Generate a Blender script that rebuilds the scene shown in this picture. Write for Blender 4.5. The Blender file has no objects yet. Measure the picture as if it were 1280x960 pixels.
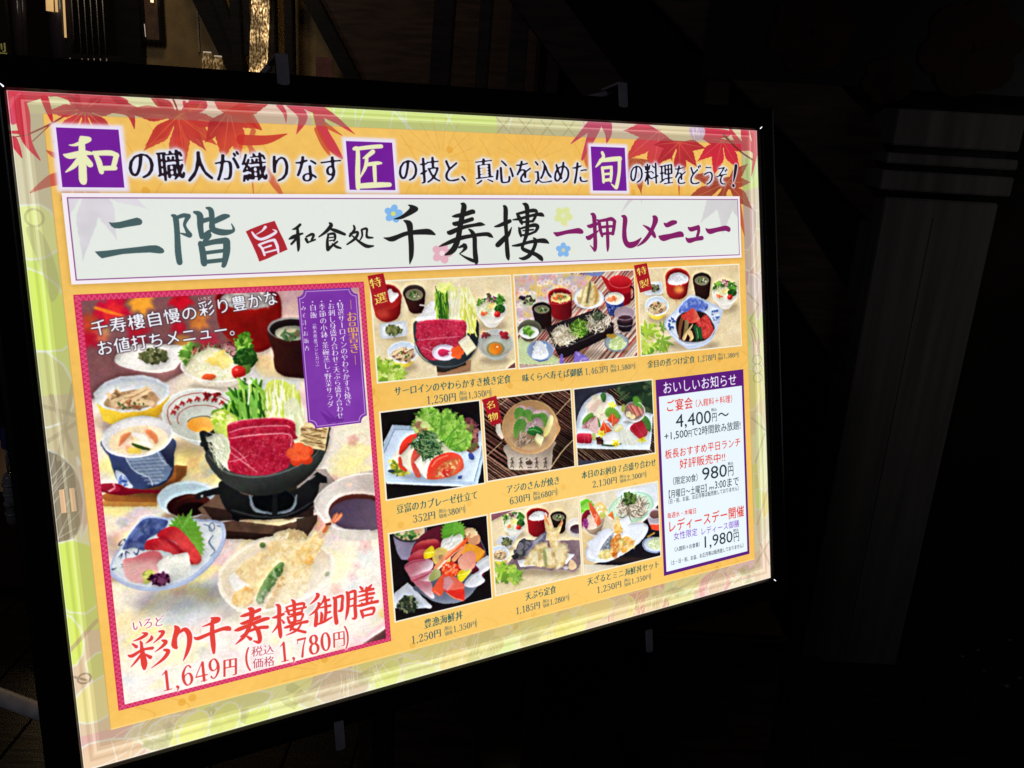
import bpy, bmesh, math, random
import numpy as np
from mathutils import Vector, Matrix

# ------------------------------------------------------------------ camera, air, light, exposure
S = bpy.context.scene
CAM = Vector((0, 0, 1.5))
FOCAL = 1080.27                              # in pixels of a 1280 wide picture
ROT = Matrix(((0.998254746, -0.0590547328, 0.0), (0.017876018, 0.302174261, -0.953085077), (0.0562841845, 0.951421702, 0.302702554)))
cam_data = bpy.data.cameras.new('camera'); cam_data.sensor_width = 36; cam_data.lens = FOCAL*36/1280; cam_data.clip_start = .02; cam_data.clip_end = 60
cam = bpy.data.objects.new('camera', cam_data); S.collection.objects.link(cam)
cam.matrix_world = Matrix.Translation(CAM) @ ROT.to_4x4()
S.camera = cam
S.render.resolution_x, S.render.resolution_y = 1280, 960

world = bpy.data.worlds.new('World'); S.world = world; world.use_nodes = True
bg = world.node_tree.nodes['Background']; bg.inputs['Color'].default_value = (.9, .8, .7, 1); bg.inputs['Strength'].default_value = .0016
S.view_settings.view_transform = 'Standard'; S.view_settings.look = 'None'; S.view_settings.exposure = 0; S.view_settings.gamma = 1
try: S.view_settings.use_curve_mapping = False
except Exception: pass
S.cycles.use_denoising = False; S.cycles.max_bounces = 5; S.cycles.sample_clamp_indirect = 2

def lamp(name, loc, aim, size, power, col):
    d = bpy.data.lights.new(name, 'AREA'); d.shape = 'RECTANGLE'; d.size, d.size_y = size; d.energy = power; d.color = col
    o = bpy.data.objects.new(name, d); S.collection.objects.link(o); o.location = loc
    o.rotation_euler = (Vector(aim)-Vector(loc)).to_track_quat('-Z', 'Y').to_euler(); return o
lamp('forecourt_fill', (-1.6, -2.2, 3.4), (-.1, 1.0, 1.2), (.8, .8), 7.5, (.82, .84, 1.0))      # weak fill added for the street's ambient light, over the viewer's shoulder
lamp('side_fill', (1.72, 1.62, 1.35), (1.0, 2.2, 1.2), (.35, 1.0), .42, (.98, .95, .92))             # added out of view to graze the grey pillar
lamp('room_lamp', (-1.05, 2.75, 2.9), (-1.25, 3.6, 1.7), (.5, .2), 2.5, (1.0, .74, .42))          # warm room behind on the left
lamp('rod_fill', (-1.3, 2.5, 2.2), (-1.6, 3.0, 1.7), (.12, .3), 1.1, (1.0, .90, .78))  # added to brighten the thin rods and round posts
lamp('floor_lamp', (-1.75, 3.1, .8), (-1.1, 2.0, 0.0), (.06, .4), 1.1, (1.0, .70, .36))

# ------------------------------------------------------------------ the backlit sheet's size, and where its parts were measured
SHEET_W, SHEET_H = 0.841, 0.5947            # an A1 sheet seen inside the frame, metres
RES = 2500                                  # print dots per metre
CW, CH = int(SHEET_W*RES), int(SHEET_H*RES)
QUAD = [(7.8, 112.4), (946.3, 162.8), (963.6, 721.3), (103.6, 965.2)]   # sheet corners as measured

def homography(src, dst):
    A = []
    for (x, y), (u, v) in zip(src, dst):
        A.append([x, y, 1, 0, 0, 0, -u*x, -u*y, -u]); A.append([0, 0, 0, x, y, 1, -v*x, -v*y, -v])
    return np.linalg.svd(np.array(A, float))[2][-1].reshape(3, 3)
TOSHEET = homography(QUAD, [(0, 0), (CW, 0), (CW, CH), (0, CH)])

def sheet(p):                               # measured point(s) -> dots on the print
    p = np.atleast_2d(np.asarray(p, float))
    q = np.c_[p, np.ones(len(p))] @ TOSHEET.T
    return q[:, :2]/q[:, 2:]

# ------------------------------------------------------------------ a small painter for the print
rng = np.random.RandomState(7)
IMG = np.zeros((CH, CW, 3), np.float32)
CLIP = [None]

def gauss1(a, s, ax):
    r = max(1, int(3*s + .5)); k = np.exp(-.5*(np.arange(-r, r+1)/s)**2); k /= k.sum()
    pad = [(0, 0)]*a.ndim; pad[ax] = (r, r)
    b = np.pad(a, pad, mode='edge'); o = np.zeros_like(a); n = a.shape[ax]
    for i, w in enumerate(k):
        sl = [slice(None)]*a.ndim; sl[ax] = slice(i, i+n); o += w.astype(a.dtype)*b[tuple(sl)]
    return o
def blur(a, s, sy=None):
    if s > 0.2: a = gauss1(a, s, 1)
    sy = s if sy is None else sy
    return gauss1(a, sy, 0) if sy > 0.2 else a

def raster(polys, pad=0, VS=4, clipbox=True, rule='nz'):
    """anti-aliased coverage of a list of polygons: x0, y0, mask"""
    polys = [np.asarray(p, float) for p in polys if len(p) > 2]
    allp = np.concatenate(polys)
    x0, y0 = np.floor(allp.min(0)).astype(int) - pad; x1, y1 = np.ceil(allp.max(0)).astype(int) + pad + 1
    if clipbox:
        x0, y0 = max(x0, 0), max(y0, 0); x1, y1 = min(x1, CW), min(y1, CH)
    w, h = x1-x0, y1-y0
    if w <= 0 or h <= 0: return 0, 0, np.zeros((0, 0), np.float32)
    A, B, S = [], [], []
    for p in polys:
        q = np.roll(p, -1, 0)
        ar = (p[:, 0]*q[:, 1]-q[:, 0]*p[:, 1]).sum()
        A.append(p); B.append(q); S.append(np.full(len(p), 1. if (ar > 0 or rule == 'raw') else -1.))
    A = np.concatenate(A); B = np.concatenate(B); S = np.concatenate(S)
    ya, yb = (A[:, 1]-y0)*VS, (B[:, 1]-y0)*VS; xa, xb = A[:, 0]-x0, B[:, 0]-x0
    S = np.where(yb > ya, S, -S)
    lo, hi = np.minimum(ya, yb), np.maximum(ya, yb)
    r0 = np.clip(np.ceil(lo-.5), 0, h*VS).astype(int); r1 = np.clip(np.ceil(hi-.5), 0, h*VS).astype(int)
    n = np.maximum(r1-r0, 0); m = n > 0
    if not m.any(): return x0, y0, np.zeros((h, w), np.float32)
    xa, xb, ya, yb, S, r0, n = xa[m], xb[m], ya[m], yb[m], S[m], r0[m], n[m]
    idx = np.repeat(np.arange(len(n)), n); off = np.arange(n.sum()) - np.repeat(np.cumsum(n)-n, n)
    row = r0[idx] + off
    x = xa[idx] + (row+.5-ya[idx])*(xb-xa)[idx]/(yb-ya)[idx]
    x = np.clip(x, 0, w); ix = np.floor(x).astype(int); f = x-ix; s = S[idx]
    acc = np.bincount(row*(w+2)+ix, s*(1-f), (h*VS)*(w+2)) + np.bincount(row*(w+2)+ix+1, s*f, (h*VS)*(w+2))[:(h*VS)*(w+2)]
    cov = np.clip(np.abs(np.cumsum(acc.reshape(h*VS, w+2), 1)[:, :w]), 0, 1)
    return x0, y0, cov.reshape(h, VS, w).mean(1).astype(np.float32)

_noise = {}
def noise(h, w, scale, seed=0, x0=0, y0=0):
    """smooth value noise, -1..1"""
    key = (round(scale, 2), seed)
    if key not in _noise:
        N = 64; g = np.random.RandomState(seed*131+int(scale*10)).uniform(-1, 1, (N, N)); _noise[key] = g
    g = _noise[key]; N = 64
    ys = (np.arange(h)+y0)/scale; xs = (np.arange(w)+x0)/scale
    yi = np.floor(ys).astype(int); xi = np.floor(xs).astype(int); fy = ys-yi; fx = xs-xi
    fy = (fy*fy*(3-2*fy))[:, None]; fx = (fx*fx*(3-2*fx))[None]
    a = g[np.ix_(yi % N, xi % N)]; b = g[np.ix_(yi % N, (xi+1) % N)]; c = g[np.ix_((yi+1) % N, xi % N)]; d = g[np.ix_((yi+1) % N, (xi+1) % N)]
    return ((a*(1-fx)+b*fx)*(1-fy)+(c*(1-fx)+d*fx)*fy).astype(np.float32)
def fbm(h, w, scale, seed=0, x0=0, y0=0, octs=3):
    o = 0; a = 1; t = 0
    for k in range(octs):
        if scale < 1.5: break
        o = o + a*noise(h, w, scale, seed+k*17, x0, y0); t += a; a *= .6; scale /= 2.1
    return o/t

def C(c): return np.array(c, np.float32)/255.

def put(x0, y0, m, col, alpha=1., tex=None, grad=None, mix=None):
    """lay a colour through a mask; tex=(amount, scale, seed), grad=(colour2, dotA, dotB), mix=(colour2, scale, seed, sharp)"""
    if m.size == 0: return
    h, w = m.shape
    c = np.broadcast_to(C(col), (h, w, 3)).astype(np.float32)
    if grad is not None:
        c2, a, b = grad; a = np.array(a); d = np.array(b)-a; L = (d*d).sum()+1e-9
        yy, xx = np.mgrid[0:h, 0:w]
        t = np.clip(((xx+x0-a[0])*d[0]+(yy+y0-a[1])*d[1])/L, 0, 1)[..., None].astype(np.float32)
        t = t*t*(3-2*t); c = c*(1-t)+C(c2)*t
    if mix is not None:
        c2, sc, sd, sharp = mix
        t = np.clip(.5+sharp*fbm(h, w, sc, sd, x0, y0), 0, 1)[..., None]; c = c*(1-t)+C(c2)*t
    if tex is not None:
        am, sc, sd = tex; c = c*(1+am*fbm(h, w, sc, sd, x0, y0)[..., None])
    if CLIP[0] is not None: m = m*CLIP[0][y0:y0+h, x0:x0+w]
    a = (m*alpha)[..., None]
    r = IMG[y0:y0+h, x0:x0+w]
    r *= (1-a); r += np.clip(c, 0, 1)*a

def spline(p, closed=False, n=6):
    p = np.asarray(p, float); N = len(p); out = []
    for i in range(N if closed else N-1):
        if closed: a, b, c, d = p[(i-1) % N], p[i], p[(i+1) % N], p[(i+2) % N]
        else: a, b, c, d = p[max(i-1, 0)], p[i], p[i+1], p[min(i+2, N-1)]
        for t in np.arange(n)/n:
            out.append(.5*((2*b)+(-a+c)*t+(2*a-5*b+4*c-d)*t*t+(-a+3*b-3*c+d)*t**3))
    if not closed: out.append(p[-1])
    return np.array(out)

def brush(pts, n=4, cap=8):
    """polygons of a stroke of changing width; pts = (x, y, radius) in dots"""
    q = spline(pts, False, n) if len(pts) > 2 else np.asarray(pts, float)
    q[:, 2] = np.maximum(q[:, 2], .15)
    out = []; a = np.linspace(0, 2*math.pi, cap, endpoint=False); u = np.c_[np.cos(a), np.sin(a)]
    for i in range(len(q)):
        out.append(q[i, :2]+u*q[i, 2])
        if i+1 < len(q):
            d = q[i+1, :2]-q[i, :2]; L = np.hypot(*d)
            if L < 1e-6: continue
            nrm = np.array([-d[1], d[0]])/L
            out.append(np.array([q[i, :2]+nrm*q[i, 2], q[i+1, :2]+nrm*q[i+1, 2], q[i+1, :2]-nrm*q[i+1, 2], q[i, :2]-nrm*q[i, 2]]))
    return out

def hull(p):
    p = sorted(map(tuple, p)); 
    def half(p):
        o = []
        for q in p:
            while len(o) > 1 and (o[-1][0]-o[-2][0])*(q[1]-o[-2][1])-(o[-1][1]-o[-2][1])*(q[0]-o[-2][0]) <= 0: o.pop()
            o.append(q)
        return o
    return np.array(half(p)[:-1]+half(p[::-1])[:-1])

_glyph = {}
def glyph(ch):
    """outline triangles of a character (em = 1, baseline 0) and its advance"""
    if ch in _glyph: return _glyph[ch]
    def tris(s):
        cu = bpy.data.curves.new('g', 'FONT'); cu.body = s; cu.size = 1; cu.resolution_u = 3
        ob = bpy.data.objects.new('g', cu); bpy.context.scene.collection.objects.link(ob)
        bpy.context.view_layer.update()
        me = bpy.data.meshes.new_from_object(ob.evaluated_get(bpy.context.evaluated_depsgraph_get()))
        me.calc_loop_triangles()
        v = np.array([q.co[:2] for q in me.vertices]).reshape(-1, 2)
        t = np.array([q.vertices[:] for q in me.loop_triangles], int).reshape(-1, 3)
        bpy.data.objects.remove(ob); bpy.data.curves.remove(cu); bpy.data.meshes.remove(me)
        return v, t
    v, t = tris(ch); v2, _ = tris(ch+'H'); vh, _ = tris('H')
    adv = v2[:, 0].max()-vh[:, 0].max()
    _glyph[ch] = (list(v[t]) if len(t) else [], adv)
    return _glyph[ch]

def _ringpts(cx, cy, rx, ry):
    t = np.linspace(0, 2*math.pi, 25); return [(cx+rx*math.cos(a), cy+ry*math.sin(a), .018+.034*abs(math.cos(a))**1.3) for a in t]
SERIF = {
 '0': [_ringpts(.25, .345, .16, .325)],
 '1': [[(.26, .66, .045), (.26, .03, .045)], [(.12, .012, .014), (.40, .012, .014)], [(.11, .57, .012), (.19, .62, .02), (.26, .68, .03)]],
 '2': [[(.10, .53, .04), (.12, .63, .02), (.25, .69, .02), (.38, .58, .045), (.36, .44, .045), (.24, .26, .025), (.09, .05, .02)], [(.09, .04, .035), (.40, .04, .035), (.43, .14, .012)]],
 '3': [[(.11, .57, .035), (.14, .66, .02), (.25, .69, .018), (.36, .60, .04), (.36, .48, .035), (.25, .38, .016)], [(.25, .38, .016), (.38, .30, .035), (.40, .17, .045), (.33, .05, .03), (.22, 0, .018), (.11, .06, .025), (.09, .13, .035)]],
 '4': [[(.34, .66, .045), (.34, .02, .045)], [(.33, .69, .015), (.05, .22, .015)], [(.05, .2, .02), (.47, .2, .02)], [(.23, .012, .014), (.44, .012, .014)]],
 '5': [[(.15, .655, .035), (.39, .655, .035)], [(.14, .66, .014), (.11, .38, .014)], [(.11, .38, .014), (.22, .43, .02), (.36, .36, .04), (.40, .22, .045), (.34, .07, .035), (.22, 0, .018), (.11, .05, .025), (.09, .12, .035)]],
 '6': [[(.39, .60, .03), (.33, .68, .018), (.22, .64, .025), (.11, .45, .042), (.10, .22, .045), (.17, .04, .03), (.26, 0, .017), (.37, .08, .038), (.40, .22, .045), (.36, .36, .035), (.27, .41, .017), (.16, .35, .02), (.12, .26, .03)]],
 '7': [[(.09, .65, .032), (.42, .65, .032)], [(.085, .65, .012), (.07, .52, .012)], [(.42, .66, .018), (.30, .35, .03), (.23, .02, .045)]],
 '8': [_ringpts(.25, .53, .13, .15), _ringpts(.25, .19, .165, .185)],
 ',': [[(.10, .04, .042), (.135, 0, .035), (.09, -.10, .010)]],
}
SERIF['9'] = [[(.5-x, .69-y, r) for x, y, r in SERIF['6'][0]]]
def serif(ch):
    key = 'serif'+ch
    if key not in _glyph:
        P = []
        for st in SERIF[ch]: P += brush((np.array(st)*[1, 1, 1.15])*1000, 5)
        _glyph[key] = ([p/1000 for p in P], .25 if ch == ',' else .5)
    return _glyph[key]

class View:
    """measuring frame: origin and scale of an enlarged look at the sheet"""
    def __init__(s, x, y, k): s.x, s.y, s.k = x, y, k
    def P(s, pts): 
        p = np.atleast_2d(np.asarray(pts, float)); return sheet(p[:, :2]/s.k+np.array([s.x, s.y]))
    def sc(s, at):                       # dots per unit of this view near a point
        at = tuple(at[:2]); q = s.P([at, (at[0]+8, at[1]), (at[0], at[1]+8)]); return math.sqrt(abs(np.linalg.det(np.array([q[1]-q[0], q[2]-q[0]]))))/8
    def _g(s, g): return None if g is None else (g[0], s.P(g[1])[0], s.P(g[2])[0])
    def fill(s, polys, col, alpha=1., soft=0, tex=None, grad=None, mix=None):
        k = s.sc(np.mean(polys[0], 0)); b = soft*k
        x0, y0, m = raster([s.P(p) for p in polys], pad=int(3*b+1))
        if b > .3 and m.size: m = blur(m, b)
        put(x0, y0, m, col, alpha, tex, s._g(grad), mix)
    def poly(s, pts, col, smooth=False, **kw):
        s.fill([spline(pts, True) if smooth else pts], col, **kw)
    def blob(s, pts, col, **kw): s.poly(pts, col, smooth=True, **kw)
    def ell(s, cx, cy, rx, ry, rot=0, a0=0, a1=360, n=40):
        t = np.radians(np.linspace(a0, a1, n, endpoint=(a1-a0 < 360))); r = math.radians(rot)
        x, y = rx*np.cos(t), ry*np.sin(t)
        return np.c_[cx+x*math.cos(r)-y*math.sin(r), cy+x*math.sin(r)+y*math.cos(r)]
    def oval(s, cx, cy, rx, ry, col, rot=0, **kw): s.fill([s.ell(cx, cy, rx, ry, rot)], col, **kw)
    def pen(s, strokes, col, alpha=1., soft=0, tex=None, grad=None, n=4, halo=None, fat=1.):
        """strokes: lists of (x, y, halfwidth) in view units"""
        P = []
        for st in strokes:
            st = np.asarray(st, float); k = s.sc(st[0]); q = s.P(st[:, :2]); P += brush(np.c_[q, st[:, 2]*k*fat], n)
        k = s.sc(strokes[0][0]); b = soft*k; hp = int(halo[1]*k*3+3) if halo else 0
        x0, y0, m = raster(P, pad=int(3*b+1)+hp)
        if not m.size: return
        if halo: hal(x0, y0, m, halo[0], halo[1]*k, halo[2] if len(halo) > 2 else 1)
        if b > .3: m = blur(m, b)
        put(x0, y0, m, col, alpha, tex, s._g(grad))
    def line(s, pts, w, col, **kw): s.pen([[(x, y, w/2) for x, y in pts]], col, n=kw.pop('n', 5), **kw)
    def ring(s, cx, cy, rx, ry, w, col, rot=0, a0=0, a1=360, **kw):
        e = s.ell(cx, cy, rx, ry, rot, a0, a1, 36)
        if a1-a0 >= 360: e = np.r_[e, e[:1]]
        s.pen([[(x, y, w/2) for x, y in e]], col, n=1, **kw)
    def inside(s, pts, n, seed):
        r = np.random.RandomState(seed); p = np.asarray(pts, float); lo, hi = p.min(0), p.max(0); out = []
        a, b = p, np.roll(p, -1, 0)
        while len(out) < n:
            q = r.uniform(lo, hi)
            c = ((a[:, 1] > q[1]) != (b[:, 1] > q[1])) & (q[0] < (b[:, 0]-a[:, 0])*(q[1]-a[:, 1])/(b[:, 1]-a[:, 1]+1e-12)+a[:, 0])
            if c.sum() % 2: out.append(q)
        return np.array(out), r
    def strands(s, area, n, L, w, cols, ang=None, spread=180, curl=.5, alpha=1., seed=1, clip=False, soft=0):
        """short bent strands scattered over an area: noodles, shreds, fibres"""
        C0, r = s.inside(area, n, seed); ang = 0 if ang is None else ang
        groups = [[] for _ in cols]
        for i, c in enumerate(C0):
            a = math.radians(ang+r.uniform(-spread, spread)); l = L*r.uniform(.6, 1.2)/2; k = curl*r.uniform(-1, 1)
            d = np.array([math.cos(a), math.sin(a)]); nn = np.array([-d[1], d[0]])
            pts = [c-d*l, c-d*l*.3+nn*k*l*.6, c+d*l*.4+nn*k*l*.5, c+d*l]
            ww = w*r.uniform(.7, 1.2)/2
            groups[i % len(cols)].append([(pts[0][0], pts[0][1], ww*.6), (pts[1][0], pts[1][1], ww), (pts[2][0], pts[2][1], ww), (pts[3][0], pts[3][1], ww*.6)])
        parts = 3
        old = CLIP[0]
        if clip:
            x0, y0, m = raster([s.P(area)]); full = np.zeros((CH, CW), np.float32); full[y0:y0+m.shape[0], x0:x0+m.shape[1]] = m
            CLIP[0] = full if old is None else full*old
        for q in range(parts):
            for g, c in zip(groups, cols):
                sub = g[q::parts]
                if sub: s.pen(sub, c, alpha=alpha, n=3, soft=soft)
        CLIP[0] = old
    def bits(s, area, n, r0, cols, alpha=1., seed=1, stretch=1.6, ang=None, jag=.35, clip=False, soft=0):
        """small irregular pieces scattered over an area"""
        C0, r = s.inside(area, n, seed); groups = [[] for _ in cols]
        for i, c in enumerate(C0):
            a = np.linspace(0, 2*math.pi, 7, endpoint=False); rr = r0*r.uniform(.5, 1.2)*(1+jag*r.uniform(-1, 1, 7))
            x, y = rr*np.cos(a)*stretch, rr*np.sin(a); t = math.radians(ang) if ang is not None else r.uniform(0, math.pi)
            groups[i % len(cols)].append(np.c_[c[0]+x*math.cos(t)-y*math.sin(t), c[1]+x*math.sin(t)+y*math.cos(t)])
        old = CLIP[0]
        if clip:
            x0, y0, m = raster([s.P(area)]); full = np.zeros((CH, CW), np.float32); full[y0:y0+m.shape[0], x0:x0+m.shape[1]] = m
            CLIP[0] = full if old is None else full*old
        for q in range(2):
            for g, c in zip(groups, cols):
                sub = g[q::2]
                if sub: s.fill(sub, c, alpha=alpha, soft=soft)
        CLIP[0] = old
    def clip(s, pts, r=0):
        if pts is None: CLIP[0] = None; return
        x0, y0, m = raster([s.P(pts)]); full = np.zeros((CH, CW), np.float32); full[y0:y0+m.shape[0], x0:x0+m.shape[1]] = m; CLIP[0] = full
    # ---- lettering
    def text(s, t, a, b, h, col, style='sans', wt=0., halo=None, alpha=1., slant=0., gapw=1., wfac=None, soft=0):
        """a line of lettering from a to b (left and right ends at mid height), h = em height in view units"""
        A, B = s.P([a, b]); k = np.linalg.norm(s.P([(a[0], a[1]+h/2)])[0]-s.P([(a[0], a[1]-h/2)])[0])
        G = [([], .35) if c == ' ' else serif(c) if style == 'serif' and c in '0123456789,' else glyph(c) for c in t]
        tot = sum(g[1] for g in G); d = (B-A)/tot; L = np.linalg.norm(d); dn = d/L; up = np.array([dn[1], -dn[0]])
        T = []; T2 = []; x = 0
        for (g, adv), ch in zip(G, t):
            for q in g:
                gx = q[:, 0]-adv/2; gy = q[:, 1]-.37
                if style == 'brush': gy = gy+.10*gx
                pos = A+np.outer(x+adv/2+gx*gapw, d)+np.outer(gy, up*k)+np.outer(gy*slant, dn*k)
                (T2 if style == 'serif' and ch in SERIF else T).append(pos)
            x += adv
        if style == 'serif':
            if halo: letter(T+T2, k, col, 'sans', 0, halo, 0, 0)
            letter(T, k, col, 'mincho', wt, None, alpha, soft); letter(T2, k, col, 'sans', 0, None, alpha, soft)
        else: letter(T, k, col, style, wt, halo, alpha, soft)
    def vtext(s, t, a, b, h, col, style='sans', wt=0., halo=None, alpha=1., pitch=None):
        """a column of lettering from a (top) to b (bottom)"""
        A, B = s.P([a, b]); k = np.linalg.norm(s.P([(a[0]+h/2, a[1])])[0]-s.P([(a[0]-h/2, a[1])])[0])
        sz = [(.5 if c in '・ ' else 1.) for c in t]; tot = sum(sz); d = (B-A)/tot; dn = d/np.linalg.norm(d); rt = np.array([dn[1], -dn[0]]); dn2 = dn
        T = []; y = 0
        for c, z in zip(t, sz):
            g, adv = glyph(c) if c != ' ' else ([], 1)
            for q in g:
                gx, gy = q[:, 0]-adv/2, q[:, 1]-.37
                if c in 'ー（）〜': gx, gy = gy, -gx
                if c in '、。': gx, gy = gx+.5, gy+.5
                T.append(A+d*(y+z/2)+np.outer(gx, rt*k)+np.outer(-gy, dn2*k))
            y += z
        letter(T, k, col, style, wt, halo, alpha, 0)

class Dots(View):
    """the sheet's own dots"""
    def __init__(s): s.x = s.y = 0; s.k = 1
    def P(s, pts): return np.atleast_2d(np.asarray(pts, float))[:, :2]
    def sc(s, at): return 1.
    def rect(s, x0, y0, x1, y1, col, **kw): s.fill([[(x0, y0), (x1, y0), (x1, y1), (x0, y1)]], col, **kw)

def hal(x0, y0, m, col, r, strength=1):
    g = np.clip(blur(m, max(r*.8, .5))*4.2, 0, 1); g = np.clip(blur(g, max(r*.35, .4))*1.05, 0, 1)*strength
    put(x0, y0, g, col)

def maxf(a, n, ax):
    o = a.copy()
    for i in range(1, n+1):
        for sgn in (1, -1): o = np.maximum(o, np.roll(a, sgn*i, ax))
    return o
def letter(T, k, col, style, wt, halo, alpha, soft):
    SS = 3
    if not T: return
    T = [t*SS for t in T]
    hp = int((halo[1]*3*k if halo else 0)+5)*SS
    al = np.concatenate(T); x0, y0 = (np.floor(al.min(0)/SS).astype(int)-hp//SS); x1, y1 = (np.ceil(al.max(0)/SS).astype(int)+hp//SS)
    w, h = (x1-x0)*SS, (y1-y0)*SS
    off = np.array([x0*SS, y0*SS])
    rx, ry, m = raster([t-off for t in T]+[], pad=0, VS=2, clipbox=False)
    big = np.zeros((h, w), np.float32); big[ry:ry+m.shape[0], rx:rx+m.shape[1]] = m
    m = big; e = k*SS
    if style in ('mincho', 'brush'):
        # thin the level strokes, keep the upright ones: a serif letter's contrast
        th = max(1, int(round(e*(.016 if style == 'mincho' else .013)))); vt = max(0, int(round(e*(.012 if style == 'mincho' else .017)+e*wt)))
        thin = 1-maxf(1-m, th, 0)
        m = np.maximum(thin, 0); m = maxf(m, vt, 1)
        s = e*.014; m = np.clip((blur(m, s)-.5)*3+.5, 0, 1)
        if style == 'brush':
            nz = fbm(h, w, e*.13, 5, x0, y0, 2); m = blur(m, e*.018); m = np.clip((m-.49+.13*nz)*6+.5, 0, 1)
    elif wt > 0:
        s = e*.03; m = np.clip((blur(m, s)-(.5-wt*6))*4+.5, 0, 1)
    m = m.reshape(y1-y0, SS, x1-x0, SS).mean((1, 3))
    cx0, cy0, cx1, cy1 = max(x0, 0), max(y0, 0), min(x1, CW), min(y1, CH)
    m = m[cy0-y0:cy1-y0, cx0-x0:cx1-x0]; x0, y0 = cx0, cy0
    if halo: hal(x0, y0, m, halo[0], halo[1]*k, halo[2] if len(halo) > 2 else 1)
    if soft: m = blur(m, soft*k)
    put(x0, y0, m, col, alpha)
# ------------------------------------------------------------------ things drawn again and again on the print
D = Dots()
def pot(v, cx, cy, rx, ry, bx, by, brx, bry, cl, cr, rim, rw, inner, rot=0, g2=None, bottom=None, tex=None):
    """a bowl or cup seen from above its rim"""
    body = hull(np.r_[v.ell(cx, cy, rx, ry, rot), v.ell(bx, by, brx, bry, rot)])
    v.poly(body, cl, grad=(cr, (cx-rx, cy), (cx+rx, cy)), tex=tex)
    if bottom: v.ring(bx, by, brx*.98, bry, rw*.7, bottom, rot, 10, 170)
    v.oval(cx, cy, rx, ry, rim, rot); v.oval(cx, cy+rw*.2, rx-rw, ry-rw*.8, inner[0], rot, grad=(inner[1], (cx, cy-ry), (cx, cy+ry)))
def shade(v, cx, cy, rx, ry, a=.4, rot=0, col=(80, 60, 45), soft=None):
    v.oval(cx, cy, rx, ry, col, rot, alpha=a, soft=soft if soft else min(rx, ry)*.35)
def rnd(seed): return np.random.RandomState(seed)
def serrated(v, cx, cy, L, W, rot, col, tooth=.12, n=26, veins=None, grad=None, alpha=1., **kw):
    """a shiso leaf: pointed oval with a toothed rim"""
    t = np.linspace(0, 2*math.pi, n*2, endpoint=False); r = math.radians(rot)
    rad = np.where(np.arange(n*2) % 2, 1., 1-tooth)
    x = L*np.cos(t)*rad*(1-.0*np.sin(t)); y = W*np.sin(t)*rad*(1-.25*np.cos(t))
    v.poly(np.c_[cx+x*math.cos(r)-y*math.sin(r), cy+x*math.sin(r)+y*math.cos(r)], col, grad=grad, alpha=alpha, **kw)
    if veins:
        d = np.array([math.cos(r), math.sin(r)]); m = np.array([-d[1], d[0]]); c = np.array([cx, cy]); st = [[tuple(c-d*L*.9)+(W*.03,), tuple(c+d*L*.85)+(W*.012,)]]
        for q in np.linspace(-.7, .5, 6):
            for sgn in (1, -1): st.append([tuple(c+d*L*q)+(W*.02,), tuple(c+d*L*(q+.3)+m*sgn*W*.75)+(W*.008,)])
        v.pen(st, veins, alpha=.6*alpha)
def maple(v, cx, cy, R, rot, col, alpha=1., lobes=(-128, -86, -44, 0, 44, 86, 128), lens=(.45, .78, .95, 1, .95, .78, .45), wid=.17, vein=None, stem=None, grad=None, soft=0, seed=0, notch=.15):
    r = rnd(seed); pts = []; c = np.array([cx, cy]); veins = []
    for i, (a, l) in enumerate(zip(lobes, lens)):
        t = math.radians(rot+a+r.uniform(-6, 6)); d = np.array([math.cos(t), math.sin(t)]); m = np.array([-d[1], d[0]]); L = R*l*r.uniform(.92, 1.06); w = wid*.74*R*(.6+.4*l)
        def side(sg):
            o = []
            for q, k in ((.20, .42), (.30, .68), (.35, .74), (.37, .86), (.44, .92), (.46, 1.0), (.53, .94), (.55, .98), (.63, .72), (.65, .76), (.74, .46), (.76, .50), (.87, .2)):
                o.append(c+d*L*q+m*sg*w*k)
            return o
        pts += side(-1)+[c+d*L]+side(1)[::-1]
        if i+1 < len(lobes):
            t2 = math.radians(rot+(a+lobes[i+1])/2); pts.append(c+R*notch*np.array([math.cos(t2), math.sin(t2)]))
        veins.append([tuple(c)+(R*.012,), tuple(c+d*L*.8)+(R*.004,)])
    if stem is not None: 
        s = np.array(stem, float); v.pen([[tuple(c)+(R*.016,), tuple((c+s)/2+R*.03)+(R*.013,), tuple(s)+(R*.016,)]], (120, 40, 35), alpha=alpha)
    v.poly(np.array(pts), col, alpha=alpha, grad=grad, soft=soft, tex=(.13, R*.35*v.sc((cx, cy)), seed))
    if vein: v.pen(veins, vein, alpha=.45*alpha, soft=soft)
def flower(v, cx, cy, R, col, heart, alpha=1., rot=0, n=5, pr=.46, soft=0):
    v.fill([v.ell(cx+R*.55*math.cos(math.radians(rot+i*360/n)), cy+R*.55*math.sin(math.radians(rot+i*360/n)), R*pr, R*pr*.85, rot+i*360/n) for i in range(n)], col, alpha=alpha, soft=soft)
    v.oval(cx, cy, R*.24, R*.24, heart, alpha=alpha, soft=soft)
def marbled(v, pts, base=(200, 44, 76), light=(228, 120, 138), seed=3, n=60, w=2.2, L=26, smooth=True):
    """thin sliced beef"""
    pts = spline(pts, True) if smooth else np.asarray(pts, float)
    v.poly(pts, base, mix=((172, 24, 58), 14, seed, .9))
    v.strands(pts, n, L, w, [light, (236, 150, 160), (222, 95, 115)], spread=90, curl=.7, alpha=.32, seed=seed, clip=True, soft=w*.3)
    v.bits(pts, n*2, w*1.3, [(238, 150, 160), (225, 100, 120), (176, 26, 60)], alpha=.38, seed=seed+1, clip=True, soft=w*.4)
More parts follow.
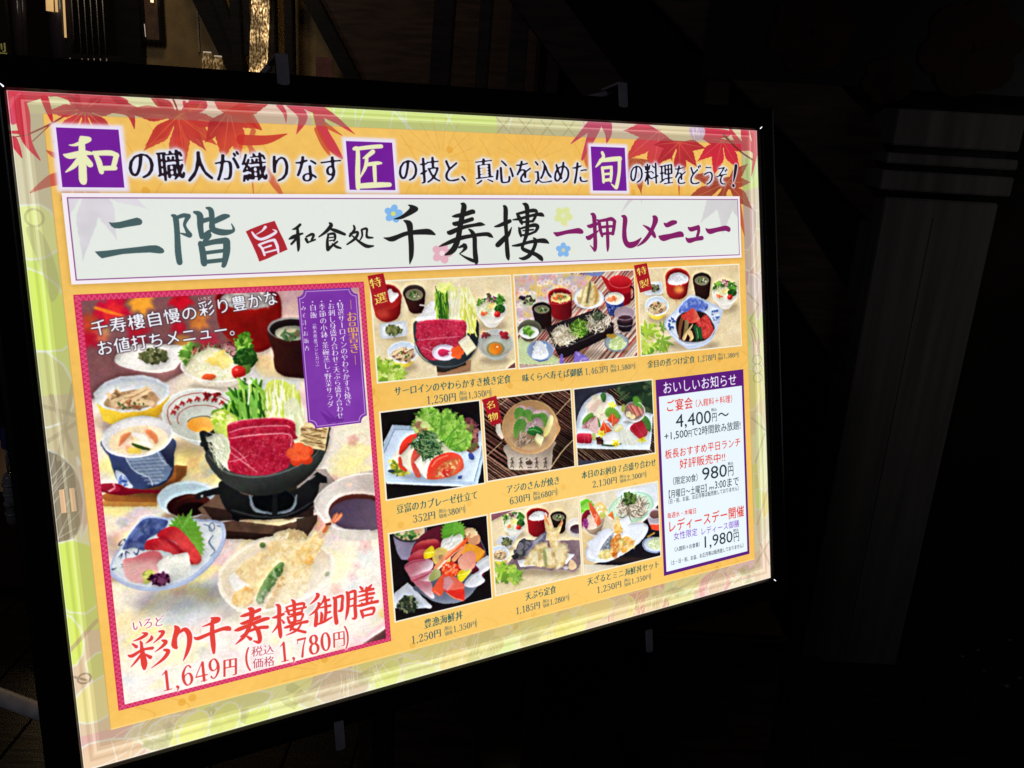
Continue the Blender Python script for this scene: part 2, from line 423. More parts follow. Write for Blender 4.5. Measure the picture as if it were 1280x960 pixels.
def frilly(v, pts, cols, n, r0, seed, edge=None):
    """crinkled leaf: lumps of several greens"""
    v.blob(pts, cols[0]); p = spline(pts, True)
    v.bits(p, n, r0, cols, alpha=.75, seed=seed, jag=.6, soft=r0*.12)
    v.strands(p, n//2, r0*2.4, r0*.22, [cols[-1], cols[0]], alpha=.6, seed=seed+1, curl=.9)
def broccoli(v, cx, cy, rx, ry, seed, dark=(28, 70, 28), lite=(90, 140, 60)):
    a = v.ell(cx, cy, rx, ry); v.poly(a, dark)
    v.bits(a, int(50), rx*.13, [dark, (45, 95, 38), lite, (60, 115, 45)], seed=seed, stretch=1.1)
def heap(v, pts, cols, n, L, w, seed, base=None, **kw):
    v.blob(pts, base or cols[0]); v.strands(spline(pts, True), n, L, w, cols, seed=seed, curl=kw.pop('curl', .8), **kw)
def tomato(v, cx, cy, r, a=1):
    v.oval(cx, cy, r, r*.95, (190, 25, 30), grad=((225, 60, 50), (cx+r*.5, cy+r), (cx-r*.4, cy-r*.6))); v.oval(cx-r*.3, cy-r*.35, r*.2, r*.14, (255, 215, 205), soft=r*.08, alpha=.8)
def salad(v, cx, cy, rx, ry, seed, bowl=(232, 230, 222)):
    """small white bowl of salad with cress, shredded radish, broccoli and a tomato"""
    shade(v, cx+rx*.1, cy+ry*1.1, rx*.9, ry*.5, .35)
    pot(v, cx, cy, rx, ry, cx, cy+ry*.95, rx*.5, ry*.4, (238, 236, 228), (205, 200, 190), (244, 242, 236), rx*.06, ((215, 212, 200), (235, 232, 222)))
    r = rx
    v.bits(v.ell(cx-r*.55, cy-r*.45, r*.35, r*.35), 26, r*.12, [(90, 150, 50), (130, 180, 70), (60, 110, 45)], seed=seed, jag=.6)
    v.bits(v.ell(cx-r*.05, cy-r*.75, r*.3, r*.32), 24, r*.09, [(100, 40, 70), (150, 60, 80), (205, 150, 150), (60, 110, 50)], seed=seed+1, jag=.6)
    v.bits(v.ell(cx+r*.55, cy-r*.6, r*.28, r*.32), 22, r*.11, [(70, 140, 50), (110, 170, 70), (60, 110, 40)], seed=seed+2, jag=.5)
    v.blob(v.ell(cx-r*.3, cy+.0*r, r*.52, r*.42, n=14), (240, 236, 205)); v.strands(v.ell(cx-r*.28, cy-r*.05, r*.5, r*.42), 80, r*.5, r*.045, [(252, 250, 235), (235, 228, 190), (215, 215, 160)], seed=seed+3, curl=.6)
    v.bits(v.ell(cx+.05*r, cy-.2*r, r*.22, r*.16), 8, r*.1, [(245, 215, 110), (250, 230, 150)], seed=seed+4)
    broccoli(v, cx+r*.55, cy-.05*r, r*.35, r*.3, seed+5); tomato(v, cx+r*.38, cy+r*.3, r*.22)
    v.bits(v.ell(cx-.45*r, cy+.22*r, r*.2, r*.08), 6, r*.09, [(235, 110, 70), (245, 140, 90)], seed=seed+6)
def kobachi(v, cx, cy, rx, ry, seed, n=10, depth=1.0):
    """ten-sided yellow bowl, pale inside, of simmered roots"""
    t = np.radians(np.arange(n)*360/n+10); rim = np.c_[cx+rx*np.cos(t), cy+ry*np.sin(t)]
    shade(v, cx+rx*.1, cy+ry*1.2*depth, rx*.8, ry*.5, .35)
    base = np.c_[cx+rx*.5*np.cos(t), cy+ry*(1.0*depth)+ry*.35*np.sin(t)]
    v.poly(hull(np.r_[rim, base]), (243, 222, 90), grad=((205, 175, 50), (cx-rx*.2, cy), (cx+rx, cy+ry)))
    v.poly(rim, (240, 244, 250)); v.poly(np.c_[cx+rx*.9*np.cos(t), cy+ry*.88*np.sin(t)], (200, 212, 228), grad=((232, 236, 240), (cx, cy-ry), (cx, cy+ry)))
    for i in range(0, n, 2): v.line([(cx+rx*.9*math.cos(t[i]), cy+ry*.88*math.sin(t[i])), (cx+rx*.5*math.cos(t[i]), cy+ry*.6*math.sin(t[i]))], rx*.02, (185, 198, 218), alpha=.6)
    a = v.ell(cx, cy+ry*.25, rx*.66, ry*.52)
    v.poly(a, (150, 118, 88)); v.bits(a, 40, rx*.1, [(190, 155, 118), (222, 190, 150), (120, 88, 62), (205, 165, 130)], seed=seed, stretch=2)
    v.strands(v.ell(cx, cy+ry*.1, rx*.6, ry*.45), 16, rx*.75, rx*.1, [(228, 202, 162), (205, 172, 128), (240, 220, 185)], ang=-35, spread=25, seed=seed+1, curl=.2)
    v.bits(v.ell(cx, cy+ry*.25, rx*.5, ry*.35), 10, rx*.06, [(70, 110, 50), (110, 140, 70), (150, 70, 50)], seed=seed+2)
def rice(v, pts, seed, L=5, w=2):
    v.blob(pts, (232, 232, 232)); v.strands(spline(pts, True), 90, L, w, [(255, 255, 255), (240, 240, 240), (205, 208, 212)], seed=seed, curl=.1)
def soup(v, cx, cy, rx, ry, bx, by, brx, bry, seed, body=(62, 28, 24), inner=(30, 22, 22)):
    pot(v, cx, cy, rx, ry, bx, by, brx, bry, body, (38, 18, 18), (60, 52, 52), rx*.05, (inner, (20, 16, 16)))
    v.oval(cx, cy+ry*.18, rx*.78, ry*.68, (150, 140, 115)); v.oval(cx, cy+ry*.18, rx*.7, ry*.6, (125, 118, 92), alpha=.7)
    v.ring(cx, cy, rx*.97, ry*.97, rx*.035, (120, 110, 108), 0, 190, 330, alpha=.7)
    v.bits(v.ell(cx+rx*.1, cy+ry*.2, rx*.45, ry*.35), 22, rx*.1, [(55, 95, 45), (35, 70, 35), (100, 130, 70), (215, 205, 180)], seed=seed)
def batter(v, pts, seed, base=(236, 214, 156), lo=(214, 178, 106), hi=(250, 238, 200), n=60, r0=5):
    """deep-fried coat"""
    p = spline(pts, True); v.poly(p, base, mix=(lo, r0*2.4*v.sc(pts[0]), seed, .8))
    v.bits(p, n, r0, [hi, base, lo, (246, 228, 180)], alpha=.6, seed=seed, jag=.6, soft=r0*.15)
def boards(v, pts, base, mixc, seed, lines=None): v.poly(pts, base, mix=(mixc, 90, seed, .7), tex=(.05, 6, seed+1))
def reeds(v, box, ang, n, cols, gap=(25, 15, 12), seed=1, w=None):
    """a mat of thin reeds"""
    x0, y0, x1, y1 = box; v.poly([(x0, y0), (x1, y0), (x1, y1), (x0, y1)], gap); r = rnd(seed)
    c = np.array([(x0+x1)/2, (y0+y1)/2]); R = math.hypot(x1-x0, y1-y0)/2*1.05; t = math.radians(ang); d = np.array([math.cos(t), math.sin(t)]); m = np.array([-d[1], d[0]]); w = w or 2*R/n*.55
    g = [[] for _ in cols]
    for i in range(n):
        o = c+m*(-R+2*R*(i+.5)/n+r.uniform(-.1, .1)*2*R/n); j = r.uniform(-.02, .02)*R
        g[r.randint(len(cols))].append([tuple(o-d*R+m*j)+(w/2,), tuple(o+d*R)+(w/2,)])
    for st, cc in zip(g, cols):
        if st: v.pen(st, cc, tex=(.2, 5, seed))
# ------------------------------------------------------------------ the print: border, ground, header
def paint_ground():
    D.rect(0, 0, CW, CH, (222, 226, 150), mix=((238, 236, 190), 160, 3, .8))
    r = rnd(11)
    # outer pattern: pale leaves, petals and bands, drawn clockwise round the border
    def pods(pts, fill, edge=(235, 242, 240), w=4, **kw):
        D.blob(pts, fill, **kw); q = spline(pts, True); D.line([tuple(p) for p in q[::3]]+[tuple(q[0])], w, edge, alpha=.8, n=1, soft=1)
    L = D
    L.rect(0, 0, 66, 330, (216, 208, 172)); L.rect(0, 330, 66, 640, (212, 232, 120)); L.rect(0, 640, 66, 800, (205, 192, 150)); L.rect(0, 990, 66, 1170, (205, 232, 110)); L.rect(0, 1170, 66, 1486, (222, 196, 166))
    pods([(-30, 250), (40, 235), (66, 270), (64, 330), (10, 350), (-40, 320)], (230, 240, 150)); pods([(-40, 370), (30, 380), (70, 440), (72, 530), (20, 545), (-40, 520)], (214, 240, 100))
    pods([(-60, 560), (20, 545), (66, 620), (40, 700), (-30, 690)], (196, 186, 140), alpha=.5)
    pods([(-60, 770), (0, 755), (46, 800), (60, 880), (40, 950), (-20, 985), (-60, 960)], (126, 116, 96), w=3)
    L.strands(L.ell(0, 870, 55, 105), 14, 130, 2.5, [(190, 185, 170)], ang=-50, spread=22, alpha=.7, seed=4, clip=True)
    for x in (14, 34): L.rect(x, 846, x+10, 898, (240, 196, 156))
    pods([(56, 780), (74, 850), (74, 900), (46, 960), (60, 880)], (216, 178, 160)); L.rect(48, 800, 66, 930, (208, 172, 158), alpha=.5)
    pods([(-40, 985), (30, 960), (78, 1000), (90, 1080), (40, 1130), (-20, 1090)], (206, 236, 96)); pods([(-40, 1120), (10, 1130), (30, 1190), (10, 1240), (-40, 1230)], (214, 240, 100))
    pods([(28, 1240), (80, 1225), (90, 1300), (50, 1310)], (208, 222, 120)); pods([(-10, 1330), (30, 1290), (90, 1280), (90, 1350), (40, 1380), (0, 1370)], (236, 226, 150))
    L.line([(-5, 1210), (60, 1150)], 9, (176, 150, 122), alpha=.7); L.line([(-5, 1262), (26, 1280)], 5, (150, 128, 108)); L.ring(22, 1275, 13, 11, 4, (150, 128, 108))
    for a, b in (((-4, 742), (70, 700)), ((0, 660), (66, 690)), ((20, 640), (48, 760)), ((64, 620), (20, 780))): L.line([a, b], 9, (168, 156, 122), alpha=.65)
    L.ring(26, 262, 17, 18, 5, (160, 156, 116), alpha=.5); L.blob([(8, 285), (40, 300), (60, 400), (40, 440), (30, 380)], (160, 160, 116), alpha=.4)
    # bottom band
    cols = [(224, 172, 168), (216, 196, 166), (220, 236, 130), (228, 238, 150), (214, 190, 170), (226, 236, 130), (222, 236, 140), (230, 232, 150), (236, 226, 150), (238, 238, 140), (222, 190, 180), (216, 140, 160), (224, 226, 160), (222, 184, 172), (236, 220, 200)]
    xs = np.linspace(0, CW, len(cols)+1)
    for i, c in enumerate(cols): L.poly([(xs[i]-30, 1405), (xs[i+1]+30, 1405), (xs[i+1]-20, 1486), (xs[i]-60, 1486)], c)
    for i in range(26):
        x = r.uniform(0, CW); w = r.uniform(40, 100); h = r.uniform(26, 60); y = r.uniform(1420, 1480)
        c = cols[int(x/CW*len(cols))]; c2 = tuple(int(min(255, max(0, v+r.uniform(-26, 18)))) for v in c)
        pods([(x-w, y), (x-w*.3, y-h), (x+w*.7, y-h*.6), (x+w, y+h*.2), (x+w*.1, y+h)], c2, alpha=.95, w=4.4)
    for cx in (140, 760, 1500, 1760): L.strands(L.ell(cx, 1470, 90, 60), 16, 110, 2.5, [(245, 225, 225), (250, 240, 235)], ang=-60, spread=50, alpha=.8, seed=cx)
    pods([(1440, 1486), (1470, 1425), (1560, 1412), (1640, 1440), (1650, 1490)], (212, 98, 140), w=3); L.strands(L.ell(1550, 1460, 90, 45), 18, 90, 3, [(240, 180, 195), (250, 220, 225)], ang=-40, spread=35, seed=9, clip=True)
    flower(L, 1010, 1455, 62, (190, 194, 120), (225, 232, 140)); flower(L, 1180, 1478, 34, (236, 238, 170), (200, 204, 130), alpha=.7)
    for i in range(5): L.ring(1004+i*5, 1468, 12+i*5, 9+i*4, 1.6, (222, 226, 170))
    pods([(1790, 1490), (1800, 1425), (1880, 1410), (1925, 1450), (1900, 1490)], (228, 150, 170), w=3); L.strands(L.ell(1860, 1455, 60, 45), 14, 70, 3, [(250, 205, 215)], ang=-60, spread=30, seed=19, clip=True)
    for i in range(24):
        x = r.uniform(300, CW-60); a = (x, r.uniform(1440, 1480)); L.line([a, (x+r.uniform(40, 120), a[1]-r.uniform(-10, 36))], r.uniform(4, 9), (172, 164, 128), alpha=.45)
    for i in range(34):                                    # pale veins and grey-green sprays over the petals
        x = r.uniform(80, CW-40); y = 1486; a = r.uniform(-2.4, -.7); n = 6
        L.strands(L.ell(x, 1450, 34, 26), n, 64, 2.2, [(246, 248, 226)], ang=math.degrees(a), spread=16, alpha=.75, seed=200+i, curl=.3)
        if i % 2: L.bits(L.ell(x+30, 1446, 44, 30), 3, 16, [(150, 160, 100), (168, 150, 120)], alpha=.45, seed=300+i, jag=.5)
        if i % 3 == 0: pods([(x-30, 1486), (x-20, 1440), (x+20, 1416), (x+44, 1440), (x+30, 1486)], [(240, 244, 130), (232, 236, 110), (226, 196, 180), (214, 232, 110)][i % 4], alpha=.8, w=3.4)
    # right band
    cols = [(232, 216, 160), (206, 232, 130), (214, 196, 170), (226, 190, 170), (206, 150, 160), (226, 196, 180), (206, 224, 130), (222, 230, 150), (216, 216, 130), (216, 198, 150), (226, 228, 170), (218, 222, 120), (216, 220, 130), (236, 222, 190), (232, 200, 176)]
    ys = np.linspace(0, CH, len(cols)+1)
    for i, c in enumerate(cols): L.poly([(2030, ys[i]), (CW, ys[i]-20), (CW, ys[i+1]+20), (2030, ys[i+1])], c)
    for i in range(20):
        y = r.uniform(120, CH); h = r.uniform(40, 110); w = r.uniform(24, 50); x = r.uniform(2040, 2095); c = cols[int(y/CH*len(cols))]; c2 = tuple(int(min(255, max(0, v+r.uniform(-30, 16)))) for v in c)
        pods([(x-w*.4, y-h), (x+w, y-h*.5), (x+w*.6, y+h*.7), (x-w*.3, y+h)], c2, alpha=.8, w=3.2)
    for a, b in (((2040, 520), (2085, 560)), ((2085, 560), (2045, 610)), ((2040, 930), (2100, 980)), ((2095, 990), (2050, 1080)), ((2050, 1290), (2102, 1180)), ((2040, 1420), (2100, 1360)), ((2060, 1360), (2100, 1440))): L.line([a, b], 8, (160, 148, 116), alpha=.6)
    L.strands(L.ell(2080, 700, 30, 90), 14, 120, 3, [(200, 120, 150), (245, 215, 215)], ang=80, spread=18, seed=3)
    for yy in (740, 770, 800): L.ring(2072, yy, 20, 15, 3, (128, 150, 90), alpha=.8)
    # top band
    for x0, x1, c in ((0, 300, (226, 222, 170)), (300, 640, (232, 200, 180)), (640, 1150, (214, 234, 130)), (1150, 1420, (218, 214, 160)), (1420, 1700, (226, 206, 180)), (1700, 2102, (230, 214, 170))): L.rect(x0, 0, x1, 46, c)
    for i in range(14):
        x = r.uniform(560, 1250); L.line([(x, 0), (x+r.uniform(-50, 50), 46)], 3, (230, 245, 240), alpha=.7)
    for a in range(1150, 1450, 70): L.line([(a, 4), (a+40, 44)], 4, (160, 160, 110), alpha=.5); L.line([(a+40, 4), (a, 44)], 4, (160, 160, 110), alpha=.5)
def paint_bevel():
    # the printed bevel: paler and greyer bands running round inside the edge
    D.poly([(0, 1440), (CW, 1440), (CW, CH), (0, CH)], (254, 254, 190), alpha=.22, soft=12); D.poly([(CW-36, 0), (CW, 0), (CW, CH), (CW-36, CH)], (255, 246, 220), alpha=.3, soft=8)  # lower edge whitened as if overexposed; right edge paled likewise
    for d0, d1, c, a in ((38, 64, (150, 138, 110), .40), (25, 31, (255, 255, 225), .34), (31, 38, (180, 165, 130), .28), (15, 21, (150, 138, 110), .2), (5, 13, (255, 255, 240), .12), (0, 3, (255, 255, 245), .5)):
        k = .72 if False else 1
        o = lambda d: [(d, d*.72), (CW-d*1.1, d*.72), (CW-d*1.1, CH-d*1.22), (d, CH-d*1.22)]
        A, B = o(d0), o(d1)
        for i in range(4):
            j = (i+1) % 4; D.poly([A[i], A[j], B[j], B[i]], c, alpha=a)
def paint_orange():
    D.rect(62, 45, 2033, 1408, (245, 197, 102), mix=((241, 187, 88), 330, 2, .9), tex=(.03, 14, 8))
    D.poly([(62, 900), (1000, 700), (2033, 900), (2033, 1408), (62, 1408)], (254, 200, 96), alpha=.35, soft=90); r = rnd(5)
    for x in np.arange(120, 2000, 75):                    # faint asanoha lines and dots
        for (y, h) in ((60, 150), (1370, 60), (700, 60), (1030, 50)):
            if r.rand() < .5: D.line([(x, y), (x+38, y+h*.5), (x, y+h)], 3.5, (222, 160, 60), alpha=.35)
            if r.rand() < .35: D.oval(x+r.uniform(-30, 30), y+r.uniform(0, h), 9, 9, (226, 158, 50), alpha=.55)
    for cx, cy in ((980, 120), (1250, 120), (560, 1400), (1230, 1400), (900, 1380), (1880, 1400), (1100, 720)):
        for a in range(0, 360, 20):
            t = math.radians(a); D.line([(cx+25*math.cos(t), cy+25*math.sin(t)), (cx+110*math.cos(t), cy+110*math.sin(t))], 3, (220, 158, 62), alpha=.3)
    D.line([(62, 1406), (2033, 1406)], 4, (252, 214, 130), alpha=.7)
    V = View(0, 0, 1)
    V.poly([(490, 500), (830, 455), (835, 760), (495, 830)], (252, 212, 120), alpha=.5, soft=30)
def paint_leaves():
    V = View(0, 100, 5.333)
    red, dk, pk, br = (198, 44, 62), (176, 40, 52), (222, 92, 96), (196, 80, 52)
    V.blob([(30, 60), (330, 66), (560, 90), (760, 100), (860, 150), (700, 210), (520, 160), (360, 110), (200, 150), (60, 190)], red, alpha=.9)
    V.blob([(50, 170), (120, 180), (140, 260), (90, 300), (60, 260)], (214, 60, 90)); V.pen([[(110, 80, 40), (150, 220, 50), (180, 400, 32), (270, 535, 4)]], (212, 44, 66))
    V.pen([[(70, 350, 10), (150, 350, 14)], [(90, 400, 30), (120, 460, 20), (150, 520, 3)], [(300, 120, 26), (330, 210, 20), (355, 290, 4)]], (206, 44, 60))
    V.pen([[(60, 180, 18), (90, 130, 14), (140, 90, 6)]], (232, 90, 110), alpha=.6)
    V.pen([[(510, 190, 5), (360, 285, 6), (200, 360, 5)], [(340, 110, 4), (440, 100, 5), (500, 120, 6)], [(350, 290, 3), (220, 410, 3)], [(80, 385, 4), (200, 365, 4)]], (150, 60, 62))
    # leaf over the purple tile and the big one right of it
    maple(V, 570, 200, 330, 92, (190, 46, 60), .92, seed=1, vein=(240, 170, 110), grad=((206, 84, 76), (570, 200), (570, 560)), wid=.2)
    V.pen([[(520, 110, 18), (520, 160, 22), (560, 200, 16), (700, 190, 30), (860, 215, 30), (900, 325, 3)], [(760, 110, 20), (880, 200, 34), (1000, 225, 20)]], (180, 42, 56), alpha=.9)
    maple(V, 1190, 240, 420, 96, (188, 50, 54), .94, seed=2, vein=(240, 180, 110), lens=(.5, .8, .75, .95, .75, .8, .5), grad=((206, 92, 70), (1190, 240), (1190, 640)), stem=(1150, 110))
    V.pen([[(860, 215, 8), (980, 200, 30), (1100, 215, 22), (1200, 245, 12)], [(1010, 110, 8), (1080, 170, 26), (1190, 240, 14)]], (176, 42, 50), alpha=.85)
    V.pen([[(310, 470, 3), (360, 500, 18), (400, 520, 10)], [(205, 752, 4), (290, 700, 26), (380, 660, 44), (520, 640, 30)]], (192, 56, 56), alpha=.75)
    maple(V, 500, 640, 300, 60, (196, 90, 84), .55, seed=9, lobes=(-60, -20, 20, 60), lens=(.8, 1, .9, .7))
    W = View(220, 100, 5.333)
    maple(W, 20, 240, 330, 40, (200, 60, 50), .85, seed=12, vein=(236, 160, 90), lobes=(-60, 0, 48, 90), lens=(.6, 1, 1, 1.1), wid=.22)
    W.pen([[(110, 150, 22), (160, 130, 26), (200, 180, 12), (100, 240, 12)], [(60, 150, 12), (100, 260, 14), (200, 238, 4)]], (196, 46, 60), alpha=.9)
    maple(W, 360, 200, 400, 72, (182, 40, 52), .94, seed=3, vein=(232, 130, 90), lobes=(-84, -36, 0, 30, 60), lens=(.75, .6, .8, .95, .7), wid=.24, grad=((206, 70, 50), (300, 160), (460, 460)))
    W.pen([[(330, 150, 70), (430, 200, 60), (520, 280, 30), (570, 330, 8)], [(440, 400, 36), (600, 400, 30), (745, 360, 3)]], (198, 48, 44), alpha=.85)
    W.pen([[(520, 340, 18), (500, 440, 12), (520, 760, 3)], [(480, 420, 14), (640, 660, 26), (705, 760, 14)]], (196, 70, 56), alpha=.7)
    W.pen([[(690, 165, 20), (730, 220, 14), (738, 285, 2)], [(760, 160, 26), (850, 240, 34), (808, 360, 2)], [(850, 150, 40), (920, 180, 40), (1060, 260, 26), (1195, 360, 2)], [(940, 170, 34), (980, 330, 36), (1050, 450, 34), (1110, 520, 10)]], (202, 50, 74), alpha=.9)
    W.pen([[(940, 330, 16), (990, 430, 20), (1040, 520, 4)], [(1000, 300, 20), (1110, 370, 3)]], (200, 76, 50), alpha=.8)
    X = View(700, 130, 4.923)
    X.pen([[(200, 120, 26), (150, 170, 18), (70, 245, 2)], [(230, 120, 34), (200, 190, 30), (140, 340, 8)], [(290, 130, 38), (300, 180, 24), (290, 240, 3)]], (190, 56, 92), alpha=.9)
    X.pen([[(190, 230, 14), (165, 330, 16), (175, 400, 4)]], (200, 80, 60), alpha=.7)
    maple(X, 620, 160, 330, 112, (200, 50, 76), .9, seed=5, vein=(230, 140, 120), lobes=(-40, -8, 28, 64), lens=(.6, .95, .9, .7), wid=.22, grad=((198, 60, 50), (600, 180), (520, 480)))
    maple(X, 735, 235, 290, 92, (182, 44, 54), .96, seed=6, vein=(232, 130, 90), wid=.19, lobes=(-84, -42, 0, 44, 84), lens=(.62, .72, .9, .72, .55))
    maple(X, 1000, 225, 270, 94, (204, 40, 62), .96, seed=7, vein=(236, 120, 90), wid=.2, lobes=(-70, -34, 4, 46, 96), lens=(.7, .8, .85, .8, .5))
    X.blob([(840, 150), (1030, 160), (1040, 200), (900, 220), (850, 200)], (210, 44, 70)); X.blob([(800, 150), (890, 150), (880, 215), (820, 215)], (206, 176, 206)); X.strands(X.ell(850, 180, 36, 30), 10, 60, 3, [(240, 230, 245)], ang=80, spread=25, seed=2)
    X.pen([[(1010, 190, 8), (1110, 290, 5), (1200, 350, 6)]], (110, 50, 40)); X.pen([[(1190, 160, 26), (1205, 280, 18), (1180, 440, 3)], [(1050, 160, 10), (1120, 260, 22), (1140, 230, 8)], [(1140, 160, 30), (1150, 230, 30), (1215, 300, 16)]], (208, 44, 70), alpha=.95)
    maple(X, 1030, 480, 300, 80, (160, 62, 50), .92, seed=8, vein=(220, 150, 90), lobes=(-126, -84, -30, 30, 74, 110), lens=(.55, .5, .85, 1.1, 1.1, .8), wid=.19)
    maple(X, 470, 330, 280, 100, (168, 66, 48), .85, seed=10, vein=(224, 140, 90), lobes=(-70, -20, 24, 64), lens=(.6, .8, .9, .7))
    X.pen([[(735, 480, 10), (735, 560, 2)], [(1100, 600, 14), (1120, 720, 14), (1138, 810, 2)]], (196, 72, 44), alpha=.8)
KANJI = {}
def paint_header():
    for (x0, y0, x1, y1) in ((78, 66, 214, 205), (715, 73, 851, 206), (1445, 64, 1580, 203)):
        D.rect(x0-3, y0-3, x1+3, y1+3, (238, 228, 246), soft=3); D.rect(x0+3, y0+3, x1-3, y1-3, (238, 230, 248)); D.rect(x0+7, y0+7, x1-7, y1-7, (122, 36, 158), mix=((112, 30, 150), 60, 2, .6))
    cr = (238, 240, 190); v = View(0, 100, 5.333)
    v.pen([[(545, 385, 10), (600, 395, 12), (560, 415, 14), (500, 435, 8), (465, 435, 3)], [(430, 500, 6), (470, 508, 18), (560, 488, 16), (620, 492, 8)], [(548, 400, 16), (552, 520, 20), (556, 660, 22), (562, 684, 14)], [(540, 510, 12), (500, 570, 14), (442, 615, 4)], [(570, 510, 10), (600, 560, 18), (606, 568, 12)],
           [(628, 482, 8), (660, 540, 16), (680, 615, 14)], [(640, 490, 14), (740, 488, 16), (785, 505, 12)], [(780, 500, 14), (768, 550, 14), (755, 590, 12)], [(680, 590, 14), (770, 588, 14)]], cr, n=4, fat=1.2)
    v = View(460, 120, 2.56); v = View(425, 165, 10)      # the middle tile's character
    v.pen([[(202, 213, 22), (399, 189, 24), (524, 180, 24)], [(181, 213, 20), (228, 226, 24), (228, 514, 32), (233, 697, 29)], [(233, 678, 29), (420, 665, 34), (628, 658, 27)],
           [(420, 246, 27), (347, 304, 22), (295, 331, 7)], [(342, 304, 20), (326, 435, 22), (254, 580, 7)], [(337, 409, 22), (472, 390, 22), (524, 390, 12)], [(436, 409, 24), (441, 527, 24), (446, 619, 20)]], cr, fat=1.05)
    v = View(700, 130, 4.923)
    v.pen([[(262, 300, 9), (270, 325, 9), (245, 360, 9), (222, 388, 3)], [(250, 348, 9), (320, 340, 12), (372, 336, 12)], [(368, 334, 11), (366, 420, 10), (352, 500, 11), (344, 514, 8), (318, 492, 3)],
           [(262, 392, 8), (268, 440, 9), (270, 480, 8)], [(264, 394, 8), (320, 388, 8)], [(318, 388, 8), (318, 430, 9), (314, 475, 7)], [(270, 432, 6), (315, 428, 6)], [(270, 470, 8), (315, 464, 8)]], cr, fat=1.12)
    h = ((232, 236, 254), .085); ink = (38, 26, 34)
    D.text('の職人が織りなす', (215, 148), (710, 150), 75, ink, 'brush', halo=h); D.text('の技と', (852, 147), (1036, 147), 73, ink, 'brush', halo=h); D.text('、', (1030, 147), (1078, 147), 64, ink, 'brush', halo=h)
    D.text('真心を込めた', (1072, 147), (1442, 146), 74, ink, 'brush', halo=h); D.text('の料理をどうぞ', (1584, 145), (1976, 147), 70, ink, 'brush', halo=h)
    v.pen([[(1085, 380, 11), (1078, 430, 9), (1070, 474, 4)], [(1068, 500, 9), (1070, 502, 9)]], ink, halo=((228, 232, 252), 5))
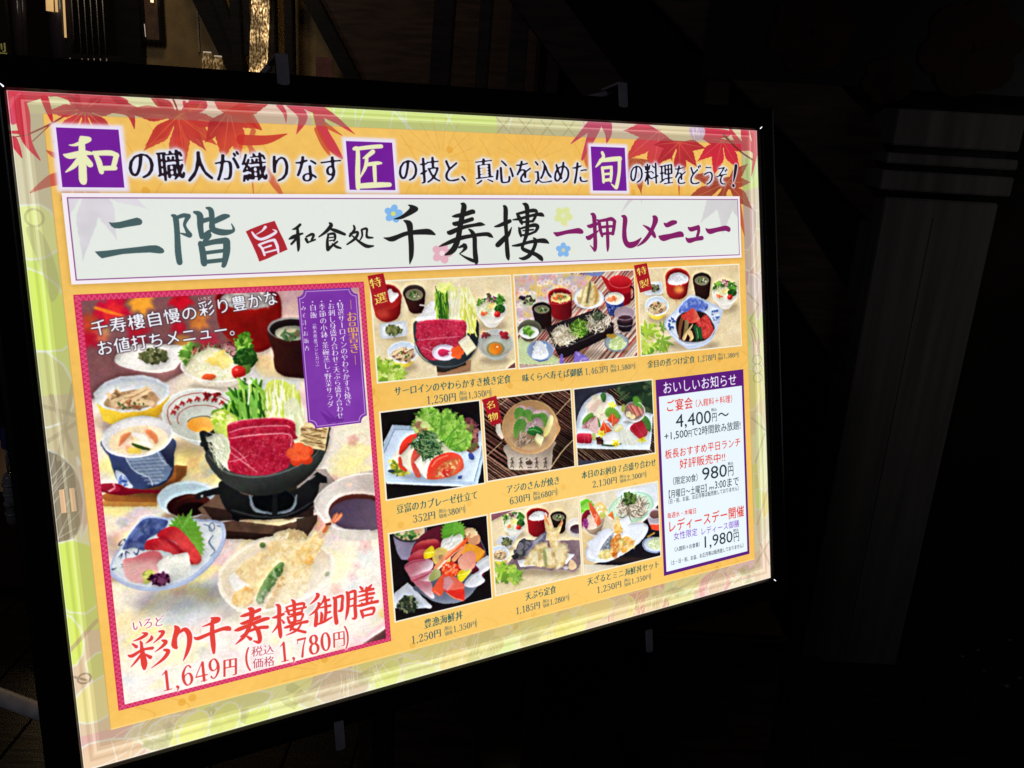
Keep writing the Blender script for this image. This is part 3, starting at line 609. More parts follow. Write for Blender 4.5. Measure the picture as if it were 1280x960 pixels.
def paint_banner():
    D.rect(80, 209, 2020, 408, (120, 90, 30), alpha=.35, soft=5)
    D.rect(82, 210, 2018, 405, (246, 238, 244)); D.rect(91, 219, 2010, 397, (140, 76, 140)); D.rect(93.5, 221.5, 2007.5, 394.5, (233, 239, 232), mix=((226, 231, 223), 600, 4, .6))
    D.clip([(94, 222), (2007, 222), (2007, 394), (94, 394)])
    V = View(80, 230, 3.2); maple(V, 110, -30, 330, 96, (206, 192, 212), .5, seed=9, lobes=(-60, -28, 4, 38), lens=(.8, .9, 1.1, 1.15), soft=1.5)
    X = View(700, 130, 4.923); maple(X, 1030, 480, 390, 90, (190, 176, 188), .42, seed=8, lobes=(-60, -30, 8, 34), lens=(.8, .9, .9, .8), soft=1.5); X.pen([[(460, 560, 14), (410, 620, 8), (380, 670, 1)], [(500, 570, 8), (505, 610, 1)]], (200, 186, 198), alpha=.5)
    D.clip(None)
    tl = (72, 96, 98); v = View(100, 240, 8)
    v.poly([(290, 303), (330, 308), (400, 300), (480, 280), (570, 257), (600, 264), (625, 285), (627, 312), (610, 330), (560, 338), (470, 352), (400, 366), (350, 364), (318, 345)], tl)
    v.poly([(150, 596), (260, 588), (420, 568), (600, 548), (700, 535), (765, 533), (800, 545), (838, 570), (848, 595), (835, 612), (800, 616), (700, 606), (560, 612), (430, 622), (330, 642), (222, 665), (190, 640)], tl)
    v.pen([[(925, 235, 12), (960, 262, 28), (975, 400, 28), (985, 600, 32), (1000, 705, 30)], [(960, 262, 18), (1040, 235, 22), (1085, 245, 26)], [(1090, 240, 24), (1050, 320, 16), (1065, 370, 16), (1100, 430, 28)], [(1100, 440, 20), (1050, 425, 14), (1005, 412, 5)]], tl)
    w = View(80, 230, 3.2)                                # the rest of the second character
    w.pen([[(523, 113, 5), (545, 125, 12), (547, 170, 11), (553, 212, 9)], [(556, 148, 9), (586, 140, 8)], [(552, 214, 7), (580, 192, 7), (592, 184, 3)], [(572, 96, 4), (590, 106, 10), (594, 150, 10), (598, 182, 12), (640, 194, 12), (680, 186, 6), (672, 160, 2)], [(602, 150, 10), (640, 132, 11), (660, 128, 6)],
           [(580, 204, 12), (566, 228, 8), (552, 244, 4)], [(548, 238, 10), (556, 270, 12), (562, 318, 12)], [(552, 244, 9), (600, 232, 10), (650, 226, 12)], [(652, 228, 13), (652, 270, 13), (642, 322, 9), (636, 328, 5)], [(566, 276, 7), (645, 266, 7)], [(566, 312, 8), (640, 304, 8)]], tl, fat=1.08)
    v = View(300, 250, 7.111); v.poly([(55, 280), (100, 258), (210, 215), (312, 185), (350, 270), (395, 360), (427, 440), (340, 478), (250, 520), (175, 548), (150, 480), (110, 390)], (176, 40, 50))
    wt = (238, 232, 246); v.pen([[(110, 285, 6), (140, 325, 12), (180, 348, 11), (240, 335, 12), (325, 285, 10), (295, 262, 3)], [(230, 240, 12), (200, 275, 6), (150, 305, 3)], [(170, 400, 8), (200, 430, 10), (222, 490, 9)], [(180, 395, 9), (260, 365, 9), (310, 355, 12)], [(312, 358, 12), (335, 410, 12), (345, 468, 8)], [(205, 430, 6), (280, 405, 8)], [(220, 470, 7), (335, 440, 7)]], wt, fat=1.1)
    bk = (34, 34, 34)
    v.pen([[(540, 218, 8), (505, 250, 9), (470, 262, 3)], [(440, 348, 4), (475, 330, 12), (520, 310, 9), (560, 298, 6)], [(515, 250, 8), (520, 330, 12), (524, 420, 10), (520, 455, 4)], [(515, 325, 8), (490, 360, 8), (460, 392, 7)], [(585, 345, 4), (592, 350, 10), (605, 378, 7)], [(592, 328, 5), (640, 305, 9), (660, 312, 8), (645, 345, 7), (636, 365, 5)], [(605, 378, 5), (672, 352, 6)],
           [(800, 205, 6), (815, 225, 12), (770, 280, 10), (705, 328, 4)], [(800, 255, 6), (860, 275, 12), (935, 305, 9)], [(790, 305, 6), (780, 370, 9), (785, 440, 12)], [(785, 305, 6), (840, 300, 9), (850, 340, 7), (838, 365, 5)], [(800, 335, 4), (838, 330, 4)], [(800, 362, 4), (845, 355, 4)], [(785, 440, 11), (830, 400, 7), (870, 370, 6)], [(825, 390, 5), (860, 415, 9), (900, 428, 6)],
           [(1015, 228, 6), (1022, 262, 8), (980, 320, 8)], [(985, 300, 7), (1050, 285, 8), (1030, 340, 9), (955, 395, 5)], [(1005, 320, 5), (1070, 375, 9), (1130, 410, 12), (1190, 408, 5)], [(1085, 265, 7), (1090, 320, 6), (1060, 370, 3)], [(1088, 262, 6), (1130, 255, 8), (1130, 300, 7), (1135, 330, 9), (1185, 335, 5)]], bk, fat=1.4)
    v = View(470, 240, 10.667)
    flower(v, 237, 290, 130, (126, 182, 240), (222, 220, 110), rot=-8, pr=.42, alpha=.95); flower(v, 887, 815, 145, (230, 176, 190), (246, 226, 232), rot=-3, pr=.44, alpha=.95)
    v.poly(spline([(430, 172), (480, 170), (540, 190), (568, 215), (560, 250), (500, 290), (420, 330), (340, 362), (240, 362), (330, 320), (400, 270), (450, 220), (452, 195)], True), bk)
    v.poly(spline([(370, 376), (440, 376), (480, 400), (498, 450), (500, 560), (512, 700), (505, 850), (470, 940), (455, 965), (446, 900), (440, 700), (425, 520), (405, 430)], True), bk)
    v.poly(spline([(104, 608), (180, 600), (280, 570), (380, 532), (500, 508), (620, 493), (700, 490), (750, 510), (800, 560), (790, 575), (740, 572), (640, 568), (510, 570), (420, 580), (320, 620), (250, 655), (190, 658), (150, 640)], True), bk)
    v.pen([[(1140, 155, 8), (1180, 185, 34), (1160, 300, 32), (1130, 440, 34), (1105, 600, 34), (1060, 730, 36), (1000, 800, 30), (925, 838, 8)], [(1025, 325, 8), (1080, 318, 22), (1180, 298, 26), (1290, 262, 28), (1310, 270, 20)], [(1035, 410, 10), (1060, 425, 26), (1180, 395, 24), (1290, 360, 24)], [(960, 530, 10), (990, 542, 28), (1090, 500, 26), (1200, 462, 22), (1320, 440, 20), (1400, 428, 24), (1460, 438, 4)],
           [(850, 725, 6), (960, 680, 22), (1080, 630, 26), (1200, 598, 24), (1300, 582, 22)], [(1110, 740, 10), (1165, 718, 20), (1200, 735, 26), (1170, 780, 14), (1118, 822, 5)]], bk, fat=1.1)
    v = View(580, 240, 10.667)
    v.pen([[(70, 495, 10), (110, 530, 26), (145, 600, 32), (150, 750, 32), (160, 870, 36), (170, 930, 28), (165, 955, 10)], [(160, 925, 22), (90, 900, 22), (20, 868, 14), (-50, 825, 6)], [(40, 598, 18), (150, 575, 22), (300, 560, 26), (350, 575, 28), (392, 605, 6)], [(0, 700, 18), (25, 715, 24), (10, 755, 14)]], bk)
    v.pen([[(530, 185, 8), (560, 220, 28), (560, 380, 28), (570, 560, 24), (580, 750, 28), (590, 860, 26), (600, 902, 8)], [(415, 460, 8), (470, 448, 18), (560, 410, 24), (620, 385, 22)], [(640, 470, 5), (600, 560, 22), (540, 620, 28), (460, 700, 30), (440, 700, 14)],
           [(790, 155, 8), (840, 185, 30), (850, 300, 26), (850, 450, 26), (840, 560, 26), (800, 680, 18), (785, 750, 22), (860, 790, 24), (960, 830, 24), (1030, 880, 28), (1050, 912, 8)], [(705, 285, 8), (735, 330, 24), (770, 400, 22), (780, 430, 8)], [(720, 290, 14), (830, 262, 18), (930, 245, 22), (975, 262, 18), (950, 340, 18), (920, 390, 16)], [(655, 370, 6), (740, 358, 16), (860, 325, 16), (970, 300, 18), (1040, 300, 24), (1072, 322, 6)], [(780, 400, 12), (860, 395, 14), (925, 385, 12)],
           [(735, 470, 8), (750, 530, 20), (765, 590, 12)], [(750, 490, 12), (830, 465, 14), (940, 440, 22), (990, 460, 22), (960, 520, 18)], [(790, 515, 8), (880, 505, 10), (930, 500, 10)], [(770, 575, 12), (860, 565, 14), (960, 525, 14)],
           [(650, 715, 8), (740, 705, 18), (860, 670, 18), (980, 650, 22), (1080, 650, 28), (1135, 680, 8)], [(930, 610, 8), (960, 650, 24), (940, 740, 22), (880, 840, 24), (800, 885, 20), (740, 878, 6)]], bk, fat=1.12)
    pu = (132, 34, 100); v = View(680, 240, 10.667)
    flower(v, 262, 315, 130, (222, 230, 150), (230, 232, 200), rot=-60, pr=.44, alpha=.9, soft=6); v.oval(290, 435, 30, 22, (240, 220, 150), alpha=.6, soft=8); flower(v, 262, 772, 105, (130, 182, 238), (206, 214, 170), rot=-90, pr=.42, alpha=.95); v.oval(385, 770, 22, 50, (238, 232, 200), alpha=.6, soft=8)
    v.poly(spline([(130, 537), (200, 530), (300, 508), (400, 488), (470, 478), (520, 505), (530, 540), (505, 556), (430, 552), (320, 558), (230, 580), (175, 592), (150, 570)], True), pu)
    v.pen([[(630, 290, 8), (670, 315, 28), (678, 420, 26), (685, 560, 24), (688, 680, 26), (685, 760, 22), (672, 785, 8)], [(672, 768, 14), (620, 708, 4)], [(585, 448, 10), (620, 455, 22), (700, 425, 20), (725, 420, 10)], [(568, 595, 10), (600, 610, 26), (660, 570, 20), (735, 510, 6)],
           [(715, 372, 10), (740, 400, 20), (755, 500, 22), (780, 585, 16)], [(735, 385, 14), (830, 370, 18), (905, 358, 22), (950, 392, 20)], [(945, 390, 22), (935, 480, 22), (920, 555, 20)], [(845, 380, 14), (852, 560, 22), (855, 720, 20), (852, 785, 8)], [(760, 468, 14), (860, 458, 16), (940, 455, 12)], [(775, 560, 14), (860, 548, 16), (930, 552, 16)],
           [(1040, 318, 8), (1085, 350, 30), (1075, 500, 28), (1080, 620, 32), (1110, 690, 32), (1160, 705, 34), (1230, 680, 28), (1300, 610, 6)]], pu, fat=1.12)
    v = View(800, 240, 10.667)
    v.pen([[(175, 322, 8), (210, 360, 36), (185, 450, 26), (130, 560, 24), (60, 650, 20), (-30, 720, 5)], [(45, 440, 5), (110, 480, 18), (170, 540, 28), (200, 590, 20)], [(325, 415, 8), (360, 440, 24), (430, 410, 28), (480, 400, 20)], [(258, 590, 10), (310, 610, 34), (420, 585, 28), (540, 560, 32), (570, 575, 20)],
           [(645, 470, 8), (680, 495, 24), (740, 480, 24), (775, 470, 24)], [(780, 465, 24), (785, 520, 20), (765, 590, 18)], [(615, 610, 8), (655, 645, 26), (740, 625, 22), (830, 610, 24)], [(882, 488, 8), (930, 522, 28), (1030, 500, 24), (1140, 480, 28), (1185, 495, 28)]], pu, fat=1.12)
def price(v, a, b, h, n1, n2, col=(66, 96, 100), f=1.):
    """a price, then the price with tax in brackets, with the four tiny characters stacked between"""
    a, b = np.array(a, float), np.array(b, float); u1 = len(n1)*.5-(.25 if ',' in n1 else 0); u2 = (len(n2)*.5-(.25 if ',' in n2 else 0))*.82
    tot = u1+.82+.42+.72+u2+.62+.35; d = (b-a)/tot; x = 0
    def seg(s, w, hh, st, gap=1.):
        nonlocal x; v.text(s, a+d*x, a+d*(x+w), hh, col, st, gapw=gap, wt=.012 if st == 'mincho' else 0); x += w
    seg(n1, u1, h, 'serif'); seg('円', .82, h*.84, 'mincho', .95); seg('（', .42, h*.95, 'sans', 1.4)
    for t, o in (('税込', -.23), ('価格', .23)): v.text(t, a+d*x+(0, o*h), a+d*(x+.72)+(0, o*h), h*.42, col, 'sans')
    x += .76; seg(n2, u2, h*.82, 'serif'); seg('円', .6, h*.6, 'mincho'); seg('）', .35, h*.95, 'sans', 1.4)
def paint_captions():
    c = (44, 92, 96); w = .006
    T = lambda s, a, b, h: D.text(s, a, b, h*1.06, c, 'brush', wt=w, alpha=.9)
    T('サーロインのやわらかすき焼き定食', (800, 713), (1146, 713), 25); price(D, (888, 745), (1090, 745), 30, '1,250', '1,350')
    T('味くらべ寿そば御膳', (1182, 716), (1386, 716), 24); price(D, (1392, 716), (1582, 716), 27, '1,463', '1,580')
    T('金目の煮つけ定食', (1620, 716), (1808, 716), 24); price(D, (1816, 716), (1998, 716), 26, '1,278', '1,380')
    T('豆富のカプレーゼ仕立て', (782, 1022), (1022, 1022), 25); price(D, (826, 1055), (988, 1055), 29, '352', '380')
    T('アジのさんが焼き', (1110, 1022), (1288, 1022), 25); price(D, (1118, 1055), (1284, 1055), 29, '630', '680')
    T('本日のお刺身７点盛り合わせ', (1362, 1020), (1638, 1020), 24); price(D, (1398, 1052), (1606, 1052), 28, '2,130', '2,300')
    T('豊漁海鮮丼', (836, 1346), (952, 1346), 26); price(D, (796, 1380), (1000, 1380), 30, '1,250', '1,350')
    T('天ぷら定食', (1150, 1340), (1254, 1340), 25); price(D, (1116, 1374), (1304, 1374), 28, '1,185', '1,280')
    T('天ざるとミニ海鮮丼セット', (1362, 1342), (1634, 1342), 24); price(D, (1394, 1374), (1606, 1374), 28, '1,250', '1,350')
def paint_notice():
    D.rect(1649, 766, 2009, 1384, (92, 30, 122)); D.rect(1659, 819, 2000, 1373, (232, 244, 250))
    rd = (226, 62, 52); bk = (40, 50, 62); pp = (138, 92, 200); T = D.text
    T('おいしいお知らせ', (1674, 794), (1980, 796), 42, (240, 240, 250), 'sans', wt=.012)
    T('ご宴会', (1683, 852), (1793, 852), 40, rd, 'sans', wt=.014); T('（入館料＋料理）', (1788, 856), (1972, 857), 27, rd, 'sans', wt=.006)
    T('4,400', (1720, 901), (1866, 903), 58, bk, 'sans'); T('円', (1867, 908), (1890, 908), 32, bk, 'sans'); T('税込', (1866, 884), (1890, 884), 11, bk, 'sans'); T('〜', (1892, 904), (1942, 905), 46, bk, 'sans', wt=.01)
    T('+1,500', (1672, 944), (1767, 945), 33, bk, 'sans'); T('円', (1766, 948), (1784, 948), 24, bk, 'sans'); T('で2時間飲み放題!', (1783, 945), (1990, 947), 31, bk, 'sans')
    T('板長おすすめ平日ランチ', (1672, 1002), (1988, 1003), 32, rd, 'sans', wt=.01); T('好評販売中!!', (1728, 1040), (1920, 1043), 34, rd, 'sans', wt=.01)
    T('（限定30食）', (1686, 1090), (1814, 1093), 27, bk, 'sans'); T('980', (1816, 1084), (1925, 1086), 58, bk, 'sans'); T('円', (1926, 1092), (1953, 1092), 38, bk, 'sans'); T('税込', (1928, 1068), (1952, 1068), 11, bk, 'sans')
    T('【月曜日〜土曜日】', (1668, 1129), (1848, 1133), 28, bk, 'sans'); T('PM', (1845, 1136), (1866, 1137), 15, bk, 'sans'); T('3:00まで', (1868, 1128), (1975, 1131), 34, bk, 'sans')
    T('（日・祝、お盆、お正月等は販売致しておりません）', (1670, 1152), (1980, 1155), 16.5, bk, 'sans')
    T('毎週水・木曜日', (1671, 1196), (1790, 1199), 20, rd, 'sans', wt=.006); T('レディースデー開催', (1670, 1232), (1993, 1234), 42, rd, 'sans', wt=.016)
    T('女性限定', (1692, 1266), (1791, 1268), 27, pp, 'sans', wt=.004); T('レディース御膳', (1802, 1271), (1969, 1272), 27, pp, 'sans', wt=.004)
    T('（入館料＋お食事）', (1686, 1308), (1806, 1311), 17, bk, 'sans'); T('1,980', (1806, 1306), (1939, 1309), 54, bk, 'sans'); T('円', (1940, 1316), (1967, 1315), 36, bk, 'sans'); T('税込', (1941, 1293), (1965, 1293), 11, bk, 'sans')
    T('（土・日・祝、お盆、お正月等は販売致しておりません）', (1670, 1348), (1992, 1350), 16, bk, 'sans')
def badge(v, quad, a, b, t):
    v.poly(quad, (176, 28, 40), mix=((160, 22, 36), 40, 3, .5), tex=(.08, 4, 2)); v.text(t[0], *a, (236, 220, 100), 'brush', wt=.01); v.text(t[1], *b, (236, 220, 100), 'brush', wt=.01)
# ------------------------------------------------------------------ the big photograph of the set meal
def cloth(v, seed=1):
    r = rnd(seed)
def paint_main():
    # toothed red frame
    D.rect(83, 427, 741, 1368, (206, 44, 92)); r = rnd(2)
    z = []; 
    for i in range(60):
        x = 86+i*11; z += [[(x, 440, 1.1), (x+5, 430, 1.1), (x+10, 440, 1.1)], [(x, 1366, 1.1), (x+5, 1358, 1.1), (x+10, 1366, 1.1)]]
    for i in range(85):
        y = 430+i*11; z += [[(86, y, 1.1), (96, y+5, 1.1), (86, y+10, 1.1)], [(729, y, 1.1), (739, y+5, 1.1), (729, y+10, 1.1)]]
    D.pen(z, (240, 130, 160), alpha=.5, n=1)
    x0, y0, x1, y1 = 97, 441, 727, 1357
    D.clip([(x0, y0), (x1, y0), (x1, y1), (x0, y1)])
    v = View(60, 340, 2.909)
    D.rect(x0, y0, x1, y1, (246, 240, 214), mix=((236, 226, 222), 90, 31, 1.2))
    r = rnd(77)
    for i in range(120):                                   # washed patches of the printed cloth
        a = r.uniform(x0, x1); b = r.uniform(700, y1); c = [(250, 242, 168), (250, 240, 150), (240, 208, 212), (208, 222, 236), (252, 236, 190), (244, 244, 240), (226, 206, 226)][r.randint(7)]
        w = r.uniform(30, 85); h = w*r.uniform(.3, .6); D.poly([(a-w, b+h*.4), (a-w*.1, b-h), (a+w, b-h*.2), (a+w*.2, b+h)], c, alpha=.72, soft=r.uniform(3, 9))
    for i in range(46):
        a = r.uniform(x0, x1); b = r.uniform(720, y1); R = r.uniform(12, 24); c = [(226, 140, 150), (222, 160, 110), (170, 190, 220), (236, 180, 170)][r.randint(4)]
        flower(D, a, b, R, c, (240, 210, 120), alpha=.5, rot=r.uniform(0, 70), soft=2); D.ring(a+R, b, R*1.3, R*.8, 2, (214, 176, 110), alpha=.35, soft=1)
    v.poly([(80, 40), (1200, 20), (1200, 120), (900, 190), (830, 270), (560, 330), (430, 400), (130, 470), (90, 500)], (146, 100, 104), grad=((206, 170, 176), (700, 200), (900, 100)), soft=2, tex=(.05, 30, 4))
    for pts, c, al in (([(330, 1060), (560, 1020), (640, 1100), (560, 1180), (380, 1150)], 0, 0),): pass
    for (x, y, w, h, ro, c, al) in ((300, 1085, 95, 30, -8, (120, 124, 140), .7), (560, 905, 70, 50, 20, (150, 110, 110), .5), (232, 1000, 60, 26, 60, (170, 150, 160), .5), (690, 880, 120, 40, 10, (150, 130, 110), .4), (820, 980, 130, 60, 20, (176, 170, 120), .5), (900, 1040, 90, 40, 0, (170, 180, 200), .5), (700, 690, 120, 40, 0, (216, 176, 120), .45), (520, 700, 70, 60, 20, (236, 214, 120), .6), (420, 420, 60, 60, 0, (220, 190, 170), .4), (1010, 640, 70, 90, 0, (226, 222, 226), .5)): v.oval(x, y, w, h, c, ro, alpha=al, soft=h*.5)
    v.poly([(840, 120), (1160, 60), (1180, 320), (860, 380), (700, 400), (560, 400), (640, 330), (820, 290)], (226, 196, 186), alpha=.75, soft=10)
    v.poly([(740, 330), (920, 380), (900, 470), (720, 420)], (204, 214, 222), alpha=.7, soft=8); v.poly([(700, 300), (800, 300), (900, 390), (780, 380)], (246, 214, 140), alpha=.6, soft=8)
    # autumn leaves, out of focus
    a = View(80, 340, 5.818)
    for (x, y, R, ro, c, al, so) in ((320, 250, 190, 60, (222, 26, 72), .95, 4), (560, 200, 130, 80, (248, 178, 60), .95, 5), (330, 290, 120, 20, (236, 70, 60), .7, 4), (190, 500, 170, -100, (206, 20, 60), .9, 6), (160, 370, 110, 10, (200, 96, 50), .8, 6), (840, 190, 120, 60, (216, 24, 52), .95, 4), (850, 380, 100, 150, (214, 20, 50), .8, 5), (960, 340, 110, 30, (240, 150, 60), .75, 5), (500, 440, 140, -10, (196, 20, 50), .8, 6), (870, 490, 100, 100, (232, 168, 70), .8, 5), (1040, 480, 110, 60, (214, 40, 70), .7, 6), (300, 460, 90, 200, (226, 180, 110), .6, 6), (1130, 90, 60, 90, (230, 20, 50), .6, 5)):
        maple(a, x, y, R*1.1, ro, c, al, soft=so*2.2, seed=int(x), wid=.28)
    a.pen([[(230, 260, 10), (330, 290, 14), (440, 320, 3)]], (250, 150, 50), soft=4)
    # red rice bowl and brown soup bowl behind
    v.poly(spline([(612, 80), (640, 66), (720, 58), (800, 62), (845, 90), (848, 180), (830, 250), (790, 285), (740, 290), (680, 262), (630, 210), (615, 150)], True), (150, 26, 24), grad=((116, 20, 22), (620, 200), (840, 200)), soft=1.5, mix=((172, 34, 28), 60, 4, .6))
    v.oval(728, 92, 112, 42, (120, 22, 22), soft=2); v.oval(728, 100, 98, 36, (176, 170, 168), soft=2); v.bits(v.ell(728, 98, 90, 30), 90, 9, [(226, 222, 218), (200, 196, 192), (160, 152, 150)], seed=3, soft=2, alpha=.8)
    v.poly([(640, 240), (700, 240), (700, 262), (650, 262)], (190, 90, 70), alpha=.5, soft=8)
    v.poly(spline([(800, 210), (820, 290), (826, 350), (860, 378), (930, 386), (960, 380), (960, 200), (870, 170)], True), (78, 38, 34), grad=((58, 28, 28), (800, 300), (940, 300)), soft=1)
    v.oval(885, 205, 86, 42, (160, 155, 155), soft=1); v.oval(887, 208, 80, 37, (46, 34, 36)); v.oval(892, 222, 66, 27, (196, 196, 176), grad=((150, 156, 140), (840, 220), (940, 220)), soft=1); v.bits(v.ell(884, 226, 32, 18), 40, 6, [(70, 108, 70), (100, 130, 90), (130, 120, 90)], seed=5); v.oval(884, 212, 18, 8, (206, 198, 170), soft=1)
    # pickles on a small white dish
    v.poly(spline([(243, 322), (270, 282), (350, 262), (500, 268), (525, 275), (478, 335), (450, 358), (380, 366), (280, 348)], True), (222, 220, 218), grad=((238, 236, 232), (250, 340), (500, 280)), soft=1)
    v.poly(spline([(262, 318), (290, 288), (350, 276), (480, 278), (440, 330), (380, 345), (300, 334)], True), (240, 238, 236), soft=1.2); v.ring(370, 320, 118, 34, 2, (190, 186, 186), 0, 20, 160, alpha=.8, soft=1)
    v.bits(v.ell(385, 305, 50, 26), 130, 6, [(92, 98, 66), (122, 124, 84), (70, 74, 48), (150, 150, 110), (106, 112, 74)], seed=6, soft=.4)
    # bowl of salad
    shade(v, 640, 412, 130, 20, .3)
    pot(v, 618, 340, 136, 60, 622, 395, 78, 24, (226, 220, 208), (206, 198, 186), (246, 244, 240), 8, ((206, 204, 190), (226, 222, 206)))
    v.poly(spline([(484, 300), (500, 270), (540, 262), (570, 290), (540, 340), (500, 340)], True), (140, 182, 92)); v.bits(v.ell(520, 300, 36, 34), 60, 9, [(150, 196, 90), (190, 220, 130), (98, 150, 60), (120, 170, 72)], seed=7, jag=.7)
    v.bits(v.ell(580, 280, 50, 22), 40, 8, [(150, 90, 80), (90, 90, 60), (200, 80, 60), (120, 120, 80)], seed=8, jag=.6); v.bits(v.ell(655, 285, 36, 26), 36, 8, [(60, 50, 60), (150, 40, 60), (90, 110, 70), (200, 150, 150)], seed=18, jag=.6)
    v.blob([(505, 350), (540, 300), (600, 275), (660, 300), (690, 340), (660, 390), (580, 398), (520, 385)], (238, 236, 206)); v.strands(v.ell(592, 340, 82, 55), 200, 60, 2.6, [(254, 254, 240), (240, 236, 200), (224, 222, 180), (248, 246, 225)], seed=9, curl=.8)
    v.bits(v.ell(625, 318, 36, 20), 14, 14, [(248, 224, 120), (250, 236, 160)], seed=10, alpha=.9, stretch=1.9); v.blob([(560, 380), (580, 368), (612, 378), (590, 396), (565, 396)], (238, 110, 60))
    v.poly(spline([(690, 260), (700, 226), (722, 218), (738, 240), (742, 290), (720, 300), (690, 290)], True), (110, 168, 60)); v.bits(v.ell(712, 262, 30, 42), 60, 7, [(140, 196, 70), (100, 160, 50), (170, 214, 100), (70, 120, 40)], seed=11, jag=.7)
    v.blob([(678, 310), (700, 280), (745, 280), (762, 310), (745, 345), (705, 348)], (44, 84, 36)); v.bits(v.ell(720, 312, 42, 34), 140, 6, [(34, 74, 34), (58, 104, 44), (84, 136, 60), (46, 92, 40)], seed=12, stretch=1.1); v.poly([(700, 340), (740, 335), (735, 372), (708, 370)], (120, 150, 70), soft=1)
    tomato(v, 694, 364, 26); v.ring(618, 340, 133, 58, 7, (248, 246, 242), 0, 20, 170)
    # yellow ten-sided bowl of bamboo shoots
    c = View(90, 500, 5.818)
    shade(v, 310, 545, 150, 40, .45, 0, (170, 130, 80))
    rim = [(165, 440), (208, 400), (262, 380), (345, 374), (400, 388), (442, 412), (440, 452), (410, 480), (350, 505), (270, 512), (200, 494), (172, 470)]
    v.poly([(168, 450), (200, 540), (240, 560), (380, 552), (442, 470), (440, 430)], (244, 214, 78), grad=((224, 182, 50), (200, 470), (440, 540))); v.poly(rim, (226, 232, 240)); v.poly([((x-303)*.92+303, (y-444)*.9+446) for x, y in rim], (196, 204, 216), grad=((236, 238, 240), (300, 380), (300, 500)))
    v.poly([((x-303)*.86+303, (y-444)*.82+452) for x, y in rim], (214, 218, 222), grad=((232, 232, 228), (300, 390), (300, 500)))
    v.blob([(205, 485), (230, 450), (300, 430), (370, 430), (400, 465), (360, 492), (280, 500)], (178, 150, 116)); v.bits(v.ell(305, 470, 88, 26), 60, 10, [(206, 168, 128), (226, 196, 158), (150, 118, 84), (190, 150, 110)], seed=13, stretch=2.2)
    v.pen([[(248, 490, 7), (300, 450, 8), (362, 420, 6)], [(270, 492, 6), (330, 452, 8), (374, 428, 5)], [(230, 470, 5), (280, 452, 6), (330, 440, 5)], [(340, 470, 9), (380, 478, 10)], [(300, 475, 7), (350, 480, 7)]], (232, 206, 168)); v.pen([[(250, 494, 2), (306, 456, 2), (364, 426, 1)], [(280, 460, 2), (330, 446, 2)]], (190, 150, 108)); v.bits(v.ell(295, 485, 60, 14), 16, 5, [(86, 124, 70), (60, 100, 50), (170, 110, 80)], seed=14)
    # egg bowl
    shade(v, 560, 632, 150, 34, .45, 0, (150, 120, 90))
    pot(v, 560, 520, 146, 98, 575, 590, 84, 44, (206, 212, 212), (190, 196, 200), (236, 240, 238), 6, ((214, 218, 214), (198, 202, 192)), rot=4)
    v.ring(562, 522, 128, 82, 2.5, (170, 60, 60), 4, 150, 360); v.ring(566, 540, 96, 56, 2.5, (170, 70, 66), 4, 160, 350)
    for i, t in enumerate(range(196, 330, 16)): u = math.radians(t); x, y = 564+112*math.cos(u), 530+70*math.sin(u); v.pen([[(x-9, y+6, 2.5), (x, y-4, 3.4), (x+9, y+2, 2)], [(x-4, y-8, 2), (x+5, y+8, 2.4)]], (176, 48, 52))
    v.bits([(570, 440), (625, 436), (628, 466), (575, 466)], 16, 6, [(178, 40, 50), (120, 40, 44)], seed=15)
    v.oval(565, 556, 66, 34, (206, 206, 186), grad=((186, 184, 160), (500, 560), (640, 560))); v.oval(562, 555, 56, 28, (244, 172, 66), grad=((252, 200, 110), (520, 580), (600, 530))); v.ring(562, 553, 56, 29, 2.5, (90, 90, 70), 0, 195, 300); v.ring(562, 556, 60, 31, 5, (222, 218, 190), 0, 20, 130, alpha=.7, soft=1)
    # custard cup: pale inside, blue wave pattern outside, on a board with a spoon
    c.poly([(200, 700), (760, 470), (835, 480), (830, 545), (740, 640), (640, 700), (620, 760), (250, 745)], (196, 130, 66), grad=((150, 92, 50), (300, 740), (820, 520)), mix=((176, 110, 56), 40, 3, .8))
    c.poly([(205, 735), (620, 745), (616, 775), (230, 775)], (214, 158, 84)); c.poly([(760, 480), (818, 480), (812, 540), (750, 610)], (136, 88, 48)); shade(c, 590, 650, 250, 60, .6)
    c.poly(spline([(215, 290), (270, 420), (300, 520), (340, 600), (420, 640), (560, 645), (680, 600), (735, 520), (742, 400), (738, 280), (480, 200)], True), (70, 84, 128), grad=((44, 54, 84), (700, 380), (760, 420)))
    c.poly([(385, 410), (640, 375), (735, 420), (735, 490), (690, 580), (600, 620), (570, 600), (560, 560), (480, 530), (430, 490)], (112, 130, 160))
    for j in range(9):
        for i in range(9):
            x = 400+i*42+(j % 2)*21; y = 400+j*26-i*3
            if y < 420-(x-400)*.12 or x > 738-(j*14) or x < 385+j*22-(20 if j < 4 else 0): continue
            for q in (20, 13, 6): c.ring(x, y+18, q, q*.8, 2.2, (176, 190, 208), 0, 190, 350)
    c.pen([[(385, 410, 4), (430, 490, 4), (490, 535, 4), (560, 565, 4), (585, 620, 4)], [(620, 372, 3), (660, 440, 3), (735, 490, 3)]], (190, 202, 216)); c.blob([(310, 520), (350, 520), (440, 630), (400, 640), (340, 600)], (200, 212, 230)); c.bits(c.ell(375, 588, 46, 42), 22, 8, [(60, 90, 170), (90, 120, 190)], seed=20, clip=True); c.pen([[(318, 515, 4), (370, 540, 4), (440, 632, 4)]], (206, 216, 228))
    c.poly([(640, 372), (740, 300), (742, 420), (735, 500), (690, 460)], (52, 58, 88), grad=((78, 84, 110), (660, 400), (740, 330)))
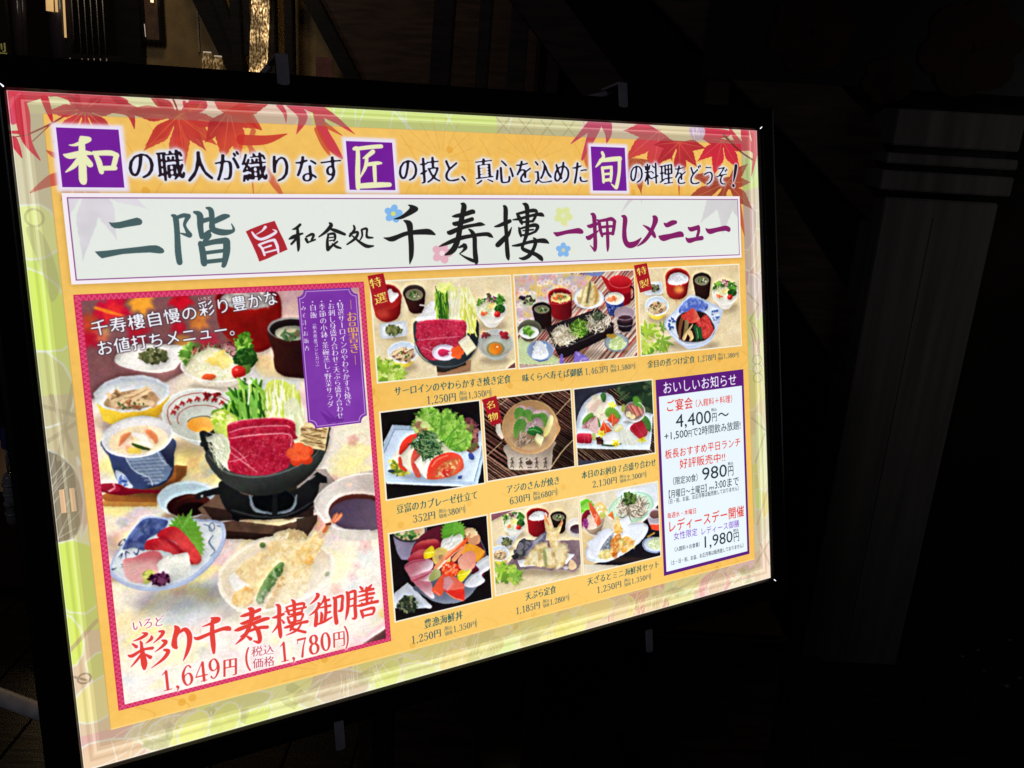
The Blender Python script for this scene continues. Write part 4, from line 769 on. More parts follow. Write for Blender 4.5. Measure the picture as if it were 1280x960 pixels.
    c.oval(475, 268, 262, 150, (220, 226, 232), -8); c.oval(475, 268, 250, 140, (240, 240, 240), -8, grad=((216, 214, 216), (450, 130), (480, 300))); c.oval(482, 292, 216, 104, (240, 222, 188), -7, grad=((250, 236, 206), (300, 280), (640, 300)))
    c.bits(c.ell(470, 300, 150, 76, -8), 26, 22, [(244, 206, 176), (250, 234, 212), (236, 190, 150), (246, 224, 190)], seed=21, stretch=1.8, alpha=.85, soft=2)
    c.pen([[(350, 330, 10), (380, 270, 22), (420, 245, 10)], [(555, 230, 20), (600, 270, 22), (610, 310, 10)]], (236, 150, 104), soft=3); c.pen([[(440, 245, 8), (510, 270, 24), (580, 345, 8)], [(470, 250, 5), (530, 310, 14), (575, 350, 5)]], (250, 246, 240), soft=1.5); c.pen([[(440, 320, 8), (490, 340, 14), (560, 360, 8)]], (74, 96, 44)); c.blob([(405, 360), (440, 342), (500, 360), (495, 388), (420, 388)], (248, 222, 110)); c.pen([[(350, 350, 10), (400, 310, 18), (440, 300, 8)]], (248, 220, 196), soft=2)
    c.ring(475, 268, 256, 145, 11, (236, 240, 244), -8, -10, 190); c.oval(570, 378, 30, 8, (255, 255, 255), -22, soft=3)
    c.pen([[(190, 640, 14), (240, 640, 36), (320, 650, 44), (380, 665, 30), (500, 665, 14), (650, 668, 13)]], (136, 18, 46)); c.oval(275, 640, 76, 30, (168, 40, 66), 4); c.pen([[(270, 665, 8), (310, 640, 4), (300, 610, 6)]], (236, 180, 190), soft=2)
    # little cup of dark sauce
    shade(c, 870, 850, 230, 60, .45)
    pot(c, 838, 715, 222, 128, 850, 800, 120, 60, (188, 208, 216), (206, 220, 226), (214, 230, 238), 20, ((176, 200, 212), (196, 216, 226)), rot=-4)
    c.oval(852, 765, 164, 82, (52, 20, 20), -6, grad=((92, 40, 34), (720, 700), (980, 760))); c.oval(870, 790, 110, 48, (30, 14, 18), -6, soft=6); c.pen([[(760, 740, 3), (860, 700, 6), (960, 715, 3)]], (130, 70, 56), alpha=.5, soft=5)
    # brazier and its board
    d = View(290, 500, 5.818)
    v.poly([(640, 775), (1010, 720), (1060, 780), (960, 870), (880, 900), (560, 880), (545, 860), (600, 820)], (110, 84, 70), grad=((80, 60, 54), (560, 860), (1000, 860)), mix=((134, 108, 90), 30, 5, .7)); v.poly([(930, 720), (1010, 715), (1060, 790), (900, 880), (860, 800)], (176, 164, 158), grad=((156, 146, 142), (1000, 740), (880, 880)))
    v.poly([(560, 850), (640, 862), (860, 884), (965, 855), (965, 890), (600, 905)], (64, 46, 42)); v.poly([(840, 740), (905, 780), (900, 880), (845, 890)], (62, 50, 44))
    e = View(290, 640, 5.818); e.poly([(0, 60), (340, 100), (490, 60), (620, 20), (620, 60), (540, 190), (320, 180), (-190, 170), (-130, 90)], (92, 70, 58), mix=((120, 92, 76), 24, 6, .9)); e.poly([(-190, 120), (0, 140), (320, 165), (300, 205), (-190, 190)], (58, 40, 36)); e.poly([(470, 50), (620, 20), (620, 70), (540, 190), (470, 150)], (80, 62, 54))
    d.poly(spline([(-60, 590), (100, 690), (300, 700), (480, 640), (610, 530), (640, 560), (620, 700), (560, 790), (420, 850), (220, 870), (40, 850), (-60, 770), (-100, 640)], True), (40, 42, 44), grad=((28, 28, 30), (0, 700), (0, 860)))
    d.poly([(560, 580), (620, 520), (690, 560), (694, 604), (640, 600), (590, 650)], (34, 36, 38)); d.pen([[(-245, 700, 26), (-150, 670, 22), (-90, 660, 30)]], (38, 40, 42)); d.oval(-220, 698, 10, 10, (190, 190, 186)); d.pen([[(560, 575, 7), (600, 550, 7)]], (200, 204, 206), alpha=.6, soft=2)
    d.oval(300, 740, 172, 92, (112, 124, 138), 0); d.oval(300, 730, 160, 84, (20, 22, 26), 0); d.pen([[(130, 690, 6), (160, 790, 12), (240, 822, 6)], [(470, 690, 6), (440, 790, 10), (360, 822, 5)]], (140, 152, 166), soft=2); d.pen([[(312, 690, 16), (312, 820, 20)]], (36, 38, 42)); d.pen([[(0, 800, 6), (180, 846, 8), (400, 838, 8), (600, 730, 5)]], (84, 88, 92), alpha=.7, soft=2); d.poly([(0, 820), (60, 850), (50, 885), (0, 870)], (26, 26, 28))
    # pan
    c.pen([[(945, 240, 18), (960, 300, 18), (1000, 400, 14), (1060, 470, 10)]], (40, 42, 44)); c.pen([[(960, 240, 20), (1000, 250, 14), (1060, 200, 14)], [(950, 320, 20), (1010, 320, 16)]], (46, 48, 50)); c.oval(978, 262, 14, 18, (90, 92, 96), soft=4, alpha=.7)
    pan = [(-150, 420), (-110, 470), (-40, 520), (60, 548), (200, 552), (340, 530), (470, 480), (570, 420), (640, 360), (690, 250), (712, 180), (690, 340), (620, 490), (520, 590), (420, 650), (280, 690), (140, 690), (0, 640), (-90, 570)]
    d.poly(spline([(-190, 380), (-60, 300), (200, 330), (500, 330), (700, 200), (712, 240), (690, 360), (620, 490), (520, 590), (420, 650), (280, 690), (140, 690), (0, 640), (-90, 570), (-170, 470)], True), (70, 74, 72), grad=((48, 50, 50), (200, 560), (240, 700)))
    d.poly([(560, 400), (640, 350), (700, 230), (690, 330), (610, 400), (480, 480), (430, 480)], (44, 46, 44)); d.pen([[(-170, 400, 4), (-60, 515, 6), (100, 556, 7), (260, 550, 7), (420, 505, 6), (580, 420, 5), (680, 300, 3)]], (112, 118, 116), soft=1.5)
    # greens and leek and cabbage in the pan
    v.poly(spline([(780, 480), (800, 400), (860, 396), (910, 440), (925, 520), (925, 640), (880, 620), (780, 560), (740, 520)], True), (226, 236, 150), mix=((206, 222, 90), 20, 7, 1)); v.strands([(780, 440), (900, 440), (925, 480), (925, 600), (740, 560)], 120, 84, 7, [(240, 244, 190), (216, 230, 110), (200, 220, 80), (248, 250, 220)], ang=78, spread=14, seed=22, curl=.25)
    v.blob([(860, 480), (905, 460), (930, 540), (925, 630), (890, 640), (870, 560)], (226, 232, 196), soft=1); v.strands(v.ell(900, 560, 30, 70), 20, 70, 5, [(214, 222, 176), (240, 244, 222)], ang=80, spread=20, seed=23, soft=1)
    v.poly(spline([(595, 510), (640, 490), (700, 440), (720, 400), (760, 420), (790, 470), (770, 560), (660, 570), (620, 570)], True), (120, 172, 60)); v.strands([(700, 420), (770, 420), (785, 470), (775, 550), (640, 560), (650, 510)], 150, 74, 10, [(110, 176, 50), (64, 130, 44), (150, 206, 80), (46, 104, 36), (186, 222, 110)], ang=-105, spread=26, seed=24, curl=.5)
    v.pen([[(700, 400, 5), (740, 460, 8), (750, 540, 6)], [(650, 440, 4), (710, 490, 9), (730, 560, 6)], [(760, 420, 3), (756, 480, 6), (760, 550, 5)], [(690, 430, 3), (700, 500, 5), (700, 560, 5)]], (140, 200, 90)); v.pen([[(720, 430, 3), (728, 500, 5), (734, 560, 5)], [(768, 440, 3), (775, 500, 4), (772, 550, 4)]], (52, 110, 40))
    v.blob([(600, 515), (640, 500), (680, 520), (690, 545), (655, 600), (640, 640), (615, 600), (600, 560)], (206, 228, 110)); v.bits(v.ell(635, 530, 36, 24), 40, 9, [(222, 238, 130), (180, 216, 70), (240, 246, 180)], seed=25, jag=.6); v.pen([[(730, 400, 2), (732, 440, 3), (728, 480, 3)], [(855, 390, 2), (848, 440, 4), (840, 520, 4)], [(826, 392, 2), (822, 440, 3), (815, 520, 4)]], (244, 244, 230)); v.oval(732, 398, 12, 11, (248, 248, 240)); v.ring(732, 398, 9, 8, 2, (206, 206, 196))
    v.blob([(596, 600), (640, 590), (662, 640), (664, 720), (640, 706), (610, 670)], (222, 226, 204)); v.strands(v.ell(630, 650, 30, 52), 46, 70, 4, [(248, 250, 240), (226, 230, 208), (200, 208, 176)], ang=60, spread=30, seed=26)
    # tofu with grill marks, carrot flower
    v.poly([(915, 596), (935, 545), (1024, 552), (1008, 650), (960, 640), (914, 622)], (232, 216, 176), mix=((222, 200, 152), 14, 8, .8)); v.strands([(918, 560), (1018, 560), (1004, 644), (918, 616)], 70, 20, 2.4, [(150, 110, 66), (110, 76, 44), (180, 140, 90)], ang=8, spread=12, seed=27, curl=.1, alpha=.85, clip=True)
    for y in (572, 596, 620): v.pen([[(924, y-6, 1.2), (970, y, 2.2), (1008, y+8, 1.2)]], (120, 84, 50), alpha=.7)
    # beef, three folds
    marbled(v, [(655, 556), (700, 540), (780, 532), (850, 530), (895, 545), (900, 585), (890, 610), (700, 610), (660, 600)], seed=31, n=60); v.pen([[(655, 556, 2), (720, 536, 3), (850, 530, 3), (897, 550, 2)]], (248, 180, 190), alpha=.6, soft=1)
    marbled(v, [(660, 580), (720, 566), (820, 562), (880, 565), (886, 600), (884, 640), (700, 640), (662, 620)], base=(206, 44, 80), seed=32, n=60); v.pen([[(658, 584, 1.6), (720, 566, 2.4), (850, 558, 2.4), (880, 564, 2)]], (246, 176, 186), alpha=.8, soft=.6)
    marbled(v, [(664, 602), (720, 596), (810, 588), (880, 590), (886, 640), (878, 700), (850, 722), (790, 738), (720, 738), (668, 726), (654, 700), (664, 650)], base=(202, 42, 76), seed=33, n=150); v.pen([[(664, 604, 2), (720, 596, 2.6), (810, 588, 2.6), (882, 592, 2), (884, 640, 1.4)]], (248, 190, 196), alpha=.85, soft=.6)
    v.pen([[(662, 655, 1.5), (710, 690, 2.6), (762, 728, 1.5)], [(660, 690, 1.5), (700, 680, 2), (730, 665, 1)], [(665, 635, 1), (700, 662, 2), (725, 690, 1.2)]], (244, 178, 184), alpha=.8, soft=.6)
    v.fill([v.ell(918+30*math.cos(math.radians(a)), 664+26*math.sin(math.radians(a)), 22, 19) for a in (-100, -30, 40, 120, 190)]+[v.ell(916, 664, 26, 24)], (236, 92, 50), grad=((206, 66, 38), (900, 640), (930, 710)), soft=.6); v.fill([v.ell(914+26*math.cos(math.radians(a)), 656+20*math.sin(math.radians(a)), 18, 15) for a in (-100, -30, 40, 120, 190)], (246, 118, 70), alpha=.8, soft=2)
    # wide bowl of broth on the right
    d.poly(spline([(595, 760), (640, 670), (760, 580), (900, 535), (1100, 520), (1200, 760), (1120, 930), (960, 980), (780, 950), (660, 880)], True), (232, 226, 222), grad=((206, 196, 190), (640, 740), (1000, 560)), soft=2)
    e.poly(spline([(700, 100), (800, 130), (1000, 130), (1120, 100), (1120, 170), (980, 205), (820, 200), (720, 140)], True), (222, 216, 208), soft=2); d.oval(935, 815, 232, 135, (96, 50, 44), 2, soft=2); d.oval(935, 835, 224, 120, (96, 80, 106), 2, grad=((116, 100, 124), (740, 800), (1060, 860)), soft=2); d.pen([[(598, 740, 5), (640, 680, 6), (760, 588, 6), (900, 542, 5), (1080, 532, 4)], [(600, 770, 5), (680, 880, 7), (800, 940, 8), (1000, 950, 6)]], (250, 248, 244), soft=2); d.oval(852, 616, 22, 12, (250, 220, 200), soft=4)
    # sashimi plate
    g = View(110, 640, 5.818)
    shade(g, 640, 620, 330, 100, .4, -10, (90, 90, 110)); g.poly(spline([(155, 420), (200, 300), (330, 120), (410, 35), (560, 40), (800, 50), (960, 66), (1000, 130), (990, 240), (900, 380), (760, 500), (600, 560), (420, 575), (280, 540), (180, 480)], True), (176, 190, 222))
    g.poly(spline([(175, 400), (215, 300), (340, 125), (420, 50), (560, 55), (800, 66), (940, 84), (975, 140), (960, 235), (870, 360), (740, 470), (580, 530), (420, 545), (290, 515), (195, 455)], True), (222, 228, 232), mix=((206, 214, 222), 30, 9, .7))
    g.poly(spline([(330, 130), (415, 50), (560, 55), (575, 95), (520, 150), (430, 200), (410, 280), (330, 260), (250, 270)], True), (66, 80, 140), mix=((110, 126, 176), 12, 10, 1.4)); r = rnd(9)
    g.pen([[(x, y, 2), (x+r.uniform(-30, 30), y+r.uniform(-30, 30), 5), (x+r.uniform(-40, 40), y+r.uniform(-50, 50), 2)] for x, y in [(250, 240), (280, 220), (300, 300), (220, 330), (240, 380), (180, 410), (330, 290), (400, 120), (430, 80)]], (70, 84, 120)); g.pen([[(900+20*math.cos(a), 110+30*math.sin(a), 3) for a in np.linspace(q, q+4, 6)] for q in (0, 1.5, 3)]+[[(840, 90, 3), (880, 100, 4), (900, 130, 3)], [(940, 100, 4), (960, 105, 4)], [(910, 170, 3), (880, 220, 6), (920, 280, 4), (890, 320, 3)]], (90, 110, 150), alpha=.8)
    serrated(g, 730, 180, 190, 110, 60, (104, 164, 56), veins=(170, 206, 120), grad=((140, 196, 80), (640, 60), (820, 320)), tooth=.2, n=24); g.pen([[(700, 90, 10), (735, 30, 12), (755, -20, 3)]], (130, 186, 80))
    for p, cl, gc in (([(505, 180), (530, 135), (600, 105), (660, 120), (720, 180), (790, 270), (825, 340), (800, 378), (750, 370), (690, 290), (620, 210)], (196, 40, 54), ((226, 80, 80), (560, 120), (640, 220))), ([(412, 245), (430, 210), (500, 190), (560, 195), (640, 240), (700, 300), (740, 350), (700, 360), (600, 300), (520, 280), (420, 275)], (186, 34, 50), ((216, 72, 78), (450, 200), (560, 260)))):
        g.poly(spline(p, True), cl, grad=gc, tex=(.1, 12, 3)); g.strands(spline(p, True), 16, 90, 3, [(228, 110, 110)], ang=35, spread=12, alpha=.5, seed=4, clip=True)
    g.poly(spline([(540, 170), (640, 230), (720, 320), (770, 380), (730, 370), (660, 290), (560, 210), (510, 195)], True), (170, 26, 44), alpha=.8, soft=3)
    g.poly(spline([(255, 350), (330, 330), (420, 290), (500, 285), (545, 330), (520, 420), (470, 500), (390, 520), (300, 500), (262, 450)], True), (224, 180, 178), grad=((206, 110, 120), (400, 400), (410, 300))); g.strands([(270, 360), (500, 300), (500, 480), (300, 490)], 14, 120, 3, [(240, 206, 200), (210, 150, 150)], ang=-20, spread=12, alpha=.5, seed=6, clip=True)
    g.poly(spline([(505, 370), (580, 320), (700, 298), (730, 310), (745, 430), (700, 470), (610, 500), (560, 480), (515, 420)], True), (238, 238, 232), grad=((206, 210, 208), (600, 330), (560, 500)), soft=1); g.bits(g.ell(640, 330, 80, 14), 30, 7, [(255, 255, 252), (226, 226, 216)], seed=7)
    g.blob([(398, 470), (420, 425), (465, 420), (482, 450), (450, 510), (405, 520)], (196, 200, 110)); g.bits(g.ell(430, 465, 34, 40), 20, 9, [(214, 216, 140), (170, 176, 84)], seed=8, soft=1); g.bits(g.ell(520, 490, 78, 38), 90, 12, [(70, 24, 60), (110, 50, 96), (48, 16, 44), (140, 80, 120)], seed=9, jag=.6)
    g.pen([[(160, 420, 6), (240, 500, 7), (340, 548, 7), (440, 556, 7), (600, 535, 7), (760, 470, 7), (900, 350, 7), (985, 210, 6), (990, 120, 5)]], (190, 202, 228), soft=1)
    # tempura plate
    shade(e, 330, 690, 430, 70, .4, -8, (110, 100, 90)); shade(e, -90, 640, 120, 120, .3, 0, (120, 116, 120)); e.poly(spline([(-102, 490), (-87, 410), (0, 310), (100, 240), (200, 192), (360, 175), (600, 220), (720, 300), (742, 400), (700, 500), (560, 612), (320, 702), (103, 724), (13, 692), (-77, 600)], True), (242, 236, 220), soft=1.5)
    e.poly(spline([(-78, 490), (-62, 420), (20, 330), (115, 262), (210, 215), (360, 200), (590, 240), (700, 312), (716, 392), (672, 482), (540, 588), (310, 676), (110, 696), (30, 668), (-52, 588)], True), (232, 220, 198), grad=((222, 204, 178), (200, 300), (700, 420)), soft=1.5)
    e.blob([(-20, 470), (50, 440), (140, 510), (90, 590), (10, 560)], (240, 238, 234), soft=2); e.oval(222, 240, 22, 20, (110, 140, 80), soft=2); e.oval(690, 450, 16, 20, (90, 120, 60), 20, soft=2)
    e.blob([(300, 160), (420, 125), (520, 150), (560, 230), (440, 260), (340, 240)], (236, 222, 186), soft=1); e.bits(e.ell(430, 175, 110, 46), 50, 16, [(246, 236, 206), (226, 206, 160), (214, 190, 140)], seed=40, soft=1)
    batter(e, [(25, 430), (120, 345), (220, 280), (300, 215), (460, 210), (540, 250), (500, 340), (400, 440), (320, 540), (240, 650), (170, 620), (130, 540), (60, 480)], 41, (242, 226, 184), (230, 204, 150), (252, 242, 214), 150, 17)
    batter(e, [(5, 610), (60, 565), (120, 545), (160, 590), (150, 660), (80, 690), (20, 680)], 42, (238, 202, 130), (224, 172, 90), (250, 226, 170), 40, 16)
    e.poly(spline([(175, 640), (200, 560), (260, 460), (330, 380), (370, 365), (375, 400), (330, 480), (280, 560), (230, 640), (200, 670)], True), (110, 146, 84), mix=((150, 180, 126), 14, 11, 1)); e.bits([(190, 640), (300, 440), (365, 380), (370, 410), (300, 540), (220, 650)], 60, 10, [(70, 116, 54), (160, 186, 140), (96, 136, 70)], seed=43, soft=1); batter(e, [(240, 700), (290, 600), (360, 480), (390, 470), (390, 530), (330, 640), (280, 710)], 44, (222, 190, 120), (196, 150, 76), (246, 226, 176), 40, 9)
    batter(e, [(330, 660), (340, 600), (400, 500), (430, 380), (500, 260), (580, 180), (640, 150), (670, 190), (650, 250), (600, 330), (570, 460), (520, 590), (430, 650), (360, 680)], 45, (244, 224, 172), (230, 192, 118), (254, 242, 208), 150, 18); e.bits([(540, 320), (590, 330), (580, 380), (540, 370)], 8, 14, [(240, 180, 80)], seed=46, soft=3)
    e.pen([[(650, 170, 24), (690, 110, 20), (720, 70, 14)]], (232, 200, 166)); e.pen([[(668, 140, 12), (690, 110, 12)]], (226, 130, 80)); e.pen([[(690, 90, 10), (712, 84, 10)]], (130, 70, 50)); e.poly([(720, 60), (740, 20), (770, -5), (770, 15), (800, 0), (806, 22), (780, 60), (740, 85)], (226, 130, 96)); e.pen([[(735, 65, 3), (765, 15, 4)], [(750, 70, 3), (795, 18, 4)]], (246, 190, 150))
    e.pen([[(-100, 510, 7), (-72, 606, 8), (18, 694, 9), (110, 724, 10), (320, 700, 10), (560, 608, 10), (700, 500, 9), (740, 400, 8), (722, 310, 6)]], (250, 246, 234), soft=2)
    e.poly([(940, 960), (1100, 860), (1200, 760), (1200, 960)], (120, 84, 84), grad=((90, 62, 62), (1000, 900), (1140, 940)), soft=3); e.pen([[(920, 970, 14), (1060, 850, 22), (1180, 760, 16)]], (240, 200, 210), alpha=.7, soft=8)
    e.blob([(1060, 740), (1090, 700), (1180, 690), (1180, 760), (1080, 765)], (244, 220, 150), soft=8, alpha=.9)
    for (x, y, R, c2) in ((970, 250, 56, (226, 150, 160)), (870, 460, 44, (220, 160, 180)), (760, 560, 54, (220, 130, 110)), (900, 390, 40, (230, 160, 170))): flower(e, x, y, R, c2, (200, 80, 90), alpha=.55, rot=20, soft=3)
    # white glow below the title, then the lettering
    D.fill([spline([(120, 1380), (120, 1230), (260, 1200), (430, 1170), (560, 1120), (720, 1080), (740, 1200), (640, 1330), (420, 1380)], True)], (255, 252, 246), alpha=.6, soft=22)
    D.clip(None); develop(x0, y0, x1, y1, 1.0, .035, 11, 1.06, .92, 1.22)
    ttl = (226, 66, 56); FT = 1.25; h = ((255, 246, 248), 11, 1); f = View(150, 750, 8)
    f.pen([[(220, 330, 6), (262, 342, 16), (200, 385, 14), (130, 412, 4)], [(120, 440, 8), (160, 470, 16)], [(200, 415, 8), (212, 440, 14)], [(310, 360, 6), (310, 390, 16), (255, 435, 4)], [(80, 555, 8), (120, 560, 18), (220, 500, 12), (320, 482, 16)], [(210, 450, 12), (222, 540, 22), (238, 640, 28), (240, 690, 14)], [(205, 550, 12), (160, 610, 12), (105, 672, 4)], [(250, 545, 8), (300, 575, 18)],
           [(390, 315, 10), (430, 320, 16), (400, 370, 14), (330, 432, 3)], [(420, 405, 10), (455, 420, 18), (420, 465, 14), (345, 522, 3)], [(440, 500, 12), (480, 515, 18), (430, 590, 16), (310, 682, 3)],
           [(545, 260, 8), (570, 300, 28), (545, 380, 22), (540, 450, 26), (560, 480, 14)], [(560, 350, 10), (600, 318, 14), (650, 295, 20), (690, 350, 24), (690, 440, 22), (665, 530, 16), (630, 608, 4)],
           [(910, 180, 8), (980, 195, 24), (920, 230, 16), (820, 268, 4)], [(740, 375, 6), (780, 385, 18), (900, 335, 16), (1020, 290, 18), (1080, 285, 24), (1100, 300, 10)], [(920, 205, 14), (920, 330, 22), (930, 450, 22), (936, 530, 12)]], ttl, halo=h, fat=1.1)
    k = View(280, 730, 6.4)
    k.pen([[(195, 195, 6), (222, 212, 18), (215, 290, 14), (190, 370, 14), (150, 430, 12), (92, 482, 3)], [(130, 258, 4), (165, 250, 12), (240, 225, 12), (285, 205, 12)], [(130, 315, 4), (160, 312, 12), (240, 280, 12), (285, 262, 11)], [(82, 372, 4), (120, 362, 14), (220, 322, 12), (310, 285, 14), (355, 275, 10)], [(130, 420, 4), (200, 378, 9), (280, 350, 11), (345, 345, 12)], [(240, 335, 8), (270, 370, 14), (285, 430, 14), (278, 465, 12), (235, 455, 4)], [(185, 420, 6), (212, 440, 12)]], ttl, halo=h, fat=FT)
    k.pen([[(415, 165, 5), (440, 185, 14), (440, 300, 14), (450, 400, 14), (452, 430, 6)], [(385, 270, 4), (420, 262, 12), (475, 240, 10)], [(440, 270, 8), (430, 330, 10), (385, 388, 3)], [(460, 285, 4), (478, 310, 9)],
           [(540, 125, 5), (560, 150, 13), (562, 230, 11), (565, 300, 12), (530, 370, 8)], [(495, 185, 5), (510, 215, 11), (520, 245, 6)], [(500, 185, 6), (560, 168, 9), (630, 155, 11), (640, 175, 8), (620, 215, 6)], [(485, 222, 4), (560, 205, 8), (655, 185, 8)], [(515, 245, 5), (560, 238, 7), (625, 220, 7)], [(505, 262, 5), (520, 300, 10), (525, 315, 6)], [(515, 265, 6), (570, 250, 8), (630, 240, 9), (615, 290, 7)], [(525, 308, 6), (610, 290, 7)], [(480, 350, 4), (510, 342, 11), (590, 315, 9), (665, 300, 12)], [(545, 310, 8), (535, 350, 9), (590, 370, 9), (650, 385, 10)], [(620, 310, 6), (580, 370, 9), (495, 410, 3)]], ttl, halo=h, fat=1.15)
    k.pen([[(740, 75, 5), (752, 90, 11), (730, 125, 8), (690, 160, 3)], [(752, 150, 5), (762, 165, 10), (735, 210, 8), (685, 250, 3)], [(738, 205, 7), (738, 270, 11), (732, 330, 11)], [(800, 95, 5), (805, 115, 9), (775, 165, 4)], [(785, 140, 4), (840, 125, 8)], [(765, 190, 4), (850, 172, 8)], [(810, 120, 8), (815, 220, 9), (805, 290, 8)], [(775, 225, 4), (782, 250, 9), (775, 305, 8)], [(815, 232, 5), (848, 222, 7)], [(752, 320, 6), (800, 300, 8), (862, 265, 5)], [(875, 108, 6), (890, 130, 11), (890, 230, 11), (900, 310, 12)], [(880, 115, 7), (945, 95, 9), (945, 150, 9), (940, 205, 10), (915, 215, 5)]], ttl, halo=h, fat=1.42)
    k.pen([[(978, 62, 5), (992, 85, 11), (992, 170, 10), (985, 230, 9), (972, 285, 3)], [(985, 75, 6), (1040, 55, 9), (1050, 80, 9), (1048, 180, 10), (1052, 265, 10), (1025, 275, 4)], [(998, 125, 5), (1042, 112, 6)], [(998, 180, 5), (1042, 168, 6)], [(1088, 20, 5), (1105, 38, 9)], [(1180, 5, 5), (1160, 30, 9), (1150, 40, 4)], [(1082, 62, 4), (1140, 50, 8), (1195, 38, 8)], [(1070, 100, 4), (1140, 82, 8), (1200, 72, 8)], [(1082, 135, 4), (1140, 118, 7), (1190, 108, 7)], [(1140, 30, 8), (1142, 90, 8), (1145, 155, 8)], [(1060, 175, 4), (1100, 168, 9), (1170, 150, 8), (1228, 138, 10)], [(1100, 150, 4), (1112, 165, 8)], [(1182, 128, 5), (1172, 150, 6)], [(1092, 210, 5), (1105, 235, 9), (1112, 268, 6)], [(1100, 212, 6), (1190, 190, 9), (1200, 215, 8), (1188, 240, 6)], [(1112, 255, 6), (1190, 238, 7)]], ttl, halo=h, fat=1.42)
    f.text('いろど', (112, 262), (440, 205), 120, (196, 84, 110), 'brush', halo=((255, 250, 250), .1), wt=-.006)
    rd = (220, 70, 62); hh = ((255, 248, 246), .06)
    f.text('1,649', (392, 817), (1005, 664), 290, rd, 'serif', halo=hh); f.text('円', (1022, 684), (1175, 658), 205, rd, 'mincho', halo=hh, wt=.012); k.text('（', (70, 634), (215, 600), 215, rd, 'mincho', halo=hh, wt=.004)
    k.text('税込', (215, 545), (402, 520), 90, (200, 80, 100), 'mincho', halo=hh); k.text('価格', (225, 640), (405, 612), 90, (200, 80, 100), 'mincho', halo=hh); k.text('1,780', (430, 549), (858, 444), 225, rd, 'serif', halo=hh); k.text('円', (866, 449), (974, 428), 145, rd, 'mincho', halo=hh, wt=.012); k.text('）', (958, 431), (1080, 402), 205, rd, 'mincho', halo=hh, wt=.004)
    wt = (238, 242, 250); ww = ((70, 50, 60), .06, .75)
    a.text('千寿樓自慢の彩り豊かな', (185, 405), (1345, 0+215), 128, wt, 'sans', halo=ww, wt=.006) if False else None
    a.text('千寿樓自慢の', (190, 418), (975, 290), 122, wt, 'sans', halo=ww, wt=.012); a.text('彩り豊かな', (978, 276), (1560, 182), 122, wt, 'sans', halo=ww, wt=.012); a.text('いろど', (975, 200), (1075, 186), 30, wt, 'sans')
    a.text('お値打ちメニュー。', (232, 560), (1310, 400), 122, wt, 'sans', halo=ww, wt=.012)
    # purple list of dishes
    pu = (132, 62, 172); x0, y0, x1, y1 = 569, 440, 722, 783; n = 17
    def plaque(d):
        a0, b0, a1, b1 = x0+d, y0+d, x1-d, y1-d; P = []
        for (cx, cy, s) in ((a0, b0, 90), (a1, b0, 180), (a1, b1, 270), (a0, b1, 0)):
            P += [(cx+n*math.cos(math.radians(s-q)), cy+n*math.sin(math.radians(s-q))) for q in np.linspace(0, 90, 7)]
        return P
    D.poly(plaque(0), pu, mix=((120, 50, 160), 70, 12, .8)); q = plaque(5); D.line(q+[q[0]], 1.6, (214, 190, 226), n=1, alpha=.9)
    D.clip([(x0, y0), (x1, y0), (x1, y1), (x0, y1)]); D.blob([(590, 540), (640, 480), (700, 470), (640, 560), (600, 620)], (116, 44, 158), alpha=.5, soft=10); D.poly([(600, 740), (640, 770), (620, 776)], (100, 36, 140), alpha=.7); D.poly([(610, 730), (650, 775), (640, 778)], (100, 36, 140), alpha=.6); D.blob([(640, 768), (652, 752), (660, 772)], (100, 36, 140), alpha=.7); D.clip(None)
    p = View(360, 340, 4.8); W = (236, 230, 246); hp = ((96, 40, 130), .12, .6)
    p.line([(377, 168), (381, 222)], 3, (226, 176, 90)); p.line([(403, 500), (407, 555)], 3, (226, 176, 90)); p.vtext('お品書き', (381, 236), (402, 488), 66, (232, 180, 90), 'mincho', wt=.015)
    for t, a1_, b1_, hh_ in (('・特選サーロインのやわらかすき焼き', (312, 162), (364, 800), 43), ('・お刺し身盛り合わせ・天ぷら盛り合わせ', (257, 164), (316, 880), 43), ('・季節の小鉢・茶碗蒸し・野菜サラダ', (202, 166), (257, 812), 43), ('・白飯', (148, 168), (157, 280), 43), ('・みそ汁・お新香', (90, 172), (116, 478), 34)): p.vtext(t, a1_, b1_, hh_, W, 'mincho', wt=.012)
    p.vtext('（栃木県産コシヒカリ）', (158, 292), (180, 582), 27, W, 'sans', wt=.004)
